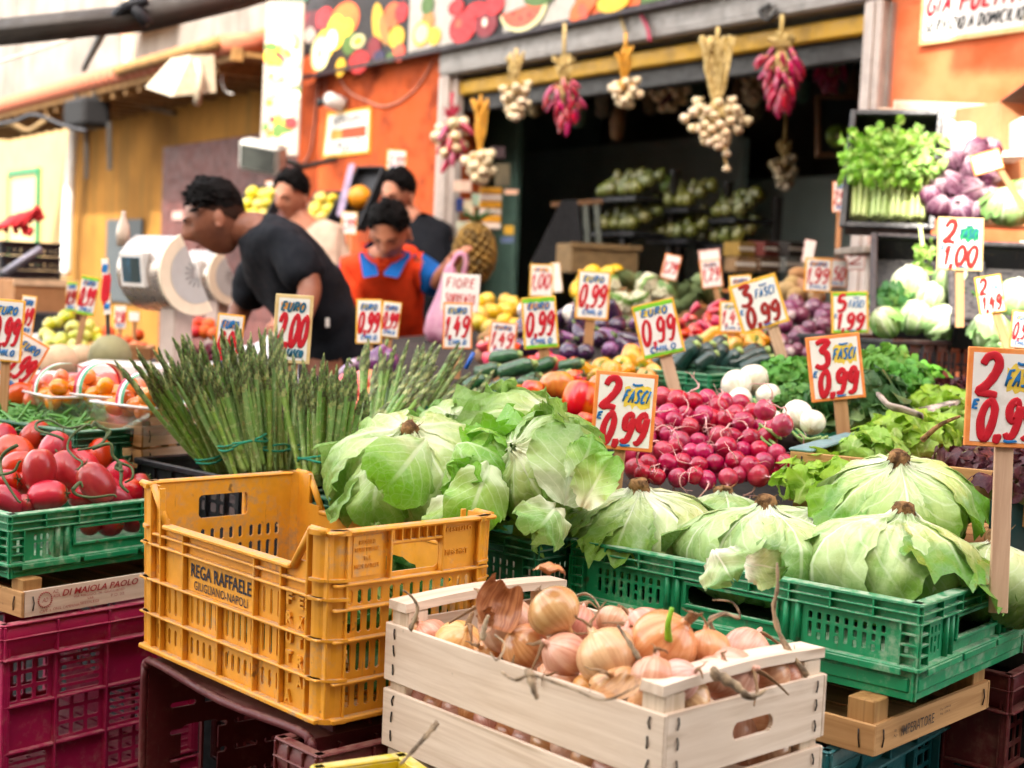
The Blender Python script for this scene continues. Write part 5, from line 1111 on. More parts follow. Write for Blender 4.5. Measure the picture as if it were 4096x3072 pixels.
# radishes
m_radish = skinmat('radish_skin', '#b00c44', '#960a38', (8, 2), .25, .35, '#7c1030', .012, .08, .14, None, '#d8a0ae', (.35, .65), .05); m_rroot = plain('radish_root', '#e0bcb0', .6, .4, 50, c2='#c06a7a')
def radish_mesh(s):
    r = random.Random(s); mb = MB(); pr = []
    for i in range(15): th = math.pi*(1-i/14)*.98+.03; pr.append((max(.05, math.sin(th)), math.cos(th)*r.uniform(.94, 1.06)))
    pr = [(.03, -1.55), (.05, -1.25)]+pr; pr[2] = (.13, -1.02); k = r.uniform(0, 6); mb.lathe(pr, 16, 0, None, lambda a, v: 1+.035*math.sin(2*a+k)+.02*math.sin(5*a), r.random()); return mb.mesh('radish', [m_radish])
def rroot_mesh(s):
    r = random.Random(s+50); mb = MB()
    p = [Vector((0, 0, -1.45))]; d = Vector((r.uniform(-.8, .8), r.uniform(-.8, .8), -1))
    for i in range(6): p.append(p[-1]+d*.55); d += Vector((r.uniform(-.9, .9), r.uniform(-.9, .9), r.uniform(-.3, .9))); d.normalize()
    mb.tube(smooth_path(p, 4), lambda t: .09*(1-.8*t), 5)
    for i in (2, 4): a = p[i]; mb.tube(smooth_path([a, a+Vector((r.uniform(-.5, .5), r.uniform(-.5, .5), r.uniform(-.5, .5))), a+Vector((r.uniform(-1, 1), r.uniform(-1, 1), r.uniform(-1, .5)))], 3), .02, 4)
    return mb.mesh('root', [m_rroot])
rad_me = [radish_mesh(s) for s in range(5)]; rr_me = [rroot_mesh(s) for s in range(7)]
RADP = [(2650, 1570), (2860, 1560), (2920, 1590), (2760, 1600), (2600, 1600)]
rp = region([(2500, 1740), (2560, 1640), (2640, 1545), (2760, 1610), (2840, 1535), (2950, 1560), (3060, 1650), (3130, 1720), (3150, 1880), (3080, 1935), (2700, 1945), (2470, 1880)], 66, random.Random(3), .28)
heap('radish', 'radish', 'crimson radish', 'the radish heap', rad_me, rp, lin(1890, 2.52, 1550, 2.86), 41, 6, 5, 'crimson radishes', ('root', rr_me), 0, lambda r: (Vector((r.gauss(.3, .8), r.gauss(.5, .6), r.gauss(-.1, .6)))).normalized())
rp2 = region([(2520, 1760), (2640, 1580), (2860, 1560), (3060, 1660), (3140, 1930), (2560, 1930)], 66, random.Random(8), .2)
heap('radish', 'radish', 'shaded radish deeper down', 'the radish heap', rad_me, rp2, lambda x, y: lin(1890, 2.60, 1550, 2.95)(x, y), 37, 5, 6, 'crimson radishes', None, 0)
inst('radish', rad_me[1], along(P(3130, 1700, 2.50), (-.1, .4, -.9), 0, 46*2.5/F_PX), 'radish', 'crimson radishes', 'single large radish at the right end of the heap, root pointing up', [('root', rr_me[2])])
inst('radish', rad_me[2], along(P(3060, 1640, 2.60), (-.3, .5, -.8), 0, 44*2.6/F_PX), 'radish', 'crimson radishes', 'radish with a long root standing above the right half of the heap', [('root', rr_me[3])])
# white spring onions
m_wht = skinmat('white_onion_skin', '#e9e6d6', '#d8d3bb', (26, 1.2), .3, .3, None, .01, .1, .05, '#c8d29a', None); m_hair = plain('root_hair', '#a58a66', .9, .5, 60)
def won_mesh(s): return onion_mesh(s+20).mesh('white_onion', [m_wht])
def hair_mesh(s):
    r = random.Random(s); mb = MB()
    for i in range(26):
        a = r.uniform(0, 6.28); q = r.uniform(.02, .2); mb.tube(smooth_path([(q*math.cos(a)*.5, q*math.sin(a)*.5, -.86), (q*math.cos(a), q*math.sin(a), -1.05), (q*2*math.cos(a+.5), q*2*math.sin(a+.5), -1.0-r.uniform(0, .3))], 2), .012, 4)
    return mb.mesh('root_hair', [m_hair])
wo_me = [won_mesh(s) for s in range(3)]; ha_me = [hair_mesh(s) for s in range(3)]
WO = [inst('white_onion', wo_me[i % 3], along(P(px, py, d), dv, i, rp*d/F_PX), 'onion', 'fresh white onions', None, [('root_hair', ha_me[i % 3])]) for i, (px, py, d, rp, dv) in enumerate([(2945, 1540, 3.05, 62, (-.2, .9, .5)), (3015, 1520, 3.08, 66, (.3, .9, .5)), (3075, 1585, 3.0, 52, (.1, .95, .2)), (2960, 1600, 3.0, 50, (0, 1, .1)), (3050, 1650, 2.85, 42, (-.3, .9, .3)), (3190, 1660, 2.74, 62, (-.2, .8, .6)), (3250, 1690, 2.70, 52, (.3, .8, .5)), (3095, 1680, 2.78, 40, (0, .9, .4)), (3135, 1560, 3.1, 48, (.2, 1, .1))])]
bpy.context.view_layer.update(); heap_labels(WO, 'white onion with root hairs', 'the white onion heap', 3)
m_leek = plain('onion_greens', '#6f9a4a', .5, .35, 40, transl=.15, c2='#a9c07a')
for i, pts in enumerate([[(3080, 1640, 2.8), (3060, 1740, 2.66), (3110, 1790, 2.6)], [(3180, 1720, 2.7), (3230, 1760, 2.6), (3300, 1750, 2.6)], [(3010, 1600, 2.9), (3060, 1700, 2.7), (3120, 1730, 2.62)]]):
    mb = MB()
    for k in range(5): mb.tube(smooth_path([P(x+k*9-18, y+(k % 3)*10, d+k*.004) for x, y, d in pts], 5), .006, 6, flat=.5)
    tag(obj('onion_greens', mb, m_leek), ['green onion stalks draped behind the radishes', 'green onion stalks lying along the blue-topped rail', 'pale onion stalks under the white onions'][i], 'stalks', 'green onion stalks')
# ribbed tomatoes
m_rib = skinmat('ribbed_tomato_skin', '#d07818', '#c23c1c', (5, 1.2), .25, .4, None, .03, .08, .1, '#9a8a2a', '#b84a24', (.4, .6), .08)
def rib_mesh(s, el):
    r = random.Random(s); n = r.choice([5, 6, 7]); k = r.uniform(0, 6); mb = MB(); pr = []
    for i in range(17):
        th = math.pi*(1-i/16)*.97+.03; z = el*math.cos(th)
        if i > 13: z -= (i-13)*.07
        pr.append((max(.04, math.sin(th)**.8), z))
    mb.lathe(pr, 36, 0, None, lambda a, v: (1-.17*(1-abs(math.sin(n*a/2+k)))**1.6*math.sin(math.pi*min(1, v*1.02)**.8)), r.random()); return mb.mesh('ribbed_tomato', [m_rib])
rib_me = [rib_mesh(0, .95), rib_mesh(1, 1.05), rib_mesh(2, .8), rib_mesh(3, 1.1)]
RT = [inst('ribbed_tomato', rib_me[i % 4], along(P(px, py, d), dv, i*2.1, rp*d/F_PX), 'tomato', 'ribbed yellow and orange tomatoes', None, [('calyx', ca_me[i % 4])] if c_ else ()) for i, (px, py, d, rp, dv, c_) in enumerate([(2050, 1590, 3.0, 60, (-.2, -.1, 1), 0), (2130, 1575, 3.04, 56, (.1, .2, 1), 1), (2230, 1545, 3.06, 76, (-.1, .3, 1), 0), (2325, 1600, 2.98, 78, (.1, .3, 1), 1), (2180, 1635, 2.92, 48, (-.3, .2, .9), 1), (1955, 1680, 2.92, 58, (-.4, .1, .9), 1), (2030, 1670, 2.92, 58, (.5, .3, .8), 0), (2120, 1680, 2.88, 48, (-.1, .4, .9), 1), (2345, 1690, 2.88, 46, (.2, .2, 1), 0), (2400, 1560, 3.1, 60, (.3, .1, 1), 0), (2300, 1520, 3.2, 50, (0, .4, .9), 1), (2460, 1620, 3.0, 55, (-.2, .2, 1), 0), (2700, 1600, 3.02, 48, (.2, .2, 1), 0)])]
bpy.context.view_layer.update(); heap_labels(RT, 'ribbed orange tomato', 'the ribbed tomato heap', 3)
# pink beef tomatoes behind the asparagus
m_pink = skinmat('pink_tomato_skin', '#d65a48', '#c9483c', (4, 1.4), .25, .4, None, .015, .1, .1, '#d08a4a', None, (.35, .65), .1)
pk_me = [tomato_mesh(s+9, .85).mesh('pink_tomato', [m_pink]) for s in range(3)]
PK = [inst('pink_tomato', pk_me[i % 3], along(P(px, py, d), dv, i, rp*d/F_PX), 'tomato', 'pale red round tomatoes') for i, (px, py, d, rp, dv) in enumerate([(1470, 1530, 3.2, 62, (.3, -.2, 1)), (1415, 1570, 3.15, 50, (-.3, 0, 1)), (1425, 1640, 3.1, 62, (.2, -.4, 1)), (1480, 1590, 3.15, 45, (0, -.5, 1)), (1370, 1600, 3.2, 50, (.1, 0, 1)), (1390, 1530, 3.3, 45, (0, 0, 1)), (1330, 1560, 3.3, 48, (.2, .1, 1)), (1500, 1640, 3.1, 40, (.2, .1, 1))])]
bpy.context.view_layer.update(); heap_labels(PK, 'pale red round tomato', 'the pale tomato heap', 2)
# courgettes
m_zuc = skinmat('courgette_skin', '#1f4a2c', '#3c6a3c', (14, 5), .3, .3, '#7d9a68', .012, .1, .15, None, None, (.45, .7)); m_zend = plain('courgette_end', '#9db56a', .6, .3, 40, .1)
m_zdk = skinmat('dark_courgette_skin', '#16302c', '#1e3d34', (14, 5), .28, .3, '#4b6a58', .012, .1, .15, None, None, (.5, .75))
def zuc_mesh(s, m):
    r = random.Random(s); mb = MB(); b = r.uniform(-.25, .25); q = [Vector((b*math.sin(t/10*3.14), b*.4*math.sin(t/10*2), -3+6*t/10)) for t in range(11)]
    mb.tube(smooth_path(q, 2), lambda t: (.25+.75*min(1, (t/.12))**.6) if t < .12 else (1 if t < .8 else 1-.35*(t-.8)/.2), 14, 0); e = q[-1]; d = (q[-1]-q[-2]).normalized()
    mb.tube([e-d*.1, e+d*.35, e+d*.75], [.66, .5, .42], 5, 1); return mb.mesh('courgette', [m, m_zend])
zu_me = [zuc_mesh(s, m_zuc) for s in range(4)]; zd_me = [zuc_mesh(s+5, m_zdk) for s in range(3)]
def sticks(name, cat, base, where, mes, lst, rows, group, ln=3.3):
    L = []
    for i, (x1, y1, x2, y2, d, rp) in enumerate(lst):
        a, b = P(x1, y1, d), P(x2, y2, d+.02*((i % 3)-1)); v = b-a; M = along((a+b)/2, v, i*1.3) @ Matrix.Diagonal((rp*d/F_PX, rp*d/F_PX, max(v.length/(2*ln), .01), 1)); L.append(inst(name, mes[i % len(mes)], M, cat, group))
    bpy.context.view_layer.update(); heap_labels(L, base, where, rows)
sticks('courgette', 'courgette', 'dark green courgette', 'the courgette heap', zu_me, [(1985, 1500, 2140, 1455, 3.4, 34), (1930, 1575, 2055, 1525, 3.3, 36), (2050, 1560, 2160, 1500, 3.35, 30), (2150, 1590, 2280, 1490, 3.25, 34), (1890, 1500, 2000, 1470, 3.45, 34), (2060, 1600, 2160, 1545, 3.25, 30), (1870, 1650, 1960, 1590, 3.2, 34), (1900, 1690, 1990, 1610, 3.15, 36), (2110, 1480, 2220, 1440, 3.5, 30), (1960, 1640, 2060, 1580, 3.2, 30), (1860, 1560, 1940, 1520, 3.4, 32), (2200, 1530, 2330, 1560, 3.35, 30), (1950, 1440, 2080, 1415, 3.55, 30), (1890, 1610, 2000, 1550, 3.28, 32), (1980, 1560, 2060, 1610, 3.26, 28), (2230, 1470, 2330, 1450, 3.5, 28), (2060, 1530, 2200, 1560, 3.32, 28)], 4, 'dark green courgettes')
sticks('courgette', 'courgette', 'blackish green courgette', 'the crate behind the radishes', zd_me, [(2700, 1480, 2790, 1375, 3.62, 34), (2760, 1490, 2850, 1375, 3.62, 36), (2820, 1490, 2905, 1380, 3.62, 34), (2890, 1490, 2960, 1400, 3.62, 34), (2900, 1470, 3070, 1400, 3.6, 30), (2660, 1470, 2730, 1390, 3.65, 32), (2950, 1490, 3090, 1430, 3.58, 32), (2720, 1420, 2800, 1350, 3.75, 32), (2830, 1430, 2900, 1350, 3.75, 32), (2610, 1480, 2680, 1400, 3.7, 32), (2790, 1470, 2860, 1420, 3.58, 30), (2940, 1440, 3040, 1385, 3.7, 30)], 3, 'blackish green courgettes')
cg = P(2660, 1545, 3.50); green_crate('vegetable_crate', 'green crate of dark courgettes behind the radish heap', RZ(Vector((P(2840, 1500, 3.42).x, P(2840, 1500, 3.42).y, P(2840, 1500, 3.42).z-.13)), R(47)), .4, .4, .13, mp_grn, 'green vegetable crates')
q_ = P(3095, 1470, 3.45); green_crate('vegetable_crate', 'green crate behind the herbs and the three bunches sign', RZ(Vector((q_.x, q_.y-.02, q_.z-.14)), R(47)), .4, .35, .13, mp_dgn, 'green vegetable crates')
q_ = P(3720, 1560, 3.05); green_crate('vegetable_crate', 'green crate edge behind the oakleaf salad', RZ(Vector((q_.x, q_.y, q_.z-.13)), R(47)), .4, .5, .13, mp_grn, 'green vegetable crates')
# peppers
m_pepy = skinmat('yellow_pepper_skin', '#dca012', '#cf8a10', (5, 1.5), .2, .5, None, .015, .1, .1, '#8a9a2a', None, (.3, .7)); m_pepo = skinmat('orange_pepper_skin', '#d8581c', '#cc2c18', (4, 1.3), .22, .5, None, .03, .1, .1, '#c8952a', None, (.4, .6))
def pep_mesh(s, m):
    r = random.Random(s); k = r.uniform(0, 6); n = r.choice([3, 4]); mb = MB(); mb.lathe([(.03, -1.25), (.35, -1.2), (.6, -.9), (.78, -.4), (.92, .1), (1, .5), (.9, .78), (.5, .82), (.12, .68)], 20, 0, None, lambda a, v: 1-.16*(1-abs(math.sin(n*a/2+k)))**1.5)
    mb.tube(smooth_path([(0, 0, .66), (.03, .02, .95), (.14, .05, 1.25)], 3), .1, 7, 1); return mb.mesh('pepper', [m, plain('pepper_stalk', '#5c7a34', .6, .3, 40)])
py_me = [pep_mesh(s, m_pepy) for s in range(3)]; po_me = [pep_mesh(s+4, m_pepo) for s in range(3)]
heap('pepper', 'pepper', 'yellow pepper', 'the yellow pepper heap', py_me, region([(2330, 1540), (2350, 1430), (2450, 1410), (2640, 1440), (2650, 1500), (2560, 1540)], 58, random.Random(4)), lin(1540, 3.45, 1410, 3.8), 44, 3, 9, 'yellow peppers')
heap('pepper', 'pepper', 'orange and red pepper', 'the orange pepper heap', po_me, region([(1880, 1470), (1900, 1390), (2000, 1370), (2140, 1400), (2330, 1450), (2320, 1500), (2160, 1490)], 60, random.Random(5)), lin(1490, 3.7, 1370, 4.1), 42, 3, 10, 'orange peppers')
heap('pepper', 'pepper', 'yellow pepper', 'the upper pepper pile', py_me, region([(2830, 1380), (2860, 1310), (2980, 1290), (3090, 1330), (3080, 1410), (2960, 1400)], 56, random.Random(6)), lin(1400, 3.85, 1290, 4.1), 42, 2, 11, 'yellow peppers over the courgettes')
# aubergines
m_aub = skinmat('aubergine_skin', '#2a1430', '#3a1c44', (8, 2), .18, .5, None, .02, .1, .2, None, None)
m_aubp = skinmat('violet_aubergine_skin', '#5a2a5e', '#7a4a7c', (10, 2), .2, .5, None, .02, .1, .15, '#b8a0b4', None)
def aub_mesh(s, m):
    mb = MB(); r = random.Random(s); mb.lathe([(.05, -1.6), (.6, -1.45), (.95, -.9), (1, -.3), (.8, .5), (.55, 1.1), (.4, 1.45), (.1, 1.55)], 16, 0)
    for i in range(5): a = i*1.257; mb.add([(0, 0, 1.6), (.46*math.cos(a-.5), .46*math.sin(a-.5), 1.35), (.62*math.cos(a), .62*math.sin(a), .85), (.46*math.cos(a+.5), .46*math.sin(a+.5), 1.35)], [(0, 1, 2, 3)], 1, True)
    mb.tube([(0, 0, 1.5), (.05, 0, 1.9), (.2, 0, 2.2)], .14, 7, 1); return mb.mesh('aubergine', [m, plain('aubergine_cap', '#6f8a4c', .6, .3, 40)])
au_me = [aub_mesh(0, m_aub), aub_mesh(1, m_aub), aub_mesh(2, m_aubp)]
heap('aubergine', 'aubergine', 'dark purple aubergine', 'the aubergine heap', au_me, region([(2060, 1400), (2070, 1300), (2250, 1250), (2420, 1240), (2570, 1270), (2580, 1420), (2350, 1430), (2200, 1390)], 66, random.Random(7)), lin(1420, 3.9, 1250, 4.6), 38, 4, 12, 'dark purple aubergines')
heap('aubergine', 'aubergine', 'violet aubergine', 'the space behind the asparagus', [au_me[2]], [(1440, 1470), (1505, 1440), (1400, 1490), (1550, 1465)], lambda x, y: 3.45, 44, 1, 13, 'violet aubergines')
# turnips, red onions and other background heaps
m_turn = skinmat('turnip_skin', '#e3dcd0', '#cdbfba', (8, 1.5), .35, .2, None, .01, .1, .05, '#b58aa5', None); m_ron = skinmat('red_onion_skin', '#5a2440', '#7c3c5a', (24, 1.2), .3, .3, None, .02, .1, .2, '#cdb8b8', '#c8b4b0')
tu_me = [onion_mesh(s+30).mesh('turnip', [m_turn]) for s in range(2)]; ro_me = [onion_mesh(s+40).mesh('red_onion', [m_ron]) for s in range(3)]
heap('turnip', 'turnip', 'pale turnip', 'the turnips behind the price signs', tu_me, region([(2070, 1320), (2080, 1240), (2180, 1235), (2200, 1310)], 48, random.Random(8))+region([(2250, 1290), (2280, 1240), (2350, 1250), (2350, 1300)], 48, random.Random(9)), lambda x, y: 4.45, 36, 2, 14, 'pale turnips')
heap('red_onion', 'onion', 'red onion', 'the red onion heap', ro_me, region([(3060, 1420), (3090, 1250), (3160, 1190), (3320, 1200), (3330, 1420), (3220, 1440)], 54, random.Random(10)), lin(1430, 3.7, 1190, 4.5), 36, 5, 15, 'red onions')
m_chi = skinmat('red_chilli_skin', '#a81030', '#c01828', (5, 1), .2, .5, None, .02, .1, .15)
def chi_mesh(s):
    r = random.Random(s); mb = MB(); b = r.uniform(.1, .5); mb.tube(smooth_path([(0, 0, -2.2), (b*.6, 0, -1.2), (b, .1, 0), (b*.6, 0, 1.2), (0, 0, 1.7)], 3), lambda t: .08+.9*math.sin(min(1, t*1.15)*math.pi/2)**.8*(1 if t < .9 else .8), 9, 0); mb.tube([(0, 0, 1.6), (-.1, 0, 2.1)], .16, 6, 1); return mb.mesh('chilli', [m_chi, plain('pepper_stalk', '#5c7a34')])
ch_me = [chi_mesh(s) for s in range(3)]
heap('chilli', 'chilli', 'red chilli', 'the red chilli heap', ch_me, region([(2720, 1370), (2730, 1240), (2870, 1220), (2900, 1330), (2830, 1390)], 36, random.Random(11)), lin(1380, 4.0, 1220, 4.4), 20, 4, 16, 'red chillies')
m_cauf = plain('cauliflower_curd', '#d5d3b4', .8, .2, 60, .8, 120); m_arti = plain('artichoke_green', '#6d7f4f', .7, .4, 30, .5, 60)
def cauli_mesh(s):
    r = random.Random(s); mb = MB()
    for i in range(46):
        z = 1-1.5*(i+.5)/46; q = math.sqrt(max(0, 1-z*z)); a = i*2.399; mb.ball(Vector((q*.78*math.cos(a), q*.78*math.sin(a), z*.7)), .3*r.uniform(.8, 1.15), 7, 0)
    for i in range(9): a = i*.7; loose_leaf(mb, rotm('Z', a) @ Matrix.Translation((0, .35, -.7)) @ rotm('X', R(48)), 1.5, .55, r, -.5, .5, .3, 6, 7, 1)
    return mb.mesh('cauliflower', [m_cauf, m_rom])
def arti_mesh(s):
    mb = MB()
    for i in range(48):
        t = i/48; z = -.8+1.8*t; q = .95*math.sin(math.acos(max(-1, min(1, (z-.1)/1.05)))); a = i*2.399
        M = rotm('Z', a) @ Matrix.Translation((0, q*.85, z)) @ rotm('X', R(75)); mb.add([tuple(M @ Vector(p)) for p in [(-.3, -.2, .05), (.3, -.2, .05), (.32, .2, .1), (0, .55, -.02), (-.32, .2, .1)]], [(0, 1, 2, 3, 4)], 0, True)
    mb.ball(Vector((0, 0, .05)), .8, 10, 0); mb.tube([(0, 0, -.7), (.1, 0, -1.6)], .18, 7, 0); return mb.mesh('artichoke', [m_arti])
ca2 = [cauli_mesh(0), cauli_mesh(1)]; ar_me = [arti_mesh(0)]
heap('cauliflower', 'cauliflower', 'cauliflower in its leaves', 'the row behind the aubergines', ca2, [(2480, 1220), (2560, 1200), (2590, 1140), (2640, 1180), (2500, 1290), (2430, 1150)], lambda x, y: 5.0, 52, 2, 17, 'cauliflowers', None, 2)
heap('artichoke', 'artichoke', 'green artichoke', 'the artichoke crates', ar_me, region([(2640, 1230), (2650, 1140), (2790, 1110), (2880, 1150), (2880, 1230)], 62, random.Random(12))+region([(2440, 1170), (2480, 1110), (2570, 1100), (2580, 1150)], 60, random.Random(13)), lambda x, y: 5.2, 40, 2, 18, 'green artichokes', None, 1)
m_lem = skinmat('lemon_skin', '#d8b41c', '#c99a18', (20, 12), .4, .2, None, .01, .1, .1, '#b8a83a', None); le_me = [tomato_mesh(s+60, 1.25).mesh('lemon', [m_lem]) for s in range(2)]
heap('lemon', 'lemon', 'yellow lemon', 'the lemons left of the shop doorway', le_me, region([(1880, 1320), (1900, 1210), (2000, 1170), (2120, 1190), (2080, 1260), (2060, 1330), (1960, 1340)], 52, random.Random(14)), lin(1340, 4.6, 1170, 5.3), 34, 4, 19, 'yellow lemons')
heap('lemon', 'lemon', 'yellow lemon', 'the lemons in the doorway centre', le_me, region([(2300, 1160), (2340, 1060), (2480, 1080), (2480, 1180), (2380, 1220)], 50, random.Random(15)), lin(1220, 5.0, 1060, 5.8), 32, 3, 20, 'yellow lemons in the doorway')
m_pot = plain('potato_skin', '#a5825a', .85, .3, 30, .3, 60, rand=True); pt_me = [tomato_mesh(s+70, 1.2).mesh('potato', [m_pot]) for s in range(2)]
heap('potato', 'potato', 'brown potato', 'the potatoes right of the pink bag', pt_me, region([(1880, 1440), (1920, 1330), (2060, 1340), (2060, 1390)], 50, random.Random(16)), lin(1440, 4.0, 1330, 4.4), 34, 2, 21, 'brown potatoes')
heap('potato', 'potato', 'brown potato', 'the dark heap at the right jamb', pt_me, region([(3080, 1200), (3110, 1110), (3220, 1090), (3320, 1170), (3330, 1210)], 50, random.Random(17)), lin(1210, 4.6, 1090, 5.0), 34, 3, 22, 'potatoes at the right jamb')
# doorway pallets (small wooden crates) inside the display
for i, (px, py, d, lab) in enumerate([(2520, 1170, 5.3, 'small wooden crate of artichokes in the doorway, left one'), (2860, 1180, 5.2, 'small wooden crate behind the red chillies in the doorway')]):
    q = P(px, py, d); wood_crate(lab, RZ(Vector((q.x, q.y, q.z-.12)), R(44)), .3, .3, [(0, .07)], .13, True, (wd_tan, wd_tan_x, wd_tan_z), 'wooden crates in the doorway', staples=False)
# ---- leafy greens
def leafy(name, label, px, py, d, rr_, n, mat, seed, grp, L=.045, W=.02, lob=.35, ruf=.6, flatk=.7, cat='salad', kid=True):
    r = random.Random(seed); mb = MB()
    for i in range(n):
        z = r.uniform(.05, 1); a = i*2.399; q = math.sqrt(1-z*z*.95); p = Vector((q*rr_*math.cos(a), q*rr_*math.sin(a), z*rr_*flatk))*r.uniform(.72, 1.0)
        n_ = Vector((p.x, p.y, p.z/flatk**2)).normalized(); t_ = (Vector((0, 0, 1))*r.uniform(.2, 1)+Vector((r.gauss(0, .5), r.gauss(0, .5), r.gauss(0, .3)))+n_*r.uniform(.2, 1)).normalized(); x = t_.cross(n_)
        if x.length < .05: continue
        x.normalize(); M = FR(p-t_*L*.6, x, t_, x.cross(t_)); k = r.uniform(.75, 1.25); loose_leaf(mb, M, L*k, W*k, r, r.uniform(.3, 1.3), r.uniform(-.5, .5), ruf, 5, 8, 0, lob, 3)
    mb.ball(Vector((0, 0, rr_*.15)), rr_*.62, 10, 0, (1, 1, flatk)); t = obj(name, mb, mat, None, Matrix.Translation(P(px, py, d))); return tag(t, label, cat, grp)
OG = 'green oakleaf salads'
for i, (px, py, d, r_, lab) in enumerate([(3300, 1960, 2.42, .085, 'green oakleaf salad beside the radish crate post'), (3480, 1860, 2.58, .08, 'green oakleaf salad along the blue-topped rail'), (3660, 1780, 2.68, .085, 'green oakleaf salad in the middle of its crate'), (3810, 1740, 2.72, .07, 'green oakleaf salad next to the big price sign'), (3560, 1780, 2.75, .07, 'green oakleaf salad behind the others, below the driftwood'), (3760, 1660, 2.9, .075, 'green oakleaf salad at the back by the red salad')]):
    leafy('oakleaf_salad', lab, px, py, d, r_, 90, m_oak, 100+i, OG, .05, .019)
for i, (px, py, d, r_, lab) in enumerate([(3900, 1930, 2.40, .085, 'dark red oakleaf salad behind the back lettuce head'), (3990, 1900, 2.45, .08, 'dark red oakleaf salad behind the stake of the big sign'), (3800, 1600, 2.95, .06, 'small dark red salad high behind the green salads'), (4080, 1960, 2.3, .08, 'dark red oakleaf salad at the picture edge behind the big sign')]):
    leafy('oakleaf_salad', lab, px, py, d, r_, 90, m_red, 120+i, 'red oakleaf salads', .05, .021)
for i, (px, py, d, r_, lab) in enumerate([(3150, 1540, 3.1, .075, 'bunch of green herbs left of the three bunches sign'), (3190, 1640, 3.0, .07, 'leafy green bunch below the three bunches sign'), (3520, 1500, 3.05, .085, 'curly parsley bunch right of the three bunches sign'), (3600, 1560, 3.0, .08, 'curly parsley bunch behind the driftwood'), (3700, 1560, 3.1, .07, 'curly parsley bunch near the green crate edge'), (3480, 1640, 2.9, .08, 'broad leafy bunch behind the blue-topped rail'), (3330, 1660, 2.95, .07, 'leafy greens under the stakes of the three bunches sign'), (3230, 1540, 3.15, .07, 'dark herb bunch behind the three bunches sign'), (3430, 1560, 3.1, .07, 'pale herb bunch touching the right edge of the three bunches sign')]):
    leafy('herb_bunch', lab, px, py, d, r_, 130, m_herb if i not in (5, 6) else m_dkleaf, 140+i, 'green herb bunches', .032 if i not in (5, 6) else .07, .013 if i not in (5, 6) else .028, .3, .6, .8, 'herbs')
mb = MB(); mb.tube(smooth_path([P(3750, 1610, 3.0), P(3880, 1570, 3.0), P(3960, 1565, 3.0), P(4000, 1580, 3.0)], 5), lambda t: .018*(1-.3*t), 10); tag(obj('carrot', mb, plain('carrot_skin', '#d8642a', .5, .2, 30)), 'orange carrot lying behind the salads next to the big sign', 'carrot')
# blue-topped rail crate holding the salads
a_ = P(3155, 1905, 2.44); A_ = R(62); XV = Vector((math.cos(A_), math.sin(A_), 0)); YV = Vector((-XV.y, XV.x, 0)); hz = PZ(3155, 1765, 0).z
top_z = P(3150, 1768, 2.44).z
sal = wood_crate('weathered wooden crate with a blue-topped rail holding the oakleaf salads', RZ(Vector((a_.x, a_.y, top_z-.16))-YV*.5, A_), .42, .5, [(.06, .145)], .145, False, (wd_tan, wd_tan_x, wd_tan_z), pw=.028, t_=.007)
mb = MB(); mb.box(.0, .36, .462, .503, .1455, .151, b=.002); rl = obj('rail', mb, plain('blue_green_paint', '#6d8f92', .6, .2, 20), sal)
# driftwood-like broken crate board
mb = MB(); q = smooth_path([P(3525, 1590, 2.66), P(3560, 1625, 2.62), P(3620, 1640, 2.60), P(3690, 1665, 2.58)], 5); mb.tube(q, lambda t: .016*(1-.3*t), 8, flat=.35); tag(obj('broken_board', mb, plain('weathered_board', '#b7a79c', .8, .4, 30, .3, c2='#4f4844')), 'weathered broken board sticking up among the salads', 'board')
mb = MB(); mb.add([P(3560, 1690, 2.72), P(3640, 1640, 2.78), P(3850, 1590, 2.85), P(3780, 1640, 2.76), P(3560, 1705, 2.72), P(3640, 1655, 2.78), P(3850, 1605, 2.85), P(3780, 1655, 2.76)], [(0, 1, 2, 3), (7, 6, 5, 4), (0, 4, 5, 1), (1, 5, 6, 2), (2, 6, 7, 3), (3, 7, 4, 0)]); tag(obj('flat_board', mb, plain('weathered_board', '#b7a79c')), 'flat grey board lying among the salads behind the broken board', 'board')
# ---- left side: orange tomatoes, punnets, beans
og_me = [tomato_mesh(s+80, 1.15).mesh('orange_tomato', [m_torg]) for s in range(3)]
OT = [inst('orange_tomato', og_me[i % 3], along(P(px, py, d), dv, i, rp*d/F_PX), 'tomato', 'orange salad tomatoes') for i, (px, py, d, rp, dv) in enumerate([(85, 1580, 2.95, 54, (1, 0, .2)), (195, 1550, 3.0, 50, (.4, .2, 1)), (20, 1590, 2.98, 50, (.8, .2, .2)), (300, 1548, 3.05, 54, (.9, .3, .2)), (430, 1540, 3.05, 50, (1, .2, .1)), (355, 1560, 3.0, 45, (.2, .2, 1)), (250, 1590, 2.95, 48, (1, 0, .3)), (140, 1600, 2.92, 40, (.9, 0, -.2)), (480, 1580, 3.05, 42, (.6, 0, .5)), (120, 1540, 3.1, 44, (.6, .3, .4)), (60, 1545, 3.1, 42, (.2, .3, .8)), (540, 1560, 3.1, 44, (.7, .3, .4)), (360, 1600, 2.96, 40, (.5, .1, .8))])]
bpy.context.view_layer.update(); heap_labels(OT, 'orange salad tomato', 'the tomatoes behind the beans', 2)
m_plum = skinmat('yellow_plum_tomato_skin', '#e08a24', '#d8701c', (4, 1.5), .2, .5, None, .015, .08, .08, None, None, (.3, .7), .1); pl_me = [tomato_mesh(s+90, 1.2).mesh('plum_tomato', [m_plum]) for s in range(2)]
t = NT('clear_plastic'); t.b.inputs['Transmission Weight'].default_value = .92; t.b.inputs['Alpha'].default_value = .35; m_clear = t.fin((.95, .95, .97, 1), .08, .5)
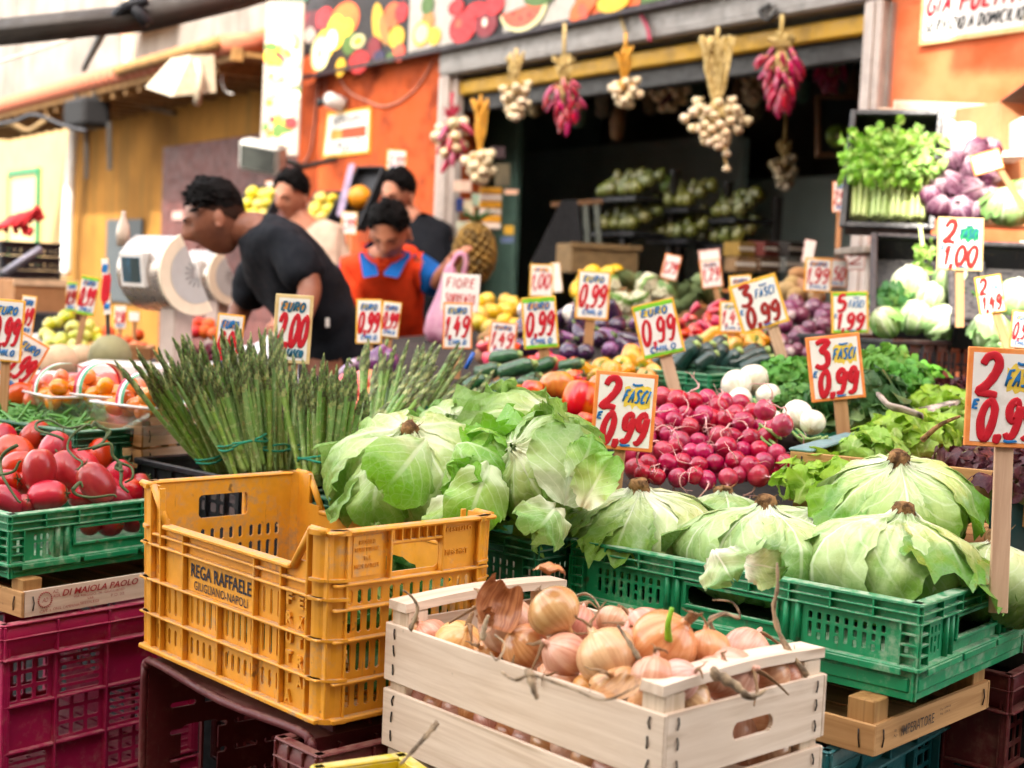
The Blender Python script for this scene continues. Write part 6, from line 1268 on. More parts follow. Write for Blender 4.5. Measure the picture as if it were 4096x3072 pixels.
def punnet(label, px, py, d, rz, sc=1.0):
    M = RZ(P(px, py, d), rz) @ Matrix.Scale(sc, 4); t = thing('fruit_punnet', label, 'punnet', M, 'clear punnets of plum tomatoes'); mb = MB()
    w, l, h = .06, .085, .055
    def rect(k, z): return [(-w*k, -l*k, z), (w*k, -l*k, z), (w*k, l*k, z), (-w*k, l*k, z)]
    v = rect(.85, 0)+rect(1, h); mb.add(v, [(0, 1, 2, 3), (0, 4, 5, 1), (1, 5, 6, 2), (2, 6, 7, 3), (3, 7, 4, 0)]); obj('tub', mb, m_clear, t)
    mb = MB(); q = rect(1.02, h)+rect(1.02, h)[:1]; mb.tube(q, .0028, 6); obj('rim', mb, plain('rim_plastic', '#e6e0e0', .25, .05), t)
    mb = MB(); n = 16; v = []; a = []
    for i in range(n+1):
        an = math.pi*i/n; x = w*1.04*math.cos(an); z = h+.062*math.sin(an)**.8
        v += [(x, -.012, z), (x, -.004, z+.0005), (x, .004, z+.0005), (x, .012, z)]
    f = []; m = []
    for i in range(n):
        for k in range(3): f.append((i*4+k, i*4+k+1, i*4+k+5, i*4+k+4)); m.append(k)
    mb.add(v, f, m); obj('handle', mb, [plain('handle_green', '#3f9a6a', .4), plain('handle_white', '#e8e4e4', .4), plain('handle_red', '#c8284a', .4)], t)
    L = []; r = random.Random(int(px))
    for i in range(17):
        x, y = ((i % 4)-1.5)*.026, ((i//4) % 4-1.5)*.036; L.append(inst('plum_tomato', pl_me[i % 2], M @ along(Vector((x+r.uniform(-.006, .006), y+r.uniform(-.006, .006), .045+.018*(i % 3)/2+(.02 if i > 13 else 0))), rdir(r, 0), i, .0165), 'tomato', 'yellow plum tomatoes in punnets'))
    return L
PL = []
for k, (lab, px, py, d, rz) in enumerate([('clear punnet of yellow plum tomatoes in the middle with an upright handle', 400, 1680, 2.90, R(60)), ('clear punnet of yellow plum tomatoes nearest the asparagus', 575, 1725, 2.80, R(55)), ('clear punnet of yellow plum tomatoes at the left with a red striped handle', 255, 1680, 2.92, R(40))]):
    L = punnet(lab, px, py, d, rz); bpy.context.view_layer.update(); heap_labels(L, 'yellow plum tomato', ['the middle punnet', 'the punnet by the asparagus', 'the left punnet'][k], 4)
q = P(563, 1876, 2.76); wood_crate('small wooden crate of tomato punnets left of the asparagus', RZ(q, R(60)), .16, .26, [(.0, .036), (.042, .082)], .09, False, (wd_tan, wd_white_x, wd_tan_z), pw=.025)
q = P(645, 1890, 2.84); wood_crate('small wooden crate squeezed between the punnets and the black crate', RZ(q, R(60)), .12, .2, [(.0, .05)], .06, False, (wd_tan, wd_tan_x, wd_tan_z), 'wooden produce crates', pw=.022, staples=False)
mb = MB(); r = random.Random(31)
for i in range(230):
    px, py = r.uniform(-60, 330), r.uniform(1640, 1740); d = 2.95-(py-1640)*.0016; a = P(px, py, d); v = Vector((r.gauss(0, 1), r.gauss(0, .6), r.gauss(0, .35))).normalized()*.05; b = Vector((r.gauss(0, .01), r.gauss(0, .01), r.uniform(0, .018)))
    mb.tube(smooth_path([a-v, a+b, a+v], 4), lambda t: .0038*math.sin(math.pi*min(.97, max(.03, t)))**.4, 6, 0, None, True, None, None, r.random())
tag(obj('green_beans', mb, skinmat('bean_skin', '#4f7d3a', '#6a9a50', (3, 3), .4, .1, None, .02, .1, .1)), 'loose heap of thin green beans behind the red tomatoes', 'beans', None, 'stuff')
q_ = P(300, 1730, 2.66); green_crate('vegetable_crate', 'dark green crate of green beans behind the red tomatoes', RZ(Vector((q_.x, q_.y, q_.z-.12)), R(52)), .36, .55, .12, mp_dgn, 'green vegetable crates')
q_ = P(300, 1640, 3.0); green_crate('vegetable_crate', 'green crate of orange tomatoes behind the beans', RZ(Vector((q_.x, q_.y, q_.z-.13)), R(52)), .34, .55, .13, mp_grn, 'green vegetable crates')
# ================================================================== PRICE SIGNS
GL = {'0': [[(.52, 1), (.2, .8), (.08, .42), (.25, .04), (.55, .0), (.86, .35), (.86, .78), (.6, .99), (.45, .97)]], '1': [[(.16, .62), (.42, .82), (.62, 1), (.52, .5), (.42, 0)]],
 '2': [[(.12, .74), (.28, .95), (.62, 1.0), (.84, .82), (.72, .52), (.4, .26), (.12, .05), (.5, .05), (.92, .03)]], '3': [[(.12, .94), (.5, 1), (.86, .94), (.5, .62), (.84, .5), (.88, .16), (.5, .0), (.12, .1)]],
 '4': [[(.5, 1), (.32, .7), (.12, .4), (.5, .42), (.9, .45)], [(.74, .75), (.64, .4), (.58, 0)]], '5': [[(.88, 1), (.36, .97), (.28, .6), (.6, .64), (.9, .4), (.7, .06), (.18, .05)]],
 '9': [[(.82, .84), (.55, 1), (.2, .82), (.24, .56), (.52, .48), (.8, .66), (.88, .88), (.84, .5), (.66, .14), (.34, .0), (.14, .1)]], ',': [[(.42, .1), (.5, .0), (.3, -.2)]], '.': [[(.4, .05), (.45, .02)]], '-': [[(.1, .5), (.9, .52)]], '~': [[(.0, .3), (.3, .05), (.6, .1), (1, .25)]],
 'E': [[(.85, .98), (.2, .95), (.12, .05), (.85, .05)], [(.14, .52), (.7, .54)]], 'U': [[(.12, 1), (.14, .2), (.45, 0), (.8, .2), (.86, 1)]], 'R': [[(.14, 0), (.16, 1), (.75, .92), (.78, .6), (.18, .5), (.9, 0)]], 'O': [[(.5, 1), (.12, .6), (.3, .05), (.75, .08), (.9, .6), (.5, 1)]],
 'C': [[(.88, .88), (.5, 1), (.12, .5), (.45, .0), (.9, .12)]], 'H': [[(.15, 1), (.12, 0)], [(.86, 1), (.84, 0)], [(.14, .5), (.85, .52)]], 'I': [[(.5, 1), (.45, 0)]], 'L': [[(.2, 1), (.14, .05), (.86, .05)]], 'F': [[(.2, 0), (.18, .97), (.88, 1)], [(.2, .52), (.7, .55)]],
 'A': [[(.08, 0), (.5, 1), (.9, 0)], [(.25, .38), (.76, .38)]], 'S': [[(.85, .9), (.45, 1), (.16, .76), (.8, .34), (.6, .02), (.12, .08)]], 'V': [[(.1, 1), (.45, 0), (.9, 1)]], 'D': [[(.15, 0), (.15, 1), (.7, .88), (.88, .5), (.7, .1), (.15, 0)]], 'P': [[(.14, 0), (.16, 1), (.78, .92), (.8, .58), (.18, .48)]],
 'T': [[(.08, .98), (.92, 1)], [(.5, .98), (.46, 0)]], 'Z': [[(.12, .97), (.88, 1), (.1, .03), (.9, .05)]], 'N': [[(.12, 0), (.16, 1), (.84, 0), (.88, 1)]], 'M': [[(.08, 0), (.16, 1), (.5, .35), (.84, 1), (.92, 0)]], 'G': [[(.86, .86), (.45, 1), (.12, .5), (.45, 0), (.86, .15), (.84, .48), (.55, .46)]]}
def brush(mb, s, x, z, wid, hgt, th, M, m=0, y=-.0012, slant=.12, seed=0):
    # painted characters: every stroke is a low ridge of paint, fitted to wid x hgt with (x, z) the lower left corner
    r = random.Random(seed); adv = [(.42 if c in ',.' else (.45 if c in 'I1' else (.5 if c == ' ' else 1.0))) for c in s]; tot = sum(adv); cx = 0
    for c, a in zip(s, adv):
        w_ = wid*a/tot; x0 = x+wid*cx/tot; cx += a
        for st in GL.get(c, []):
            q = []
            for (u, v) in st: jx, jz = r.uniform(-.03, .03), r.uniform(-.03, .03); q.append(Vector((x0+w_*(.08+.84*(u+jx))+slant*hgt*(v-.5), y, z+hgt*(v+jz))))
            q = smooth_path(q, 4) if len(q) > 2 and c in '0239,5SCOUG~' else [p for i in range(len(q)-1) for p in (q[i], q[i]+(q[i+1]-q[i])*.5)]+[q[-1]]
            n = len(q); rs = [th*(.72+.28*math.sin(math.pi*min(1, (i+1.2)/n))+r.uniform(-.05, .05)) for i in range(n)]; rs[0] *= .8; rs[-1] *= .75
            mb.tube(q, rs, 8, m, M, True, .1, (0, 1, 0))
def paintmat(name, col): return plain(name, col, .55, .14, 60, .15, 160, spec=.35)
m_pred = paintmat('red_paint', '#c01326'); m_pdred = paintmat('brick_red_paint', '#96201c'); m_pblue = paintmat('blue_paint', '#1f6fae'); m_pteal = paintmat('petrol_blue_paint', '#15607c'); m_pgrn = paintmat('green_brush_paint', '#1f8a55')
t = NT('sign_white'); v = t.addv(t.obj(), 9.0); sp_ = t.noise(v, 260, 3, .6); st_ = t.noise(v, 30, 4, .6)
c = t.mix(t.math('MULTIPLY', t.rng(st_, .55, .72), .35), H('#e4e1dc'), H('#b9b1a2')); c = t.mix(t.math('MULTIPLY', t.rng(sp_, .68, .76), .7), c, H('#8b8378')); m_sw = t.fin(c, .55, .35)
def bordmat(name, col, c2):
    if name in _mc: return _mc[name]
    t = NT(name); v = t.addv(t.obj(), 9.0); c = t.mix(t.rng(t.noise(v, 26, 4, .6), .35, .68), H(col), H(c2)); c = t.mix(t.math('MULTIPLY', t.rng(t.noise(v, 220, 2), .7, .78), .6), c, H('#5d4630')); _mc[name] = t.fin(c, .6, .3); return _mc[name]
BORD = {'o': bordmat('orange_sign_edge', '#e2803a', '#e89a5a'), 'y': bordmat('yellow_sign_edge', '#e2b23a', '#e0a53a'), 'oy': bordmat('amber_sign_edge', '#e29a2a', '#e8b24a'), 'c': bordmat('cream_sign_edge', '#d8c08c', '#cfae72'), 'w': bordmat('white_sign_edge', '#ddd6cc', '#cfc6ba'), 'p': bordmat('pink_card_edge', '#d8a89a', '#cf9a8a')}
m_smg = plain('sign_lime', '#7cc42c', .55, .2, 40); m_smy = plain('sign_lemon', '#e8c84a', .55, .2, 40); m_smo = plain('sign_amber', '#e8a040', .55, .2, 40)
m_stk = wood('stake_wood', '#b98f68', '#9a7048', 2, sc=1.2); m_stk2 = wood('pale_stake_wood', '#cfae92', '#b8957a', 2, sc=1.2)
SIGNS = []
def sign(px, py, w_, h_, roll, d, edge, kind, price, label, stake=None, word='EURO', low='CHILO', green=False, patch=None, yaw=0.0, tilt=0.0, red=None, seed=0, stk=None, bw=.06):
    k = d/F_PX; W, Hh = w_*k, h_*k; M = facing(P(px, py, d), R(roll), R(yaw), R(tilt)); t = thing('price_sign', label, 'price sign', M, 'hand painted price signs'); r = random.Random(seed+int(px))
    mb = MB(); mb.box(-W/2, W/2, 0, .0045, -Hh/2, Hh/2, 0, None, .0012); mb.box(-W/2+bw*W*1.1, W/2-bw*W*1.0, -.0004, .0001, -Hh/2+bw*W, Hh/2-bw*W*1.1, 1)
    def smear(x0, x1, z0, z1, m, y=-.0007):
        n = 12; v = []
        for i in range(n+1): x = x0+(x1-x0)*i/n; v += [(x, y, z0+(z1-z0)*r.uniform(-.14, .14)*(0 if i in (0, n) else 1)), (x, y, z1+(z1-z0)*r.uniform(-.14, .14))]
        mb.add(v, [(2*i, 2*i+2, 2*i+3, 2*i+1) for i in range(n)], m)
    if green: smear(-W*.46, W*.46, Hh*.40, Hh*.475, 2); smear(-W*.46, W*.46, -Hh*.475, -Hh*.42, 2)
    if kind == 'fasci' and patch is not False: smear(-W*.02, W*.40, Hh*.06, Hh*.32, 5 if patch == 'g' else 3)
    if kind == 'kilo' and word: smear(-W*.34, W*.30, Hh*.27, Hh*.38, 4 if r.random() < .5 else 3)
    obj('board', mb, [BORD[edge], m_sw, m_smg, m_smy, m_smo, m_pgrn], t)
    pr = MB(); wd = MB(); th = Hh*.039
    if kind == 'fasci':
        brush(pr, price[0], -W*.40, Hh*.02, W*.34, Hh*.40, th*1.25, None, seed=r.random()); brush(pr, price[1], -W*.34, -Hh*.40, W*.74, Hh*.37, th*1.15, None, seed=r.random())
        brush(wd, 'FASCI', -W*.03, Hh*.12, W*.42, Hh*.16, th*.42, None, 0, -.0016, .3, r.random()); brush(wd, 'E', -W*.43, -Hh*.12, W*.1, Hh*.09, th*.4, None, 0, -.0016, .2, r.random()); brush(wd, '~', W*.08, Hh*.34, W*.2, Hh*.06, th*.4, None, 0, -.0016); brush(wd, '~', -W*.05, -Hh*.44, W*.2, Hh*.04, th*.4, None, 0, -.0016)
    elif kind == 'kilo':
        brush(pr, price, -W*.40, -Hh*.24, W*.82, Hh*.44, th*.86, None, seed=r.random())
        if word: brush(wd, word, -W*.32, Hh*.26, W*.64, Hh*.13, th*.45, None, 0, -.0016, .25, r.random())
        if low: brush(wd, low, -W*.30, -Hh*.40, W*.62, Hh*.1, th*.4, None, 0, -.0016, .25, r.random())
    elif kind == 'text':
        for i, s_ in enumerate(price): brush(pr, s_, -W*.40, Hh*(.12-.42*i), W*.8, Hh*.26, th*.42, None, 0, -.0012, .1, r.random())
    if pr.n: obj('price' if kind != 'text' else 'wording', pr, red or m_pred, t)
    if wd.n: obj('wording', wd, m_pteal if edge in ('c',) else m_pblue, t)
    if stake:
        (sx, sy), sw = stake[0], stake[1]; Mi = M.inverted(); q = Mi @ P(sx, sy, d+.0); a = Vector((0 if len(stake) < 3 else stake[2]*k, .0085, Hh*.1)); b = Vector((q.x, .0085, q.z-.03)); v = b-a; L = v.length
        mb = MB(); mb.box(-sw*k/2, sw*k/2, -.0035, .0035, 0, L, 0, None, .001); s_ = obj('stake', mb, stk or m_stk, t); zq = v.normalized(); s_.matrix_local = FR(a, Vector((0, 1, 0)).cross(zq), (0, 1, 0), zq)
    SIGNS.append(t); return t
sign(2497, 1645, 250, 312, 5, 2.46, 'o', 'fasci', ('2', '0,99'), 'peach-edged sign for two bunches, planted between butter lettuce and radishes', ((2470, 1900), 46))
sign(4030, 1592, 330, 398, 3, 1.98, 'o', 'fasci', ('2', '0,99'), 'largest orange-edged sign for two bunches on a long stake among the lettuce heads', ((4005, 2370), 74), seed=3, stk=m_stk2)
sign(3343, 1470, 218, 262, -6, 2.82, 'o', 'fasci', ('3', '0,99'), 'orange-edged sign for three bunches standing above the white onions', ((3375, 1710), 54, 10), seed=5)
sign(2633, 1316, 172, 222, -13, 3.25, 'y', 'kilo', '0,99', 'yellow and lime sign reading 0,99, tilted, above the radish heap', ((2700, 1560), 50), green=True, stk=m_stk2, yaw=-8)
sign(2160, 1291, 140, 208, -4, 3.55, 'y', 'kilo', '0,99', 'yellow and lime sign reading 0,99 above the ribbed tomatoes', ((2195, 1530), 44), green=True)
sign(2372, 1180, 132, 196, 4, 4.0, 'oy', 'kilo', '0,99', 'amber-edged sign reading 0,99 standing in the aubergines', ((2345, 1450), 38))
sign(1830, 1303, 118, 186, 1, 3.6, 'o', 'kilo', '1,49', 'orange-edged sign reading 1,49 under the white handwritten card', ((1825, 1470), 34))
sign(2010, 1356, 108, 138, 6, 3.9, 'o', 'kilo', '1,49', 'small orange-edged sign reading 1,49 among the orange peppers', ((1990, 1500), 28))
sign(1476, 1286, 104, 180, 1, 3.6, 'y', 'kilo', '0,99', 'yellow sign reading 0,99 in front of the orange vest', ((1475, 1480), 32), green=False)
sign(1562, 1278, 76, 144, 7, 3.9, 'y', 'kilo', '0,99', 'yellow sign partly hidden behind another yellow 0,99 sign', ((1540, 1480), 30))
sign(1170, 1316, 152, 276, 4, 2.86, 'c', 'kilo', '2,00', 'tall cream sign reading 2,00 rising out of the asparagus', ((1165, 1600), 40), word='EURO', low='AL FASCIO', bw=.09)
sign(914, 1376, 108, 240, 6, 3.0, 'oy', 'kilo', '0,99', 'amber-edged sign reading 0,99 beside the left asparagus tips', ((905, 1640), 34))
sign(3036, 1215, 196, 202, -17, 3.6, 'y', 'fasci', ('3', '0,99'), 'yellow leaning sign for three bunches above yellow peppers', ((3130, 1430), 44, 30), red=m_pdred, patch=False, stk=m_stk2)
sign(2932, 1268, 106, 126, 1, 3.9, 'oy', 'kilo', '1,49', 'amber sign reading 1,49 tucked behind the leaning three bunches sign', ((2915, 1460), 30))
sign(2965, 1170, 90, 140, -4, 4.1, 'y', 'kilo', '1,49', 'yellow sign almost hidden behind the leaning three bunches sign', None)
sign(3400, 1250, 148, 168, -1, 3.65, 'y', 'fasci', ('5', '1,99'), 'yellow and lime sign reading 5 for 1,99 by the romaine crate', ((3400, 1420), 30), green=True, patch=False)
sign(3273, 1100, 108, 136, 3, 4.4, 'oy', 'kilo', '1,99', 'amber sign reading 1,99 in front of the red onions', ((3262, 1230), 26))
sign(3345, 1093, 90, 116, 3, 4.6, 'o', 'kilo', '1,50', 'orange sign peeping out behind the amber 1,99 sign', None, word=None)
sign(2684, 1068, 66, 100, 14, 5.0, 'o', 'kilo', '1,29', 'small orange sign leaning right above the artichokes', ((2632, 1200), 24), word='', low='')
sign(2845, 1095, 84, 112, -7, 5.0, 'o', 'kilo', '1,29', 'orange sign with blank white card on top in the dark doorway', ((2890, 1230), 22), low='')
sign(2838, 1022, 86, 48, -7, 5.02, 'p', 'none', '', 'blank pinkish card above the orange sign in the dark doorway')
sign(2166, 1122, 94, 130, 2, 4.9, 'y', 'kilo', '1,00', 'yellow sign reading 1,00 behind the lime 0,99 sign at the doorway', ((2170, 1260), 26), word='AL', low='')
sign(2226, 1110, 40, 120, -6, 5.1, 'y', 'none', '', 'narrow yellow card turned sideways next to the 1,00 sign')
sign(3842, 976, 184, 212, 2, 3.4, 'c', 'fasci', ('2', '1,00'), 'cream-edged sign reading 2 for 1,00 with a green brush patch', ((3845, 1260), 34), patch='g', red=m_pdred)
sign(3962, 1178, 106, 152, -9, 3.3, 'y', 'fasci', ('2', '1,49'), 'olive-edged sign reading 2 for 1,49 between the romaine crates', ((4040, 1380), 34), red=m_pdred, patch=False)
sign(3948, 648, 124, 84, -16, 3.9, 'o', 'kilo', '1,15', 'orange sign reading 1,15 tilted flat over the radicchio', ((4090, 790), 26, 30), word='', low='', red=m_pdred, tilt=0)
sign(4090, 1320, 92, 150, 6, 3.0, 'o', 'kilo', '0,99', 'orange-edged sign cut by the picture edge above the big sign', None)
sign(24, 1322, 136, 250, 5, 2.86, 'oy', 'kilo', '0,99', 'amber-edged sign reading 0,99 upright over the orange tomatoes', ((10, 1600), 36))
sign(84, 1462, 128, 240, 30, 2.94, 'o', 'kilo', '0,99', 'orange-edged sign slanting strongly behind the upright amber sign', None)
sign(108, 1262, 60, 160, 8, 3.2, 'oy', 'kilo', '1,49', 'amber sign reading 1,49 half hidden behind the upright amber sign', None)
sign(350, 1183, 76, 158, 10, 4.2, 'y', 'kilo', '0,99', 'lime-topped sign reading 0,99 over the melons', ((300, 1420), 24), green=True)
sign(286, 1186, 46, 120, 4, 4.5, 'y', 'kilo', '0,99', 'narrow dark-looking price sign left of the lime-topped sign', None, green=True, red=m_pdred)
sign(424, 1146, 30, 226, -3, 4.05, 'oy', 'kilo', '0,99', 'narrow price sign seen almost edge-on beside the steel scale', ((434, 1500), 16), yaw=0, stk=m_dgrey)
sign(481, 1268, 50, 96, 1, 4.7, 'y', 'kilo', '2,50', 'small yellow price sign below the steel scale', ((470, 1400), 16), word='')
sign(536, 1266, 46, 42, 1, 4.7, 'oy', 'none', '', 'tiny blank amber card below the steel scale', ((530, 1400), 16))
sign(1396, 892, 62, 90, 3, 7.4, 'oy', 'kilo', '1,99', 'small amber price sign among the melons behind the orange vest', ((1398, 980), 14), word='', low='')
sign(1586, 640, 78, 82, 4, 8.0, 'oy', 'kilo', '2,99', 'small amber price sign on the orange wall over the tallest head', None, word='')
sign(3362, 788, 62, 122, 1, 5.3, 'o', 'kilo', '2,99', 'dim orange price sign standing in the shade of the doorway', ((3352, 990), 20), red=m_pdred)
sign(3236, 1006, 46, 92, 10, 4.8, 'p', 'none', '', 'pinkish blank card leaning at the right of the dark doorway')
sign(3420, 1036, 82, 92, 0, 4.7, 'p', 'kilo', '2', 'pinkish card with a single figure leaning at the right jamb', None, word='', low='', red=m_pdred)
sign(2900, 902, 64, 70, 3, 7.6, 'c', 'kilo', '2,20', 'very dim price sign deep inside the shop', None, word='', low='', red=m_pdred)
sign(1842, 1170, 152, 150, 4, 4.1, 'w', 'text', ('FIORE', 'SORRENTO'), 'white card with thin red handwriting behind the orange 1,49 sign', ((1830, 1420), 20), bw=.02)
sign(1092, 745, 60, 42, 0, 8.3, 'o', 'none', '', 'small orange card under the floodlight')
# boards on the walls
def board(name, label, s0, s1, z0, z1, lines, edge, y=-.012, skew=0.0):
    t = thing(name, label, 'sign', FM); mb = MB(); V = [(s0-skew, z0), (s1, z0), (s1, z1), (s0, z1)]
    mb.add([(x, y, z) for x, z in V]+[(x, -.001, z) for x, z in V], [(0, 1, 2, 3), (7, 6, 5, 4), (0, 4, 5, 1), (1, 5, 6, 2), (2, 6, 7, 3), (3, 7, 4, 0)], 0); b = .018
    V2 = [(s0-skew*.9+b, z0+b), (s1-b, z0+b), (s1-b, z1-b), (s0+b, z1-b)]; mb.add([(x, y-.0006, z) for x, z in V2], [(0, 1, 2, 3)], 1); obj('board', mb, [BORD[edge], m_sw], t)
    for i, (s_, x, z, wd, hg, m, th) in enumerate(lines):
        q = MB(); brush(q, s_, s0+(s1-s0)*x, z0+(z1-z0)*z, (s1-s0)*wd, (z1-z0)*hg, th, None, 0, y-.0016, .22, i); obj('wording', q, m, t)
    return t
m_pblk = paintmat('black_brush_paint', '#171f24')
x0, _ = SF(1315, 560); x1, _ = SF(1487, 500); z1 = SF(1400, 442)[1]; z0 = SF(1390, 622)[1]
bd = board('wall_board', 'yellow-edged hand painted board on the orange wall with an orange stripe', x0, x1, z0, z1, [('VERDURA', .12, .72, .72, .16, m_pblk, .006), ('PULITI', .25, .1, .62, .2, m_pblk, .008)], 'y', -.014, .05)
mb = MB(); xx = lambda f: x0+(x1-x0)*f; zz = lambda f: z0+(z1-z0)*f; mb.add([(xx(.08), -.0152, zz(.38)), (xx(.36), -.0152, zz(.38)), (xx(.36), -.0152, zz(.6)), (xx(.1), -.0152, zz(.6))], [(0, 1, 2, 3)], 0); mb.add([(xx(.36), -.0152, zz(.37)), (xx(.93), -.0152, zz(.37)), (xx(.93), -.0152, zz(.62)), (xx(.36), -.0152, zz(.61))], [(0, 1, 2, 3)], 1); obj('stripe', mb, [m_smo, plain('stripe_red', '#d84a22', .55, .2, 30)], bd)
x0, zb_ = SF(3690, 184); z0 = zb_; z1 = z0+.30; x1 = SF(4125, 130)[0]
board('wall_board', 'large hand painted board about home delivery on the sunlit wall', x0, x1, z0, z1, [('VERDURA', .06, .68, .75, .2, m_pblk, .009), ('GIA PULITA', .05, .36, .9, .23, m_pred, .009), ('SERVIZIO A DOMICILIO', .04, .14, .93, .15, m_pblk, .005)], 'c', -.02)
# ================================================================== PEOPLE
def skin_tone(name, col, c2): return plain(name, col, .5, .15, 14, .08, 200, spec=.4, c2=c2)
m_hairk = plain('dark_hair', '#090707', .75, .35, 90, .4, 400, spec=.12)
m_eye = plain('eye_white', '#6d625a', .4, .05); m_iris = plain('eye_dark', '#1a1210', .15, .1)
def skinned(chain_pts, edges, radii, name, m, parent, sub=2, root=0):
    me = bpy.data.meshes.new(name); me.from_pydata([tuple(p) for p in chain_pts], edges, []); o = bpy.data.objects.new(name, me); COL.objects.link(o)
    me.materials.append(m); md = o.modifiers.new('Skin', 'SKIN'); md.use_smooth_shade = True
    for i, r_ in enumerate(radii): sv = me.skin_vertices[0].data[i]; sv.radius = (r_ if isinstance(r_, tuple) else (r_, r_)); sv.use_root = (i == root)
    s = o.modifiers.new('Subdivision', 'SUBSURF'); s.levels = sub; s.render_levels = sub
    bpy.context.view_layer.update(); m2 = bpy.data.meshes.new_from_object(o.evaluated_get(bpy.context.evaluated_depsgraph_get()))
    bpy.data.objects.remove(o); m2.polygons.foreach_set('use_smooth', np.ones(len(m2.polygons), bool)); return m2
def head_mb(seed=0):
    # face towards -Y, chin down; about 0.235 m tall, centred at the middle of the skull
    mb = MB(); nu, nv = 44, 34; v = []; f = []
    def g(x, m, s): return math.exp(-((x-m)/s)**2)
    for j in range(nv+1):
        th = math.pi*(j+.02)/(nv+.04)
        for i in range(nu):
            ph = 2*math.pi*i/nu; x, y, z = math.sin(th)*math.sin(ph), -math.sin(th)*math.cos(ph), math.cos(th)
            X_, Y2_, Z2 = x*.077, y*.096, z*.118
            if z < 0: k = 1-.34*(-z)**1.4; X_ *= k*(1-.1*(-z)); Y2_ *= (1-.22*(-z)**1.5 if y < 0 else 1-.38*(-z)**1.2)
            if y < 0:
                fr = -y; zz = Z2
                Y2_ -= .030*g(X_, 0, .012)*(g(zz, -.028, .016)+.55*g(zz, -.008, .018)+.25*g(zz, .01, .015))*fr
                Y2_ -= .006*g(zz, .024, .012)*g(X_, .0, .05)*fr; Y2_ += .011*(g(X_, .031, .015)+g(X_, -.031, .015))*g(zz, .004, .012)*fr
                Y2_ -= .006*g(X_, 0, .022)*(g(zz, -.058, .006)+g(zz, -.071, .006))*fr; Y2_ += .004*g(X_, 0, .03)*g(zz, -.0645, .0035)*fr
                Y2_ -= .009*g(X_, 0, .022)*g(zz, -.100, .014)*fr; Y2_ -= .005*(g(X_, .045, .016)+g(X_, -.045, .016))*g(zz, -.022, .022)*fr
            v.append((X_, Y2_, Z2))
    for j in range(nv):
        for i in range(nu): f.append((j*nu+i, (j+1)*nu+i, (j+1)*nu+(i+1) % nu, j*nu+(i+1) % nu))
    mb.add(v, f, 0, True)
    for s in (-1, 1):                                                   # ears
        T = Matrix.Translation((s*.076, .008, -.012)) @ rotm('Z', s*.35) @ rotm('X', -.2); mb.ball(Vector((0, 0, 0)), .031, 12, 0, (.32, .62, 1.05), T); mb.ball(Vector((s*.006, -.008, -.02)), .012, 8, 0, (.5, 1, 1), T)
    return mb
def hair_mb(top=.014, fade=False, seed=0, fringe=0.0):
    r = random.Random(seed); mb = MB(); nu, nv = 48, 26; v = []; f = []
    for j in range(nv+1):
        for i in range(nu):
            ph = 2*math.pi*i/nu; back = (1-math.cos(ph))/2; thm = math.pi*((.255+.40*back) if fade else (.245+.22*back)+.06*math.sin(ph)**2-fringe*(1-back)+.012*math.sin(ph*9+seed)+.008*math.sin(ph*23)); th = thm*j/nv
            x, y, z = math.sin(th)*math.sin(ph), -math.sin(th)*math.cos(ph), math.cos(th); e = j/nv
            k = top*(1-e**3*.8)*(1+.35*nz(x*5+seed, y*5+z*4)+.2*nz(x*14, y*14+seed)+.12*math.sin(ph*23+th*9)); k = .0016 if fade else max(k, .002)
            X_, Y2_, Z2 = x*.077, y*.096, z*.118
            if z < 0: q = 1-.34*(-z)**1.4; X_ *= q; Y2_ *= (1-.38*(-z)**1.2 if y > 0 else 1)
            n_ = Vector((x/.077, y/.096, z/.118)).normalized(); v.append((X_+n_.x*k, Y2_+n_.y*k, Z2+n_.z*k*1.15))
    for j in range(nv):
        for i in range(nu): f.append((j*nu+i, (j+1)*nu+i, (j+1)*nu+(i+1) % nu, j*nu+(i+1) % nu))
    mb.add(v, f, 0, True)
    if not fade:                                                        # tufts break the outline
        for i in range(260):
            th = math.pi*.40*math.sqrt(r.random()); ph = r.uniform(0, 6.28); n_ = Vector((math.sin(th)*math.sin(ph), -math.sin(th)*math.cos(ph), math.cos(th)))
            if n_.y < -.62: continue
            p = Vector((n_.x*.08, n_.y*.099, n_.z*.122)); d = (n_*.35+Vector((r.gauss(.3, .35), r.gauss(-.9, .3), r.gauss(.1, .3)))).normalized()
            mb.tube([p+n_*.006, p+d*.010+n_*.008, p+d*.024+n_*.003], lambda u: .0075*(1-.8*u), 6)
    return mb
def cloth_mat(name, col): return plain(name, col, .85, .18, 18, .35, 90, spec=.15)
def hand_chain(wr, d, side, r0, pts, rad, ed, iw, s=1.0):
    # palm and five curled fingers added to the body skeleton after wrist vertex iw
    d = d.normalized(); s_ = side-d*side.dot(d); s_.normalize(); n_ = d.cross(s_); base = len(pts)
    pts += [wr+d*.045*s, wr+d*.085*s]; rad += [(.034*s, .017*s), (.036*s, .014*s)]; ed += [(iw, base), (base, base+1)]
    for k, (o, L) in enumerate(((-.03, .07), (-.01, .08), (.01, .075), (.03, .06))):
        b = len(pts); q = wr+d*.09*s+s_*o*s; pts += [q+d*L*.4*s-n_*.008*s, q+d*L*.75*s-n_*.03*s]; rad += [.0095*s, .008*s]; ed += [(base+1, b), (b, b+1)]
    b = len(pts); q = wr+d*.03*s-s_*.035*s; pts += [q+d*.03*s-s_*.012*s, q+d*.06*s-s_*.012*s-n_*.012*s]; rad += [.012*s, .010*s]; ed += [(base, b), (b, b+1)]
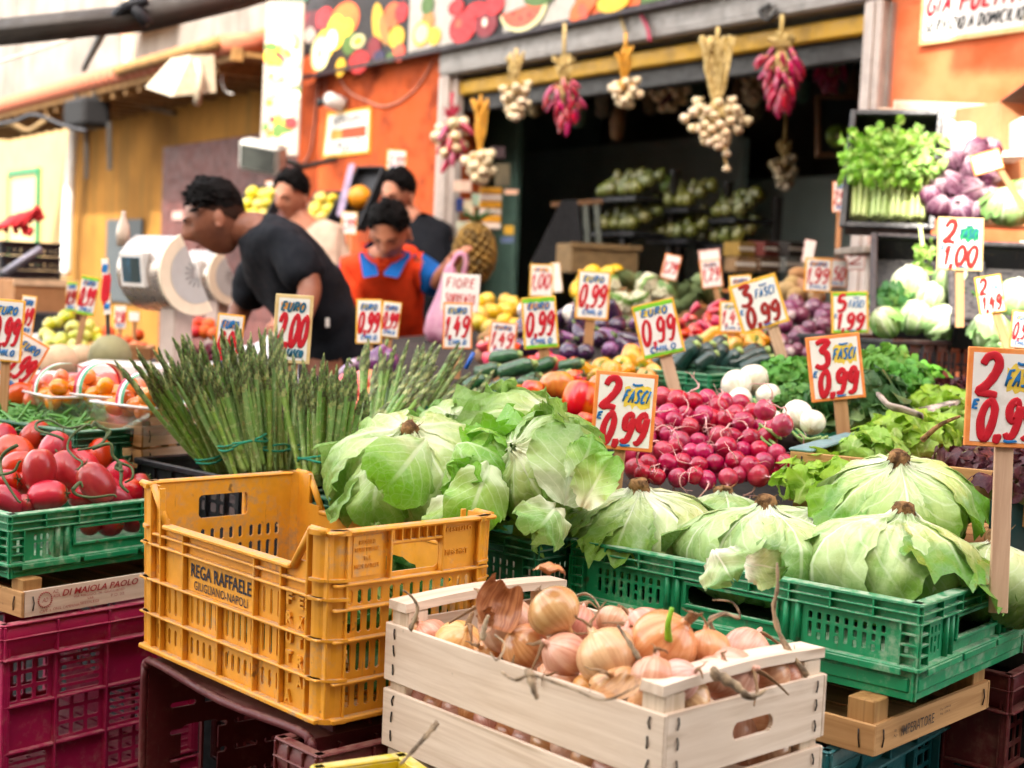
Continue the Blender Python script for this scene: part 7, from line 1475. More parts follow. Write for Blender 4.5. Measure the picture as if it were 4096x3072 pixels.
def person(label, J, skin, shirt, trousers, head_M, hair_top=.014, sleeves=.55, collar=None, vest=None, fat=1.0, seed=0, fringe=0.0):
    # J: joints in world space
    t = thing('person', label, 'person', Matrix.Translation(J['pelvis']*1.0)); inv = Matrix.Translation(-J['pelvis']); hM = head_M
    ch = ['pelvis', 'belly', 'chest', 'neckb', 'neck']; pts = [J[c] for c in ch]; rad = [(.15*fat, .11*fat), (.14*fat, .105*fat), (.165*fat, .115*fat), (.07, .065), (.056, .058)]; ed = [(0, 1), (1, 2), (2, 3), (3, 4)]
    pts.append(hM @ Vector((0, .012, -.05))); rad.append(.052); ed.append((4, 5))
    for s in ('l', 'r'):
        b = len(pts); sh, el, wr = J['sh'+s], J['el'+s], J['wr'+s]; pts += [sh, (sh+el)/2, el, (el+wr)/2, wr]; rad += [.058, .050, .040, .038, .027]; ed += [(2, b), (b, b+1), (b+1, b+2), (b+2, b+3), (b+3, b+4)]
        hand_chain(wr, wr-el, J.get('hs'+s, Vector((1, 0, 0))), .03, pts, rad, ed, b+4)
        b = len(pts); hp, kn, an = J['hip'+s], J['kn'+s], J['an'+s]; pts += [hp, (hp+kn)/2, kn, (kn+an)/2, an, an+J['toe']*.16]; rad += [.095, .085, .06, .055, .042, .035]; ed += [(0, b), (b, b+1), (b+1, b+2), (b+2, b+3), (b+3, b+4), (b+4, b+5)]
    bm_ = skinned(pts, ed, rad, 'body', skin, t)
    hv = head_mb(seed).mesh('head', [skin]); V = [tuple(inv @ v.co) for v in bm_.vertices]; F_ = [tuple(p.vertices) for p in bm_.polygons]; mb = MB(); mb.add(V, F_, 0, True); mb.add([tuple(inv @ (hM @ v.co)) for v in hv.vertices], [tuple(p.vertices) for p in hv.polygons], 0, True); obj('body', mb, skin, t)
    hl = inv @ hM; o = obj('hair', hair_mb(hair_top, False, seed, fringe), m_hairk, t); o.matrix_local = hl
    o = obj('shaved_sides', hair_mb(.002, True, seed, fringe), plain('short_hair', '#2e1d15', .8, .3, 120, .2, 400, spec=.1), t); o.matrix_local = hl
    mb = MB()
    for s in (-1, 1): mb.ball(Vector((s*.031, -.0705, .003)), .0125, 10, 0, (1.1, 1, .55)); mb.ball(Vector((s*.031, -.0785, .002)), .006, 8, 1, (1, 1, .7))
    o = obj('eyes', mb, [m_eye, m_iris], t); o.matrix_local = hl
    mb = MB()
    for s in (-1, 1): mb.tube(smooth_path([(s*.014, -.0985, .022), (s*.032, -.0955, .029), (s*.052, -.079, .022)], 4), lambda u: .0036*(1-.5*u), 6)
    o = obj('eyebrows', mb, m_hairk, t); o.matrix_local = hl
    mb = MB(); mb.tube(smooth_path([(-.024, -.079, -.066), (-.01, -.0885, -.0635), (0, -.0885, -.0648), (.01, -.0885, -.0635), (.024, -.079, -.066)], 3), lambda u: .0045*(.5+math.sin(math.pi*u)*.6), 6); o = obj('lips', mb, plain('lip_tone', '#7d3f36', .5), t); o.matrix_local = hl
    # clothes follow the body a little outside it
    pts = [J['pelvis']+(J['pelvis']-J['belly'])*.7, J['pelvis'], J['belly'], J['chest'], J['neckb']*.75+J['neck']*.25]; rad = [(.165*fat, .125*fat), (.168*fat, .128*fat), (.170*fat, .132*fat), (.186*fat, .132*fat), (.088, .080)]; ed = [(0, 1), (1, 2), (2, 3), (3, 4)]
    for s in ('l', 'r'):
        b = len(pts); sh, el = J['sh'+s], J['el'+s]; pts += [sh, sh+(el-sh)*.5*sleeves*1.6, sh+(el-sh)*sleeves*1.6]; rad += [.074, .072, .074]; ed += [(3, b), (b, b+1), (b+1, b+2)]
    sm = skinned([inv @ p for p in pts], ed, rad, 'shirt', shirt, t, 3, 1)
    for v in sm.vertices: c_ = v.co; v.co = c_+v.normal*(.007*nz(c_.x*13+seed, c_.z*17+c_.y*9)+.005*nz(c_.z*31, c_.x*27+c_.y*23, seed))
    obj('shirt', sm, None, t)
    pts = [inv @ p for p in (J['pelvis'], J['pelvis']+(J['belly']-J['pelvis'])*.3)]; rad = [(.17*fat, .13*fat), (.158*fat, .12*fat)]; ed = [(0, 1)]
    for s in ('l', 'r'):
        b = len(pts); hp, kn, an = [inv @ J[k+s] for k in ('hip', 'kn', 'an')]; pts += [hp, (hp+kn)/2, kn, (kn+an)/2, an]; rad += [.108, .098, .075, .07, .062]; ed += [(0, b), (b, b+1), (b+1, b+2), (b+2, b+3), (b+3, b+4)]
    obj('trousers', skinned(pts, ed, rad, 'trousers', trousers, t, 1, 0), None, t)
    return t, inv
def legs(J, fwd, side):
    for s, k in (('l', -1), ('r', 1)):
        hp = J['pelvis']+side*(.085*k)+Vector((0, 0, -.06)); J['hip'+s] = hp; J['an'+s] = Vector((hp.x, hp.y, .07))+side*(.05*k); J['kn'+s] = (hp+J['an'+s])/2+fwd*.05
    J['toe'] = fwd+Vector((0, 0, -.3)); return J
def headM(pos, fwd, up): f = Vector(fwd).normalized(); z = (Vector(up)-f*Vector(up).dot(f)).normalized(); x = (-f).cross(z)*-1; y = -f; x = y.cross(z); return FR(pos, x, y, z)
def flat_(v): v = Vector((v.x, v.y, 0)); return v.normalized()
sk1 = skin_tone('brown_skin', '#86543d', '#754632'); sk2 = skin_tone('tan_skin', '#b5775a', '#a5684c'); sk3 = skin_tone('fair_skin', '#c08468', '#b0735a')
cb = cloth_mat('black_tshirt', '#16191f'); ctr = cloth_mat('dark_trousers', '#1c1f26'); corg = cloth_mat('orange_shirt', '#d9431c'); cblu = cloth_mat('blue_cotton', '#12549a'); cbei = cloth_mat('beige_tshirt', '#c9b09c')
# ---- man in black bending to the left, seen from the side
D = 4.6; L_ = -RGT; Lh = flat_(L_)
J = {'pelvis': P(1370, 1440, D+.12), 'belly': P(1265, 1240, D+.05), 'chest': P(1135, 1040, D), 'neckb': P(1010, 915, D-.02), 'neck': P(985, 905, D-.02), 'shr': P(1150, 985, D-.20), 'elr': P(1250, 1150, D-.26), 'wrr': P(1140, 1420, D-.38), 'shl': P(1085, 1000, D+.17), 'ell': P(960, 1240, D+.25), 'wrl': P(900, 1420, D+.1)}
J['hsr'] = FWD; J['hsl'] = FWD; legs(J, Lh, flat_(FWD))
hm = headM(P(866, 876, D-.02), L_*.86-ZV*.32-FWD*.18, ZV*.9+L_*.35)
t1, inv1 = person('man in a black short-sleeved shirt bending left over the scale', J, sk1, cb, ctr, hm, .020, .60, seed=2, fat=.98, fringe=.02)
mb = MB(); mb.box(-.006, .006, -.002, .002, -.014, .014); tg = obj('shirt_tag', mb, m_whitep, t1); tg.matrix_local = inv1 @ FR(P(1310, 1290, D-.26), RGT, FWD, UPV)
# ---- man in the orange vest leaning towards the camera
D = 6.0; Fh = flat_(-FWD)
J = {'pelvis': P(1545, 1420, D+.22), 'belly': P(1545, 1260, D+.10), 'chest': P(1530, 1110, D-.05), 'neckb': P(1545, 1015, D-.11), 'neck': P(1555, 1000, D-.13), 'shl': P(1405, 1085, D-.05), 'ell': P(1395, 1250, D-.10), 'wrl': P(1450, 1400, D-.28), 'shr': P(1670, 1070, D-.02), 'elr': P(1745, 1135, D-.10), 'wrr': P(1800, 1060, D-.22)}
J['hsl'] = RGT; J['hsr'] = FWD; legs(J, Fh, flat_(-RGT))
hm = headM(P(1560, 925, D-.20), -FWD*.72-ZV*.62-RGT*.12, ZV*.75-FWD*.6-RGT*.1)
t2, inv2 = person('man in an orange shirt with blue sleeves and collar, looking down', J, sk2, cblu, ctr, hm, .022, .72, seed=5, fat=1.0)
sm = [c for c in t2.children if c.name.startswith('shirt')][0].data; cl = inv2 @ J['chest']; V = [tuple(v.co+v.normal*.007) for v in sm.vertices]
Fk = [tuple(p.vertices) for p in sm.polygons if abs((p.center-cl).dot(RGT)) < .168]; mb = MB(); mb.add(V, Fk, 0, True); obj('orange_front', mb, corg, t2)
mb = MB(); nb = J['neckb']
for s in (-1, 1):
    a = nb+RGT*(s*.062)+ZV*.012+FWD*.02; cm_ = J['chest']*.4+nb*.6; b = cm_+RGT*(s*.012)-ZV*.05-FWD*.15; c_ = cm_+RGT*(s*.07)-ZV*.06-FWD*.15; d_ = nb+RGT*(s*.105)+ZV*.0-FWD*.05
    off = Vector((0, 0, -.012)); mb.add([tuple(q) for q in (a, b, c_, d_)]+[tuple(q+off-FWD*.012) for q in (a, b, c_, d_)], [(0, 1, 2, 3), (7, 6, 5, 4), (0, 4, 5, 1), (1, 5, 6, 2), (2, 6, 7, 3), (3, 7, 4, 0)], 0, False)
o = obj('collar', mb, cblu, t2); o.matrix_local = inv2
# ---- tall man behind, black shirt, looking down to the left
D = 7.2
J = {'pelvis': P(1690, 1320, D+.05), 'belly': P(1690, 1160, D), 'chest': P(1690, 985, D), 'neckb': P(1650, 880, D-.01), 'neck': P(1635, 860, D-.02), 'shl': P(1560, 940, D), 'ell': P(1540, 1120, D-.05), 'wrl': P(1560, 1260, D-.2), 'shr': P(1775, 945, D+.05), 'elr': P(1800, 1110, D), 'wrr': P(1780, 1260, D-.1)}
J['hsl'] = RGT; J['hsr'] = RGT; legs(J, Fh, flat_(-RGT))
person('tall dark-haired man in a black shirt standing against the orange wall', J, sk3, cb, ctr, headM(P(1595, 775, D-.04), -FWD*.75-RGT*.5-ZV*.35, ZV*.95-FWD*.3), .020, .6, seed=8)
# ---- young man in the beige shirt
D = 7.0
J = {'pelvis': P(1260, 1330, D+.05), 'belly': P(1260, 1170, D), 'chest': P(1262, 985, D), 'neckb': P(1215, 895, D-.01), 'neck': P(1200, 875, D-.02), 'shl': P(1165, 950, D), 'ell': P(1140, 1120, D-.05), 'wrl': P(1120, 1260, D-.1), 'shr': P(1335, 945, D+.03), 'elr': P(1365, 1110, D), 'wrr': P(1330, 1250, D-.1)}
J['hsl'] = RGT; J['hsr'] = RGT; legs(J, Fh, flat_(-RGT))
person('young man in a beige shirt behind the man in black', J, sk3, cbei, ctr, headM(P(1168, 785, D-.04), -FWD*.8-RGT*.45-ZV*.3, ZV*.95-FWD*.3), .022, .6, seed=11)
# pink bag held by the man in orange
m_bag = plain('pink_plastic_bag', '#c98aa8', .35, .2, 20, .3, transl=.3, c2='#d8a8bc'); mb = MB(); B0 = P(1800, 1065, 5.48)
mb.lathe([(.008, .012), (.02, -.01), (.03, -.05), (.05, -.12), (.075, -.19), (.085, -.25), (.07, -.29), (.01, -.30)], 26, 0, Matrix.Translation(B0), lambda a, v: 1+.16*math.sin(5*a+v*3)*(1-v*.4)+.08*math.sin(9*a)); mb.tube(smooth_path([B0+Vector((0, 0, 0)), B0+Vector((.03, 0, .05)), B0+Vector((.06, 0, .03)), B0+Vector((.05, 0, -.06))], 4), .012, 6, flat=.4)
tag(obj('plastic_bag', mb, m_bag), 'pink plastic bag held by the man in the orange shirt', 'bag')
# ================================================================== SCALES, HANGING BUNCHES, INTERIOR, SIDE DISPLAYS
m_steel = plain('brushed_steel', '#b7aca4', .28, .12, 10, .05, 200, metal=.85); m_crm = plain('cream_plastic', '#d8ccb4', .45, .06); m_lcd = plain('lcd_glass', '#24414e', .12, .3, 8, spec=.7, c2='#3c6f8c'); m_pst = plain('scale_pillar', '#b9a69c', .5, .1)
def scale_(label, px, py, d, Rr, Ln, full=True):
    n_ = (RGT*.72-FWD*.69); n_.z = 0; n_.normalize(); x_ = Vector((-n_.y, n_.x, 0))
    if x_.dot(RGT) < 0: x_ = -x_
    M = FR(P(px, py, d), x_, -n_, ZV); t = thing('weighing_scale', label, 'scale', M)      # end cap in the x-z plane at y = 0, body runs to +y
    a0_, a1_ = R(118), R(298); n = 30; pr = [(Rr*math.cos(a0_+(a1_-a0_)*i/n), Rr*math.sin(a0_+(a1_-a0_)*i/n)) for i in range(n+1)]
    v = [(x, 0, z) for x, z in pr]+[(x, Ln, z) for x, z in pr]; m_ = n+1; f = [(i, i+1, m_+i+1, m_+i) for i in range(n)]; sm = len(f)
    mb = MB(); mb.add(v, f, 0, True); mb.add(v, [tuple(range(m_))[::-1], tuple(range(m_, 2*m_)), (0, m_, 2*m_-1, m_-1)], 0); obj('body', mb, m_steel, t)
    mb = MB(); k = 1.03; q = [(x*k, -.012, z*k) for x, z in pr]+[(x*k, -.0005, z*k) for x, z in pr]; mb.add(q, f, 0, True); mb.add(q, [tuple(range(m_))[::-1], tuple(range(m_, 2*m_)), (0, m_, 2*m_-1, m_-1)], 0); obj('end_cap', mb, m_crm, t)
    mb = MB(); k = .74; q = [(x*k, -.0135, z*k) for x, z in pr]; mb.add(q, [tuple(range(m_))[::-1]], 0)
    obj('grille', mb, plain('scale_grey', '#a9aaa8', .5, .06), t)
    mb = MB()
    for i in range(7): a = R(135+i*24); mb.tube([(Rr*.12*math.cos(a), -.0145, Rr*.12*math.sin(a)), (Rr*.35*math.cos(a), -.0145, Rr*.35*math.sin(a))], .0015, 5)
    obj('marks', mb, plain('scale_mark', '#7d7f7e', .5), t)
    mb = MB(); cm = R(186); T = FR(Vector((Rr*1.0*math.cos(cm), Ln*.56, Rr*math.sin(cm)+.015)), (0, -1, 0), (1, 0, .12), (-.12, 0, 1)); mb.box(-.062, .062, -.012, .03, -.05, .05, 0, T, .003); obj('screen_frame', mb, m_whitep, t)
    mb = MB(); mb.box(-.048, .048, -.0135, -.0125, -.036, .036, 0, T); mb.box(.0, .046, -.0142, -.0136, -.034, .034, 1, T); obj('screen', mb, [m_lcd, plain('lcd_dark', '#2a3a3c', .12, .2)], t)
    mb = MB(); mb.box(-Rr*.42, Rr*.12, .02, .10, -.62, -Rr*.86, 0, None, .006); obj('pillar', mb, m_pst, t)
    return t
scale_('large steel weighing scale with half-round cream end and blue screen', 778, 1092, 4.1, .118, .225)
scale_('second steel weighing scale behind the chin of the man in black', 925, 1105, 5.3, .105, .19)
mb = MB(); mb.lathe([(.02, 0), (.021, .04), (.018, .06), (.009, .085), (.006, .095), (.007, .105), (.001, .105)], 14, 0, Matrix.Translation(P(492, 985, 4.3))); tag(obj('plastic_bottle', mb, plain('clear_bottle', '#c9b6a4', .15, .2, 20, spec=.7)), 'pale plastic bottle standing on the far end of the steel scale', 'bottle')
# white sacks of cloth under the man in black
mb = MB(); p = P(950, 1560, 3.5); mb.grid(lambda u, v: tuple(P(770+u*420, 1600-v*(120+190*u)+14*nz(u*7, v*5), 3.15+1.0*v)), 24, 18); tag(obj('white_sheet', mb, plain('white_sheet_cloth', '#cfcfd4', .8, .1, 12, .3, 40)), 'white plastic sheet draped behind the asparagus', 'sheet')
# ---- hanging bunches
m_gar = skinmat('garlic_skin', '#e0cfae', '#c9ae84', (18, 1.5), .5, .1, None, .012, .1, .12, '#b59a6a', None); m_gst = plain('garlic_stalk', '#a58a4e', .8, .35, 40, .2, c2='#cdb57c')
def gar_mesh(s):
    r = random.Random(s); k = r.uniform(0, 6); mb = MB(); mb.lathe([(.05, -.72), (.6, -.68), (.92, -.35), (1, .0), (.86, .4), (.5, .72), (.25, 1.0), (.18, 1.5)], 16, 0, None, lambda a, v: 1-.1*(1-abs(math.sin(3.5*a+k)))); return mb.mesh('garlic_bulb', [m_gar])
ga_me = [gar_mesh(s) for s in range(3)]
def hang(name, label, px, ytop, yb0, yb1, wpx, d, mes, n, rpx, stalkm, yrope=None, bulb='garlic_bulb', seed=0, down=False, tail=0):
    r = random.Random(seed+px); t = thing(name, label, 'garlic' if bulb == 'garlic_bulb' else 'chillies', Matrix.Translation(P(px, yb0, d)), 'bunches hanging from the shop front'); O_ = P(px, yb0, d); mb = MB()
    for i in range(16 if n < 36 else 34):
        a = i*2.4; w_ = wpx*.5*r.uniform(.1, .9); tx = px+w_*.9*math.cos(a); mid = yb0+(yb1-yb0)*r.uniform(.1, .5)
        q = [P(px+r.uniform(-.34, .34)*wpx, ytop+r.uniform(-10, 26), d+r.uniform(-.03, .03)), P(px+r.uniform(-.22, .22)*wpx, (ytop+yb0)/2, d+r.uniform(-.02, .02)), P(px+r.uniform(-.08, .08)*wpx, yb0-12, d), P(tx, mid, d+.04*math.sin(a))]
        mb.tube(smooth_path([v-O_ for v in q], 4), lambda u: .0075*(1-.3*u), 6, flat=.6)
    if yrope: mb.tube([P(px+4, yrope, d+.01)-O_, P(px, ytop+30, d)-O_], .009, 6)
    obj('stalks', mb, stalkm, t)
    for i in range(n):
        u = (i+.5)/n; yy = yb0+(yb1-yb0)*u; w_ = wpx*.5*(.55+.6*math.sin(math.pi*min(1, u*.8+.2)))*(1-.55*u**3)*r.uniform(.5, 1.12); a = i*2.399; p = P(px+w_*math.cos(a), yy+r.uniform(-12, 12), d+.05*math.sin(a)*wpx/110); dv = (O_-p).normalized()*(.7)+ZV*.6+Vector((math.cos(a), math.sin(a)*.4, 0))*(-.5)
        if down: dv = ZV*1.0+Vector((r.gauss(0, .25)-.75*math.cos(a)*(1-u), r.gauss(0, .2), 0))
        o = bpy.data.objects.new(bulb, mes[i % len(mes)]); COL.objects.link(o); o.parent = t; o.matrix_local = along(p-O_, dv, i, rpx*d/F_PX*r.uniform(.85, 1.15))
    for i in range(tail):
        yy = yb1+26+i*60; o = bpy.data.objects.new(bulb, mes[i % 3]); COL.objects.link(o); o.parent = t; o.matrix_local = along(P(px+wpx*.18, yy, d)-O_, (0, 0, 1), i, rpx*.9*d/F_PX)
        mb = MB(); mb.tube([P(px+wpx*.1, yb1-30, d)-O_, P(px+wpx*.18, yy, d)-O_], .006, 6); obj('stalk', mb, stalkm, t)
    return t
m_hch = skinmat('pink_chilli_skin', '#b3184a', '#8c1c3c', (5, 1), .25, .4, None, .02, .1, .15); hc_me = []
for s in range(3):
    r = random.Random(s+5); mb = MB(); b = r.uniform(-.3, .3); mb.tube(smooth_path([(0, 0, 1.2), (b*.3, 0, .4), (b, 0, -.8), (b*.8, .1, -1.9)], 4), lambda u: .55*math.sin(math.pi*min(.98, .12+.82*u))**.6*(1 if u < .6 else 1-.6*(u-.6)), 9, 0); mb.tube([(0, 0, 1.1), (0, .05, 1.7)], .15, 5, 1); hc_me.append(mb.mesh('chilli', [m_hch, m_gst]))
hang('garlic_bunch', 'small garlic bunch with frayed stalks hanging at the left of the opening', 2062, 215, 345, 470, 120, 6.9, ga_me, 24, 19, m_gst, 195)
hang('chilli_bunch', 'pink chilli bunch hanging between two garlic bunches', 2255, 225, 335, 510, 138, 6.7, hc_me, 34, 19, m_gst, 95, 'chilli', 1, True)
hang('garlic_bunch', 'garlic bunch on a yellow cord with one bulb hanging loose', 2500, 190, 325, 420, 115, 6.4, ga_me, 18, 19, plain('yellow_straw', '#c98f2a', .7, .2, 40), 130)
hang('garlic_bunch', 'biggest garlic bunch with a long sheaf of dry stalks', 2868, 150, 410, 590, 215, 6.1, ga_me, 46, 20, m_gst, 110, seed=3, tail=2)
hang('chilli_bunch', 'large pink chilli bunch hanging near the right of the opening', 3125, 140, 215, 430, 165, 5.9, hc_me, 52, 22, m_gst, 60, 'chilli', 4, True)
hang('garlic_bunch', 'garlic bunch tied with a yellow ribbon beside the left jamb', 1920, 400, 610, 720, 105, 7.4, ga_me, 14, 26, plain('yellow_straw', '#c98f2a'), 380, seed=6)
hang('garlic_bunch', 'netted pink garlic bunch touching the left jamb', 1805, 430, 480, 640, 120, 7.5, [gar_mesh(7)]+hc_me[:1], 26, 24, plain('red_net_cord', '#a81f3c', .6), 370, seed=7)
for i, (px, yy, w_, d, me_, bl) in enumerate([(2680, 330, 130, 7.6, ga_me, 'garlic_bulb'), (3320, 250, 110, 7.2, hc_me, 'chilli'), (3010, 300, 90, 7.8, ga_me, 'garlic_bulb'), (3140, 640, 90, 7.4, ga_me, 'garlic_bulb')]):
    hang('garlic_bunch' if bl == 'garlic_bulb' else 'chilli_bunch', ['dim garlic bunch deeper in the shop behind the yellow cord bunch', 'dim dark red chilli bunch deeper in the shop at the right', 'dim garlic bunch deeper in the shop left of the large chillies', 'dim low garlic bunch deep in the shop by the mirror'][i], px, yy-70, yy, yy+110, w_, d, me_, 20, 20, m_gst, yy-200, bl, 20+i, bl == 'chilli')
cable('red_ribbon', 'red ribbon hanging from the shutter box', [PF(2565, 60, -.07), PF(2590, 110, -.07), PF(2600, 165, -.07)], .01, plain('red_ribbon', '#b8405a', .6))
cable('dry_straw', 'dry straw end hanging under the fruit sign', [PF(2480, 55, -.07), PF(2490, 90, -.07), PF(2500, 125, -.07)], .008, m_gst)
cable('wire_tangle', 'loose wire tangle at the right end of the shutter box', [PF(3080, 20, -.07), PF(3040, 45, -.07), PF(3070, 80, -.07), PF(3110, 40, -.07)], .01, m_dgrey)
# ---- interior
def kiwi(label, px, py, rp, d):
    t = thing('kiwi_poster', label, 'poster', facing(P(px, py, d), 0)); k = rp*d/F_PX; mb = MB(); mb.lathe([(.001, -.004), (k, -.004), (k, .004), (.001, .004)], 30, 0, rotm('X', R(90))); obj('disc', mb, plain('kiwi_green', '#6f8a2c', .5, .3, 30, c2='#4f6a24'), t)
    mb = MB(); mb.lathe([(.001, -.0005), (k*.22, -.0005), (k*.22, .0005), (.001, .0005)], 20, 0, Matrix.Translation((0, -.0065, 0)) @ rotm('X', R(90)))
    for i in range(18): a = i*.349; mb.ball(Vector((k*.42*math.cos(a), -.006, k*.42*math.sin(a))), k*.04, 6, 1, (1, .3, 1))
    obj('core', mb, [plain('kiwi_core', '#b9b98a', .5), plain('kiwi_seed', '#20240f', .5)], t)
kiwi('round kiwi slice poster over the shelves of pears', 2690, 745, 46, 8.0); kiwi('kiwi slice poster inside the wooden frame at the right', 3352, 545, 48, 7.0)
t = thing('framed_poster', 'wooden framed dark poster at the back right of the shop', 'poster', facing(P(3355, 480, 7.02))); k = 7.02/F_PX; mb = MB()
for x0, x1, z0, z1 in ((-92, -74, -150, 100), (74, 92, -150, 100), (-74, 74, 82, 100), (-74, 74, -150, -132)): mb.box(x0*k, x1*k, -.02, .02, z0*k, z1*k, 0, None, .004)
obj('frame', mb, plain('dark_wood', '#6b4a2c', .6, .3, 12), t); mb = MB(); mb.box(-74*k, 74*k, -.0, .01, -132*k, 82*k); obj('picture', mb, plain('dim_print', '#1f2a2c', .4, .4, 9), t)
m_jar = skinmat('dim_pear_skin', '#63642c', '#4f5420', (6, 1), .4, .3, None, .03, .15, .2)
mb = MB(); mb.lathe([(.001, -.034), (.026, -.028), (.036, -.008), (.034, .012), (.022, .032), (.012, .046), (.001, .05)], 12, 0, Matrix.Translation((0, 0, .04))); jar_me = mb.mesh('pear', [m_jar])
SU = Vector((EU.x, EU.y, 0)); JA = []
def rack(label, px0, px1, ys, d, hpx):
    q0, q1 = P(px0, ys[0], d), P(px1, ys[0], d-.35); w_ = (q1-q0).length; x_ = flat_(q1-q0); y_ = ZV.cross(x_); base = P(px0, ys[-1], d); t = thing('shelf_rack', label, 'shelf', FR(Vector((q0.x, q0.y, 0)), x_, y_, ZV), 'shelf racks inside the shop')
    for y in ys: z = P(px0, y, d).z; mb = MB(); mb.box(0, w_, -.06, .2, z-.025, z, 0, None, .004); obj('shelf', mb, m_black, t)
    zt = P(px0, ys[0]-hpx, d).z
    for x in (-.02, w_): mb = MB(); mb.box(x-.015, x+.015, .16, .2, 0, zt); obj('upright', mb, m_dgrey, t)
    for y in ys:
        z = P(px0, y, d).z; n = int(w_/.066)
        for i in range(n):
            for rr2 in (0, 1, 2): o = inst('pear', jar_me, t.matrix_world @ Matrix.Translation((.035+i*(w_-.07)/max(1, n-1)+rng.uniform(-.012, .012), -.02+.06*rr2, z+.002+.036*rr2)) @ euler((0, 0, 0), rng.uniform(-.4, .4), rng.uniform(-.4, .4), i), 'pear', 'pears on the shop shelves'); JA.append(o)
rack('dark shelf rack of yellow green pears left of the kiwi poster', 2405, 2580, (795, 930), 7.6, 110); rack('dark shelf rack of yellow green pears under the kiwi poster', 2625, 2790, (840, 960), 7.5, 110); rack('dark shelf rack of yellow green pears at the right of the kiwi poster', 2830, 2980, (880, 980), 7.3, 90)
bpy.context.view_layer.update(); heap_labels(JA, 'yellow green pear', 'the shop shelves', 6)
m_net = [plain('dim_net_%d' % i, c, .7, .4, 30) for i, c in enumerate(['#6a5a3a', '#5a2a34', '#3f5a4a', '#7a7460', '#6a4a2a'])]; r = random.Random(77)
for i in range(15):
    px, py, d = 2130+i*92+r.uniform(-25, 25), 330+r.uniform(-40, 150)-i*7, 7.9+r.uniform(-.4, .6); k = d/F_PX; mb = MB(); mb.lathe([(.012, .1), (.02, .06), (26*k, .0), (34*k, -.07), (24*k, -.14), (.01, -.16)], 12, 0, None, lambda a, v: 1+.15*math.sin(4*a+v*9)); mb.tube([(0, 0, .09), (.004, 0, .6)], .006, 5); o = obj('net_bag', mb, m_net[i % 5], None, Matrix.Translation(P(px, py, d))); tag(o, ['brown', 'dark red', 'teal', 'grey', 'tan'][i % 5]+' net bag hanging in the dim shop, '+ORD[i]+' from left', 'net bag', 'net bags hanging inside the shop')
for i in range(7):
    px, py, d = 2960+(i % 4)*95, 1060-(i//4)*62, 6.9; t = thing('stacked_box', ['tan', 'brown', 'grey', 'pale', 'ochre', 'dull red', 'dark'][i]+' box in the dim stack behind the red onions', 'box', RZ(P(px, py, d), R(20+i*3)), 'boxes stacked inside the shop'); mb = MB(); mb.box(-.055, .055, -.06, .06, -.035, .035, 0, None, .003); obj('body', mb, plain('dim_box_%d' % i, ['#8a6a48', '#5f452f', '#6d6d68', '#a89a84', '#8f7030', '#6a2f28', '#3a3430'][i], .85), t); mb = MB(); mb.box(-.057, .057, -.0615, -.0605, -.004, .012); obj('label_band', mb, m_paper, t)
# dark apron and bag on the inner wall, old chair, box
mb = MB(); q = [(2245, 800), (2310, 800), (2340, 1060), (2110, 1075)]; mb.add([tuple(P(x, y, 7.2)) for x, y in q]+[tuple(P(x, y, 7.32)) for x, y in q], [(0, 1, 2, 3), (7, 6, 5, 4), (0, 4, 5, 1), (1, 5, 6, 2), (2, 6, 7, 3), (3, 7, 4, 0)]); tag(obj('dark_coat', mb, plain('black_cloth', '#17171a', .9)), 'black coat hanging inside the shop left of the chair', 'coat')
t = thing('wooden_chair', 'dim slatted chair back deep in the shop', 'chair', facing(P(2330, 900, 7.5), R(-4))); k = 7.5/F_PX; mb = MB()
for x in (-95, -45, 5, 50): mb.box(x*k, (x+22)*k, -.01, .01, -150*k, 80*k, 0, None, .003)
obj('slat', mb, plain('grey_wood', '#5a5f58', .7, .2, 10), t); mb = MB(); mb.box(-120*k, 90*k, -.015, .015, 80*k, 98*k); obj('top_rail', mb, plain('dark_wood', '#6b4a2c'), t)
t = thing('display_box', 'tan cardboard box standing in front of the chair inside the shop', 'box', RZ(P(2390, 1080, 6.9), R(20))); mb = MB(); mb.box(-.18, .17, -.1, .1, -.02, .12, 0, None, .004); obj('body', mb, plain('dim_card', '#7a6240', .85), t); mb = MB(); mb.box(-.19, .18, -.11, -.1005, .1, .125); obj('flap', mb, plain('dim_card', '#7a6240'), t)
# snacks and pineapple on the inner left pier
m_snk = [plain('snack_white', '#d8c4b4', .4, .1), plain('snack_yellow', '#d8961f', .4, .15)]
t = thing('snack_strip', 'strip of yellow and white snack packets hanging on the green pier', 'snacks', facing(P(1962, 835, 7.55), R(2))); k = 7.55/F_PX
for i in range(6): mb = MB(); mb.box(-46*k, 44*k, -.03, .0, (82-i*28-26)*k, (82-i*28)*k, 0, None, .006); obj('packet', mb, m_snk[(i+1) % 2], t)
m_pin = plain('pineapple_rind', '#8a6a2c', .8, .5, 26, .4, 60, c2='#4a3a1c'); mb = MB()
for i in range(150):
    z = 1-2*(i+.5)/150; q = math.sqrt(max(0, 1-z*z)); a = i*2.399; mb.ball(Vector((.086*q*math.cos(a), .086*q*math.sin(a), .13*z)), .0165, 6, 0)
mb.ball(Vector((0, 0, 0)), .088, 14, 0, (.95, .95, 1.45))
pin = obj('pineapple', mb, m_pin, None, Matrix.Translation(P(1898, 1015, 6.3))); tag(pin, 'whole pineapple standing before the green pier behind the pink bag', 'pineapple'); mb = MB(); r = random.Random(2)
for i in range(26): a = i*2.399; e = r.uniform(.3, 1.2); mb.tube(smooth_path([(0, 0, .14), (.03*math.cos(a), .03*math.sin(a), .16), (.09*e*math.cos(a), .09*e*math.sin(a), .16+.05*r.random())], 3), lambda u: .012*(1-.9*u), 5, flat=.3)
obj('leaf_crown', mb, m_dkleaf, pin)
r = random.Random(12)
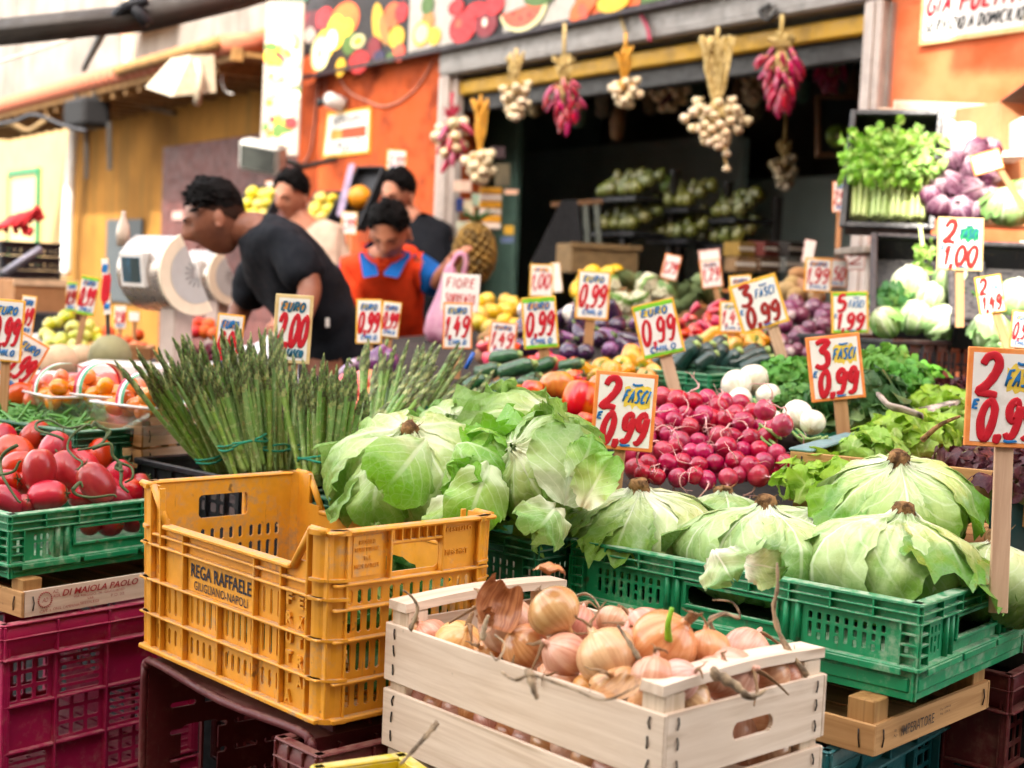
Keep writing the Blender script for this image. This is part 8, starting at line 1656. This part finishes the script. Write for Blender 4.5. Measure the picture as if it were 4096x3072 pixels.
for i, (px, py, w_, h_, c_) in enumerate([(1850, 745, 70, 45, '#c9a894'), (1838, 820, 30, 55, '#14265e'), (1875, 830, 40, 60, '#c9b494'), (1905, 800, 38, 50, '#8fa088'), (1855, 905, 60, 40, '#b9b8a0'), (2035, 920, 40, 36, '#c99a24'), (2030, 960, 55, 24, '#5a6a8a'), (2045, 768, 55, 20, '#d8a88c'), (2010, 700, 60, 90, '#5a4f38'), (1990, 610, 60, 46, '#3a2428')]):
    t = thing('wall_sticker', ['pale pink card on the green pier', 'navy blue card on the green pier', 'cream card on the green pier', 'grey green card on the green pier', 'pale card low on the green pier', 'small yellow card by the pineapple', 'small blue card by the pineapple', 'peach paper strip on the edge of the pier', 'brown picture card under the ribboned garlic', 'dark red card high on the green pier'][i], 'card', facing(P(px, py, 8.05))); k = 8.05/F_PX; mb = MB(); mb.box(-w_*k/2, w_*k/2, -.006, 0, -h_*k/2, h_*k/2); obj('card', mb, plain('sticker_tone_%s' % c_[1:], c_, .6, .35, 14), t)
# shallow crates of fruit at the back left of the doorway and against the orange wall
def tray(label, px, py, d, wpx, hpx, rz, mat=None, tiltx=55, grp='tilted crates against the orange wall'):
    k = d/F_PX; M = RZ(P(px, py, d), rz) @ rotm('X', R(tiltx)); t = thing('fruit_crate_tray', label, 'crate', M, grp); W, L = wpx*k, hpx*k; mb = MB(); mb.box(-W/2, W/2, -L/2, L/2, -.02, -.005); 
    for a, b, c, e in ((-W/2-.012, -W/2, -L/2-.012, L/2+.012), (W/2, W/2+.012, -L/2-.012, L/2+.012), (-W/2, W/2, -L/2-.012, -L/2), (-W/2, W/2, L/2, L/2+.012)): mb.box(a, b, c, e, -.022, .05, 0, None, .003)
    obj('body', mb, mat or m_black, t); return M, W, L
def fill(M, W, L, mes, name, cat, base, where, grp, r_, seed, rows):
    rg = random.Random(seed); Ls = []; nx, ny = max(1, int(W/(r_*1.8))), max(1, int(L/(r_*1.8)))
    for i in range(nx):
        for j in range(ny): Ls.append(inst(name, mes[(i+j) % len(mes)], M @ along(Vector((-W/2+(i+.5)*W/nx, -L/2+(j+.5)*L/ny, .03+rg.uniform(-.008, .012))), rdir(rg), 0, r_*rg.uniform(.9, 1.1)), cat, grp))
    bpy.context.view_layer.update(); heap_labels(Ls, base, where, rows)
m_app = skinmat('yellow_apple_skin', '#d8c24a', '#c9b83c', (8, 1.2), .25, .4, None, .015, .1, .08, '#a8a83c', None)
def apple_mesh(s): mb = MB(); mb.lathe([(.05, -.78), (.4, -.9), (.8, -.6), (1, -.05), (.96, .4), (.7, .78), (.3, .84), (.06, .66)], 16, 0, None, lambda a, v: 1+.03*math.sin(5*a+s)); mb.tube([(0, 0, .6), (.06, 0, 1.1)], .05, 5, 1); return mb.mesh('apple', [m_app, m_stub])
ap_me = [apple_mesh(s) for s in range(2)]
M, W, L = tray('crate of yellow apples behind the head of the man in black', 1045, 830, 7.6, 150, 150, R(-30)); fill(M, W, L, ap_me, 'apple', 'apple', 'yellow apple', 'the crate by the floodlight', 'yellow apples by the floodlight', .036, 1, 3)
M, W, L = tray('crate of yellow fruit between the two men at the back', 1300, 850, 7.9, 130, 150, R(-36)); fill(M, W, L, ap_me, 'apple', 'apple', 'yellow apple', 'the crate at the orange wall', 'yellow apples by the orange wall', .036, 2, 3)
m_mel = skinmat('orange_melon_skin', '#d88a24', '#c97a1c', (10, 1), .5, .2); me_mel = [apple_mesh(4)]; mb = MB(); mb.lathe([(.05, -.9), (.5, -.86), (.86, -.5), (1, 0), (.86, .5), (.5, .86), (.05, .9)], 18, 0, None, lambda a, v: 1+.02*math.sin(10*a)); om_me = [mb.mesh('orange_melon', [m_mel])]
M, W, L = tray('dark crate of orange melons leaning on the orange wall', 1450, 800, 7.9, 130, 260, R(-36), None, 62); fill(M, W*.8, L*.7, om_me, 'orange_melon', 'melon', 'orange melon', 'the melon crate', 'orange melons', .075, 3, 2)
mb = MB(); mb.add([tuple(P(x, y, d_)) for d_ in (7.6, 7.64) for x, y in ((1395, 655), (1420, 655), (1370, 870), (1345, 860))], [(0, 1, 2, 3), (7, 6, 5, 4), (0, 4, 5, 1), (1, 5, 6, 2), (2, 6, 7, 3), (3, 7, 4, 0)]); tag(obj('pale_board', mb, plain('lilac_board', '#b9a9c9', .5)), 'pale lilac board edge leaning beside the melon crate', 'board')
# ---- far left: black crates, boxes, fruit
for i in range(4): q = P(120, 1150-i*58, 6.2); black_crate(['black crate at the bottom of the stack by the cream house', 'black crate second from bottom in the stack by the cream house', 'black crate third from bottom in the stack by the cream house', 'black crate on top of the stack by the cream house'][i], RZ(Vector((q.x-.12, q.y, q.z-.05)), R(48)), .28, .3, .06, 'stacked black crates by the cream house')
mb = MB(); q = P(95, 915, 6.2); 
for i in range(9): a = i*.7; mb.tube(smooth_path([q+Vector((.07*math.cos(a)-.05, .02*math.sin(a), .005*i-.03)), q+Vector((.06*math.cos(a+1), 0, .012*i)), q+Vector((.06*math.cos(a+2.1)+.02, .02, .008*i))], 4), .013, 6)
tag(obj('red_netting', mb, plain('red_net', '#c8242c', .6, .2, 30)), 'bright red netting heaped on the black crates', 'netting')
mb = MB(); mb.tube([P(15, 1095, 5.9), P(95, 1040, 5.9), P(165, 995, 5.9)], .016, 8); tag(obj('metal_pole', mb, plain('pale_steel_tube', '#8a8794', .4, .1, 10, metal=.4)), 'pale metal tube slanting across the black crates', 'pole')
t = thing('cardboard_box', 'open cardboard box below the black crates by the cream house', 'box', RZ(P(150, 1205, 5.4), R(40))); mb = MB(); mb.box(-.12, .12, -.08, .16, -.05, .08, 0, None, .002); obj('body', mb, m_card, t); mb = MB(); mb.box(-.125, .125, -.085, -.081, .06, .084); obj('flap', mb, plain('pale_card', '#d8b894', .8), t)
mb = MB(); q = P(160, 1250, 5.2); mb.box(q.x-.14, q.x+.12, q.y-.1, q.y+.1, q.z-.16, q.z); tag(obj('dark_bin', mb, m_black), 'black bin under the open cardboard box', 'bin')
m_gap = skinmat('green_apple_skin', '#c9c24a', '#a9b03c', (8, 1.2), .3, .4, None, .02, .1, .08, '#c9884a', None); mb = MB(); ga2 = [apple_mesh(7)]; ga2[0].materials[0] = m_gap
heap('apple', 'apple', 'yellow green apple', 'the apple pyramid', ga2, region([(125, 1420), (150, 1340), (215, 1270), (290, 1270), (330, 1350), (370, 1420)], 44, random.Random(21)), lin(1420, 4.5, 1270, 4.9), 30, 4, 23, 'yellow green apples')
heap('apple', 'apple', 'yellow green apple', 'the small pile right of the pyramid', ga2, [(355, 1310), (385, 1330), (345, 1345), (400, 1360)], lambda x, y: 4.8, 28, 1, 24, 'yellow green apples on the side')
m_peach = skinmat('peach_skin', '#d8622c', '#c43c24', (5, 1), .6, .0, None, .02, .1, .1); pc_me = [apple_mesh(9)]; pc_me[0].materials[0] = m_peach
heap('peach', 'peach', 'red orange peach', 'the peaches under the steel scale', pc_me, region([(400, 1400), (420, 1330), (560, 1320), (600, 1340), (600, 1400)], 42, random.Random(22)), lin(1400, 4.5, 1320, 4.9), 28, 2, 25, 'red orange peaches')
heap('peach', 'peach', 'red orange peach', 'the peaches beside the pillar', pc_me, region([(680, 1340), (690, 1260), (860, 1270), (880, 1340)], 44, random.Random(23)), lin(1340, 5.0, 1260, 5.3), 28, 3, 26, 'peaches right of the scale pillar')
m_mlp = plain('pale_melon_rind', '#c9a888', .7, .2, 26, .2, 80); m_mlg = plain('green_melon_rind', '#8a8560', .7, .25, 12, .2, 80)
for i, (px, py, d, rp, m_, lab) in enumerate([(235, 1450, 3.9, 76, m_mlp, 'pale netted melon at the left behind the orange tomatoes'), (440, 1425, 4.0, 88, m_mlg, 'grey green melon below the steel scale'), (330, 1430, 4.1, 54, m_mlp, 'small pale melon between the two large melons')]):
    mb = MB(); k = rp*d/F_PX; mb.lathe([(k*a, k*b) for a, b in [(.05, -.95), (.5, -.86), (.86, -.5), (1, 0), (.86, .5), (.5, .86), (.05, .95)]], 26, 0, None, lambda a, v: 1-.03*(1-abs(math.sin(5*a)))); tag(obj('melon', mb, m_, None, along(P(px, py, d), (.5, -.3, .8))), lab, 'melon', 'melons')
def foam(label, px, py, d, w_, h_, dp, rz, m=None, ins=None):
    k = d/F_PX; W, Hh = w_*k, h_*k; t = thing('foam_box', label, 'box', RZ(P(px, py, d), rz), 'white boxes'); mb = MB(); mb.plate(W, Hh, .02, [], 0, Matrix.Translation((-W/2, 0, -Hh))); mb.plate(W, Hh, .02, [], 0, Matrix.Translation((-W/2, dp-.02, -Hh))); mb.box(-W/2+.0003, -W/2+.02, .0203, dp-.0203, -Hh, -.0004); mb.box(W/2-.02, W/2-.0003, .0203, dp-.0203, -Hh, -.0004); mb.box(-W/2+.021, W/2-.021, .021, dp-.021, -Hh+.001, -Hh+.02); obj('body', mb, m or m_foam, t)
    return t
foam('white polystyrene box in front of the grey green melon', 430, 1462, 3.55, 230, 90, .2, R(6)); foam('white polystyrene box behind the left asparagus tips', 560, 1470, 3.6, 150, 110, .2, R(4)); foam('open brown fruit box by the scale pillar', 540, 1390, 4.3, 120, 50, .2, R(10), m_card); foam('low pink printed box behind the orange tomatoes', 330, 1512, 3.4, 300, 60, .15, R(5), plain('pink_print_card', '#c9a0a4', .7, .4, 30, c2='#b8485c')); foam('long white box at the left behind the melons', 120, 1345, 4.9, 140, 50, .2, R(3)); foam('brown fruit box right of the scale pillar', 730, 1400, 4.6, 200, 70, .2, R(8), m_card); foam('white box at the far left behind the slanting sign', 120, 1500, 3.4, 160, 60, .15, R(4))
m_plm = skinmat('dark_plum_skin', '#5a1c38', '#7a2440', (6, 1), .35, .3); plm = [tomato_mesh(s+120, 1.1).mesh('plum', [m_plm]) for s in range(2)]
heap('plum', 'plum', 'dark red plum', 'the plums by the pillar', plm, region([(680, 1440), (690, 1390), (850, 1390), (860, 1440)], 32, random.Random(25)), lambda x, y: 4.2, 18, 2, 27, 'dark red plums')
heap('plum', 'plum', 'dark red plum', 'the plums by the punnets', plm, region([(470, 1570), (480, 1530), (600, 1520), (620, 1590)], 32, random.Random(26)), lambda x, y: 3.2, 22, 2, 28, 'plums behind the punnets')
# ---- right-hand display: shelf, celery, radicchio, cabbages, romaine
RD = 4.35
shf = thing('display_shelf', 'weathered wooden display shelf with post at the right of the shop', 'shelf', FR(P(3420, 985, RD), flat_(RGT), flat_(FWD), ZV)); k = RD/F_PX; mb = MB(); mb.box(0, .9, -.12, .28, -.022, .0, 0, None, .004); obj('board', mb, plain('grey_board', '#8f8478', .7, .3, 14), shf); mb = MB(); mb.box(.045, .085, .0, .05, -1.3, -.023, 0, None, .004); obj('post', mb, plain('pale_post', '#b9aca0', .7, .2, 12), shf); mb = MB(); mb.box(.1, .9, .2, .22, -.6, -.024); obj('back_panel', mb, plain('rusty_panel', '#8a4a2c', .7, .3, 10), shf)
def open_tray(label, px, py, d, W, L, rz, tilt, Hc=.07, grp='tilted black crates at the right'):
    M = RZ(P(px, py, d), rz) @ rotm('X', R(tilt)); t = thing('black_crate', label, 'crate', M, grp); mb = MB(); mb.box(-W/2, W/2, -L/2, L/2, -.004, 0)
    for a, b, c, e in ((-W/2-.006, -W/2, -L/2-.006, L/2+.006), (W/2, W/2+.006, -L/2-.006, L/2+.006), (-W/2, W/2, -L/2-.006, -L/2), (-W/2, W/2, L/2, L/2+.006)): mb.box(a, b, c, e, -.006, Hc, 0, None, .002)
    for a, b, c, e in ((-W/2-.018, -W/2+.001, -L/2-.018, L/2+.018), (W/2-.001, W/2+.018, -L/2-.018, L/2+.018), (-W/2, W/2, -L/2-.018, -L/2+.001), (-W/2, W/2, L/2-.001, L/2+.018)): mb.box(a, b, c, e, Hc+.0005, Hc+.012, 0, None, .003)
    obj('body', mb, mp_blk, t); return M
M = open_tray('black crate standing tilted with leafy celery on the shelf', 3570, 720, RD, .24, .36, R(-18), 68)
m_celst = skinmat('celery_stalk_skin', '#b5cc7c', '#cfdc9c', (14, 1), .35, .3, None, .012, .08, .06); r = random.Random(5)
for b in range(4):
    t = thing('celery_bunch', ['celery bunch at the left in the tilted black crate', 'celery bunch second from the left in the tilted black crate', 'celery bunch third from the left in the tilted black crate', 'celery bunch at the right in the tilted black crate'][b], 'celery', M @ Matrix.Translation((-.085+b*.057, -.15, .04)), 'celery bunches'); mb = MB(); lf = MB()
    for i in range(8):
        a = i*.785; o_ = Vector((.02*math.cos(a), 0, .018*math.sin(a))); e = Vector((.035*math.cos(a)+r.uniform(-.01, .01), .16+r.uniform(-.02, .03), .03*math.sin(a)+.03)); mb.tube(smooth_path([o_, o_*1.2+Vector((0, .08, .01)), e], 4), lambda u: .0095*(1-.35*u), 7, flat=.7)
        for q in range(17):
            p_ = e+Vector((r.gauss(0, .016), r.uniform(-.06, .09), r.gauss(.015, .02))); T = Matrix.Translation(p_) @ rotm('Z', r.uniform(0, 6.28)) @ rotm('X', r.uniform(-1, 1)) @ rotm('Y', r.uniform(-.8, .8)); loose_leaf(lf, T, .03*r.uniform(.7, 1.3), .017, r, r.uniform(0, .9), r.uniform(-.4, .4), .6, 5, 6, 0, .4, 3)
    obj('stalks', mb, m_celst, t); obj('leaves', lf, m_cel, t)
mb = MB(); mb.tube(smooth_path([P(3680, 900, 4.05), P(3690, 980, 4.0), P(3700, 1030, 4.0)], 4), .006, 7); lf = MB()
for q in range(34): p_ = P(3690+r.gauss(0, 16), 990+r.uniform(-10, 95), 4.0+r.gauss(0, .012)); loose_leaf(lf, Matrix.Translation(p_) @ euler((0, 0, 0), r.uniform(-3, 3), r.uniform(-3, 3), r.uniform(0, 6)), .026, .013, r, .4, .2, .6, 5, 6, 0, .4, 3)
t = thing('celery_sprig', 'celery sprig dangling from the shelf edge', 'celery'); obj('stalk', mb, m_celst, t); obj('leaves', lf, m_cel, t)
# radicchio in a white foam box
fb = thing('foam_box', 'white scalloped polystyrene box behind the radicchio', 'box', facing(P(3868, 560, 4.55), R(-2))); k = 4.55/F_PX; mb = MB()
top = [(-145, 60), (-120, 95), (-80, 98), (-40, 70), (10, 72), (50, 55), (95, 92), (140, 92), (150, 60)]; pts = [(x*k, 0, z*k) for x, z in top]+[(135*k, 0, -90*k), (-130*k, 0, -90*k)]; n = len(pts); mb.add(pts+[(x, .03, z) for x, y, z in pts], [tuple(range(n))[::-1], tuple(range(n, 2*n))]+[(i, (i+1) % n, n+(i+1) % n, n+i) for i in range(n)]); mb.box(-150*k, -128*k, -.2, -.001, -90*k, 40*k); mb.box(130*k, 150*k, -.2, -.001, -90*k, 40*k); mb.box(-150*k, 150*k, -.22, .03, -112*k, -91*k); obj('body', mb, m_foam, fb)
RAP = [(3905, 610, 52), (3800, 640, 56), (3880, 680, 56), (3780, 740, 58), (3880, 770, 60), (3755, 830, 52), (3835, 840, 56), (3905, 850, 50), (3960, 700, 48), (3960, 590, 40), (3720, 780, 40), (3950, 790, 46)]
rh = [wrapped_head(200+s, 1.0, .95, nl=13, nu=14, nv=16, rib=.12, flare=.4, rag=.25).mesh('radicchio', [m_rad]) for s in range(3)]; RA = [inst('radicchio', rh[i % 3], along(P(px, py, 4.28-.03*(py-600)/100), (r.gauss(-.3, .5), -.5, r.gauss(.3, .5)), i, rp*4.28/F_PX), 'radicchio', 'purple radicchio heads') for i, (px, py, rp) in enumerate(RAP)]
bpy.context.view_layer.update(); heap_labels(RA, 'purple radicchio head', 'the radicchio heap', 4)
hg = [wrapped_head(220+s, 1.0, .9, nl=13, nu=12, nv=14).mesh('white_cabbage', [m_ltc]) for s in range(2)]
CW = [inst('white_cabbage', hg[i % 2], along(P(px, py, d), (.1*i, -.4, .8), i, rp*d/F_PX), 'cabbage', 'pale cabbages at the right', lab) for i, (px, py, d, rp, lab) in enumerate([(4030, 830, 4.1, 86, 'round pale cabbage right of the radicchio on the shelf'), (4110, 780, 4.15, 70, 'pale cabbage cut by the picture edge on the shelf')])]
t = thing('cardboard_box', 'tall brown cardboard box standing behind the cabbage on the shelf', 'box', FR(P(4045, 700, 4.5), flat_(RGT+FWD*.4), flat_(FWD-RGT*.4), ZV)); mb = MB(); mb.box(-.075, .2, -.02, .2, -.16, .22, 0, None, .002); obj('body', mb, plain('brown_card', '#a87750', .85, .15, 12), t); mb = MB(); mb.add([(-.08, -.02, .22), (.2, -.02, .22), (.16, -.16, .30), (-.02, -.14, .31), (-.08, -.017, .223), (.2, -.017, .223), (.16, -.157, .303), (-.02, -.137, .313)], [(0, 1, 2, 3), (7, 6, 5, 4), (0, 4, 5, 1), (1, 5, 6, 2), (2, 6, 7, 3), (3, 7, 4, 0)]); obj('flap', mb, plain('dark_card', '#4f3a2c', .8), t)
t = thing('wooden_crate', 'pale wooden crate end on top of the right display below the painted board', 'crate', FR(P(3790, 440, 4.75), flat_(RGT), flat_(FWD), ZV), 'wooden produce crates'); k = 4.75/F_PX; mb = MB(); mb.box(-215*k, 205*k, 0, .012, -28*k, 30*k, 0, None, .002); obj('plank', mb, wd_white_x, t)
for x in (-205, 175): mb = MB(); mb.box(x*k, (x+28)*k, .0125, .04, -40*k, 28*k, 0, None, .002); obj('corner_post', mb, wd_white_z, t)
mb = MB(); mb.box(-215*k, 205*k, .2, .212, -28*k, 30*k, 0, None, .002); obj('plank', mb, wd_white_x, t); mb = MB(); mb.box(-215*k, 205*k, .0125, .199, -38*k, -30*k); obj('floor_board', mb, wd_white_x, t)
# romaine and savoy in tilted crates below
ra_me = [wrapped_head(240+s, 1.0, 1.35, nl=12, nu=10, nv=16, rib=.09, flare=.25).mesh('romaine', [m_rom]) for s in range(3)]
M1_ = open_tray('tilted black crate of pale romaine heads under the shelf', 3700, 1190, 3.95, .27, .34, R(-12), 38); M2_ = open_tray('tilted black crate of romaine heads beside the picture edge', 4010, 1230, 3.8, .26, .34, R(-12), 38)
RM = [inst('romaine', ra_me[i % 3], along(P(px, py, d), dv, i, rp*d/F_PX), 'lettuce', 'pale romaine heads') for i, (px, py, d, rp, dv) in enumerate([(3640, 1150, 3.9, 68, (-.2, -.3, .9)), (3800, 1130, 3.95, 62, (.3, -.2, .9)), (3545, 1290, 3.7, 52, (-.5, -.3, .7)), (3760, 1290, 3.72, 60, (.6, -.4, .6)), (3660, 1270, 3.75, 56, (0, -.5, .8)), (3960, 1330, 3.55, 66, (-.2, -.3, .9)), (4050, 1200, 3.8, 66, (.2, -.2, .9)), (4075, 1050, 4.0, 60, (.1, -.1, 1)), (3990, 1400, 3.4, 46, (.7, -.4, .5)), (3890, 1120, 4.0, 46, (.3, 0, .9)), (3720, 1200, 3.85, 54, (.1, -.3, .9))])]
bpy.context.view_layer.update(); heap_labels(RM, 'pale romaine head', 'the tilted crates', 4)
for i, (px, py) in enumerate([(3700, 1230), (3880, 1240), (3560, 1220)]): leafy('herb_bunch', ['dark leaves between the romaine heads in the left tilted crate', 'dark leaves between the two tilted crates', 'dark leaves at the left side of the left tilted crate'][i], px, py, 3.9, .07, 70, m_dkleaf, 260+i, 'green leaves in the tilted crates', .05, .022, .2, .5, .8, 'leaves')
q = P(3500, 1420, 3.55); black_crate('long black crate under the tilted romaine crates', RZ(Vector((q.x+.04, q.y, q.z-.1)), R(38)), .6, .3, .14, 'black crates at the right')
q = P(3500, 1420, 3.55); black_crate('black crate underneath the long black crate', RZ(Vector((q.x+.04, q.y+.005, q.z-.25)), R(38)), .6, .3, .14, 'black crates at the right')
# dark board behind the salads at the right edge
mb = MB(); q = P(4090, 2010, 2.22); mb.box(0, .5, 0, .012, -.12, .0, 0, RZ(q+Vector((-.04, 0, 0)), R(35))); tag(obj('painted_board', mb, plain('deep_teal_board', '#0e3a3c', .6, .2, 12)), 'dark teal board behind the lettuce heads at the picture edge', 'board')
# blue pen-like tool among the peppers
mb = MB(); mb.tube([P(1862, 1475, 3.3), P(1895, 1410, 3.3)], .005, 8); tag(obj('blue_handle', mb, plain('blue_plastic', '#1a5ab8', .35)), 'bright blue plastic handle sticking out behind the asparagus', 'handle')
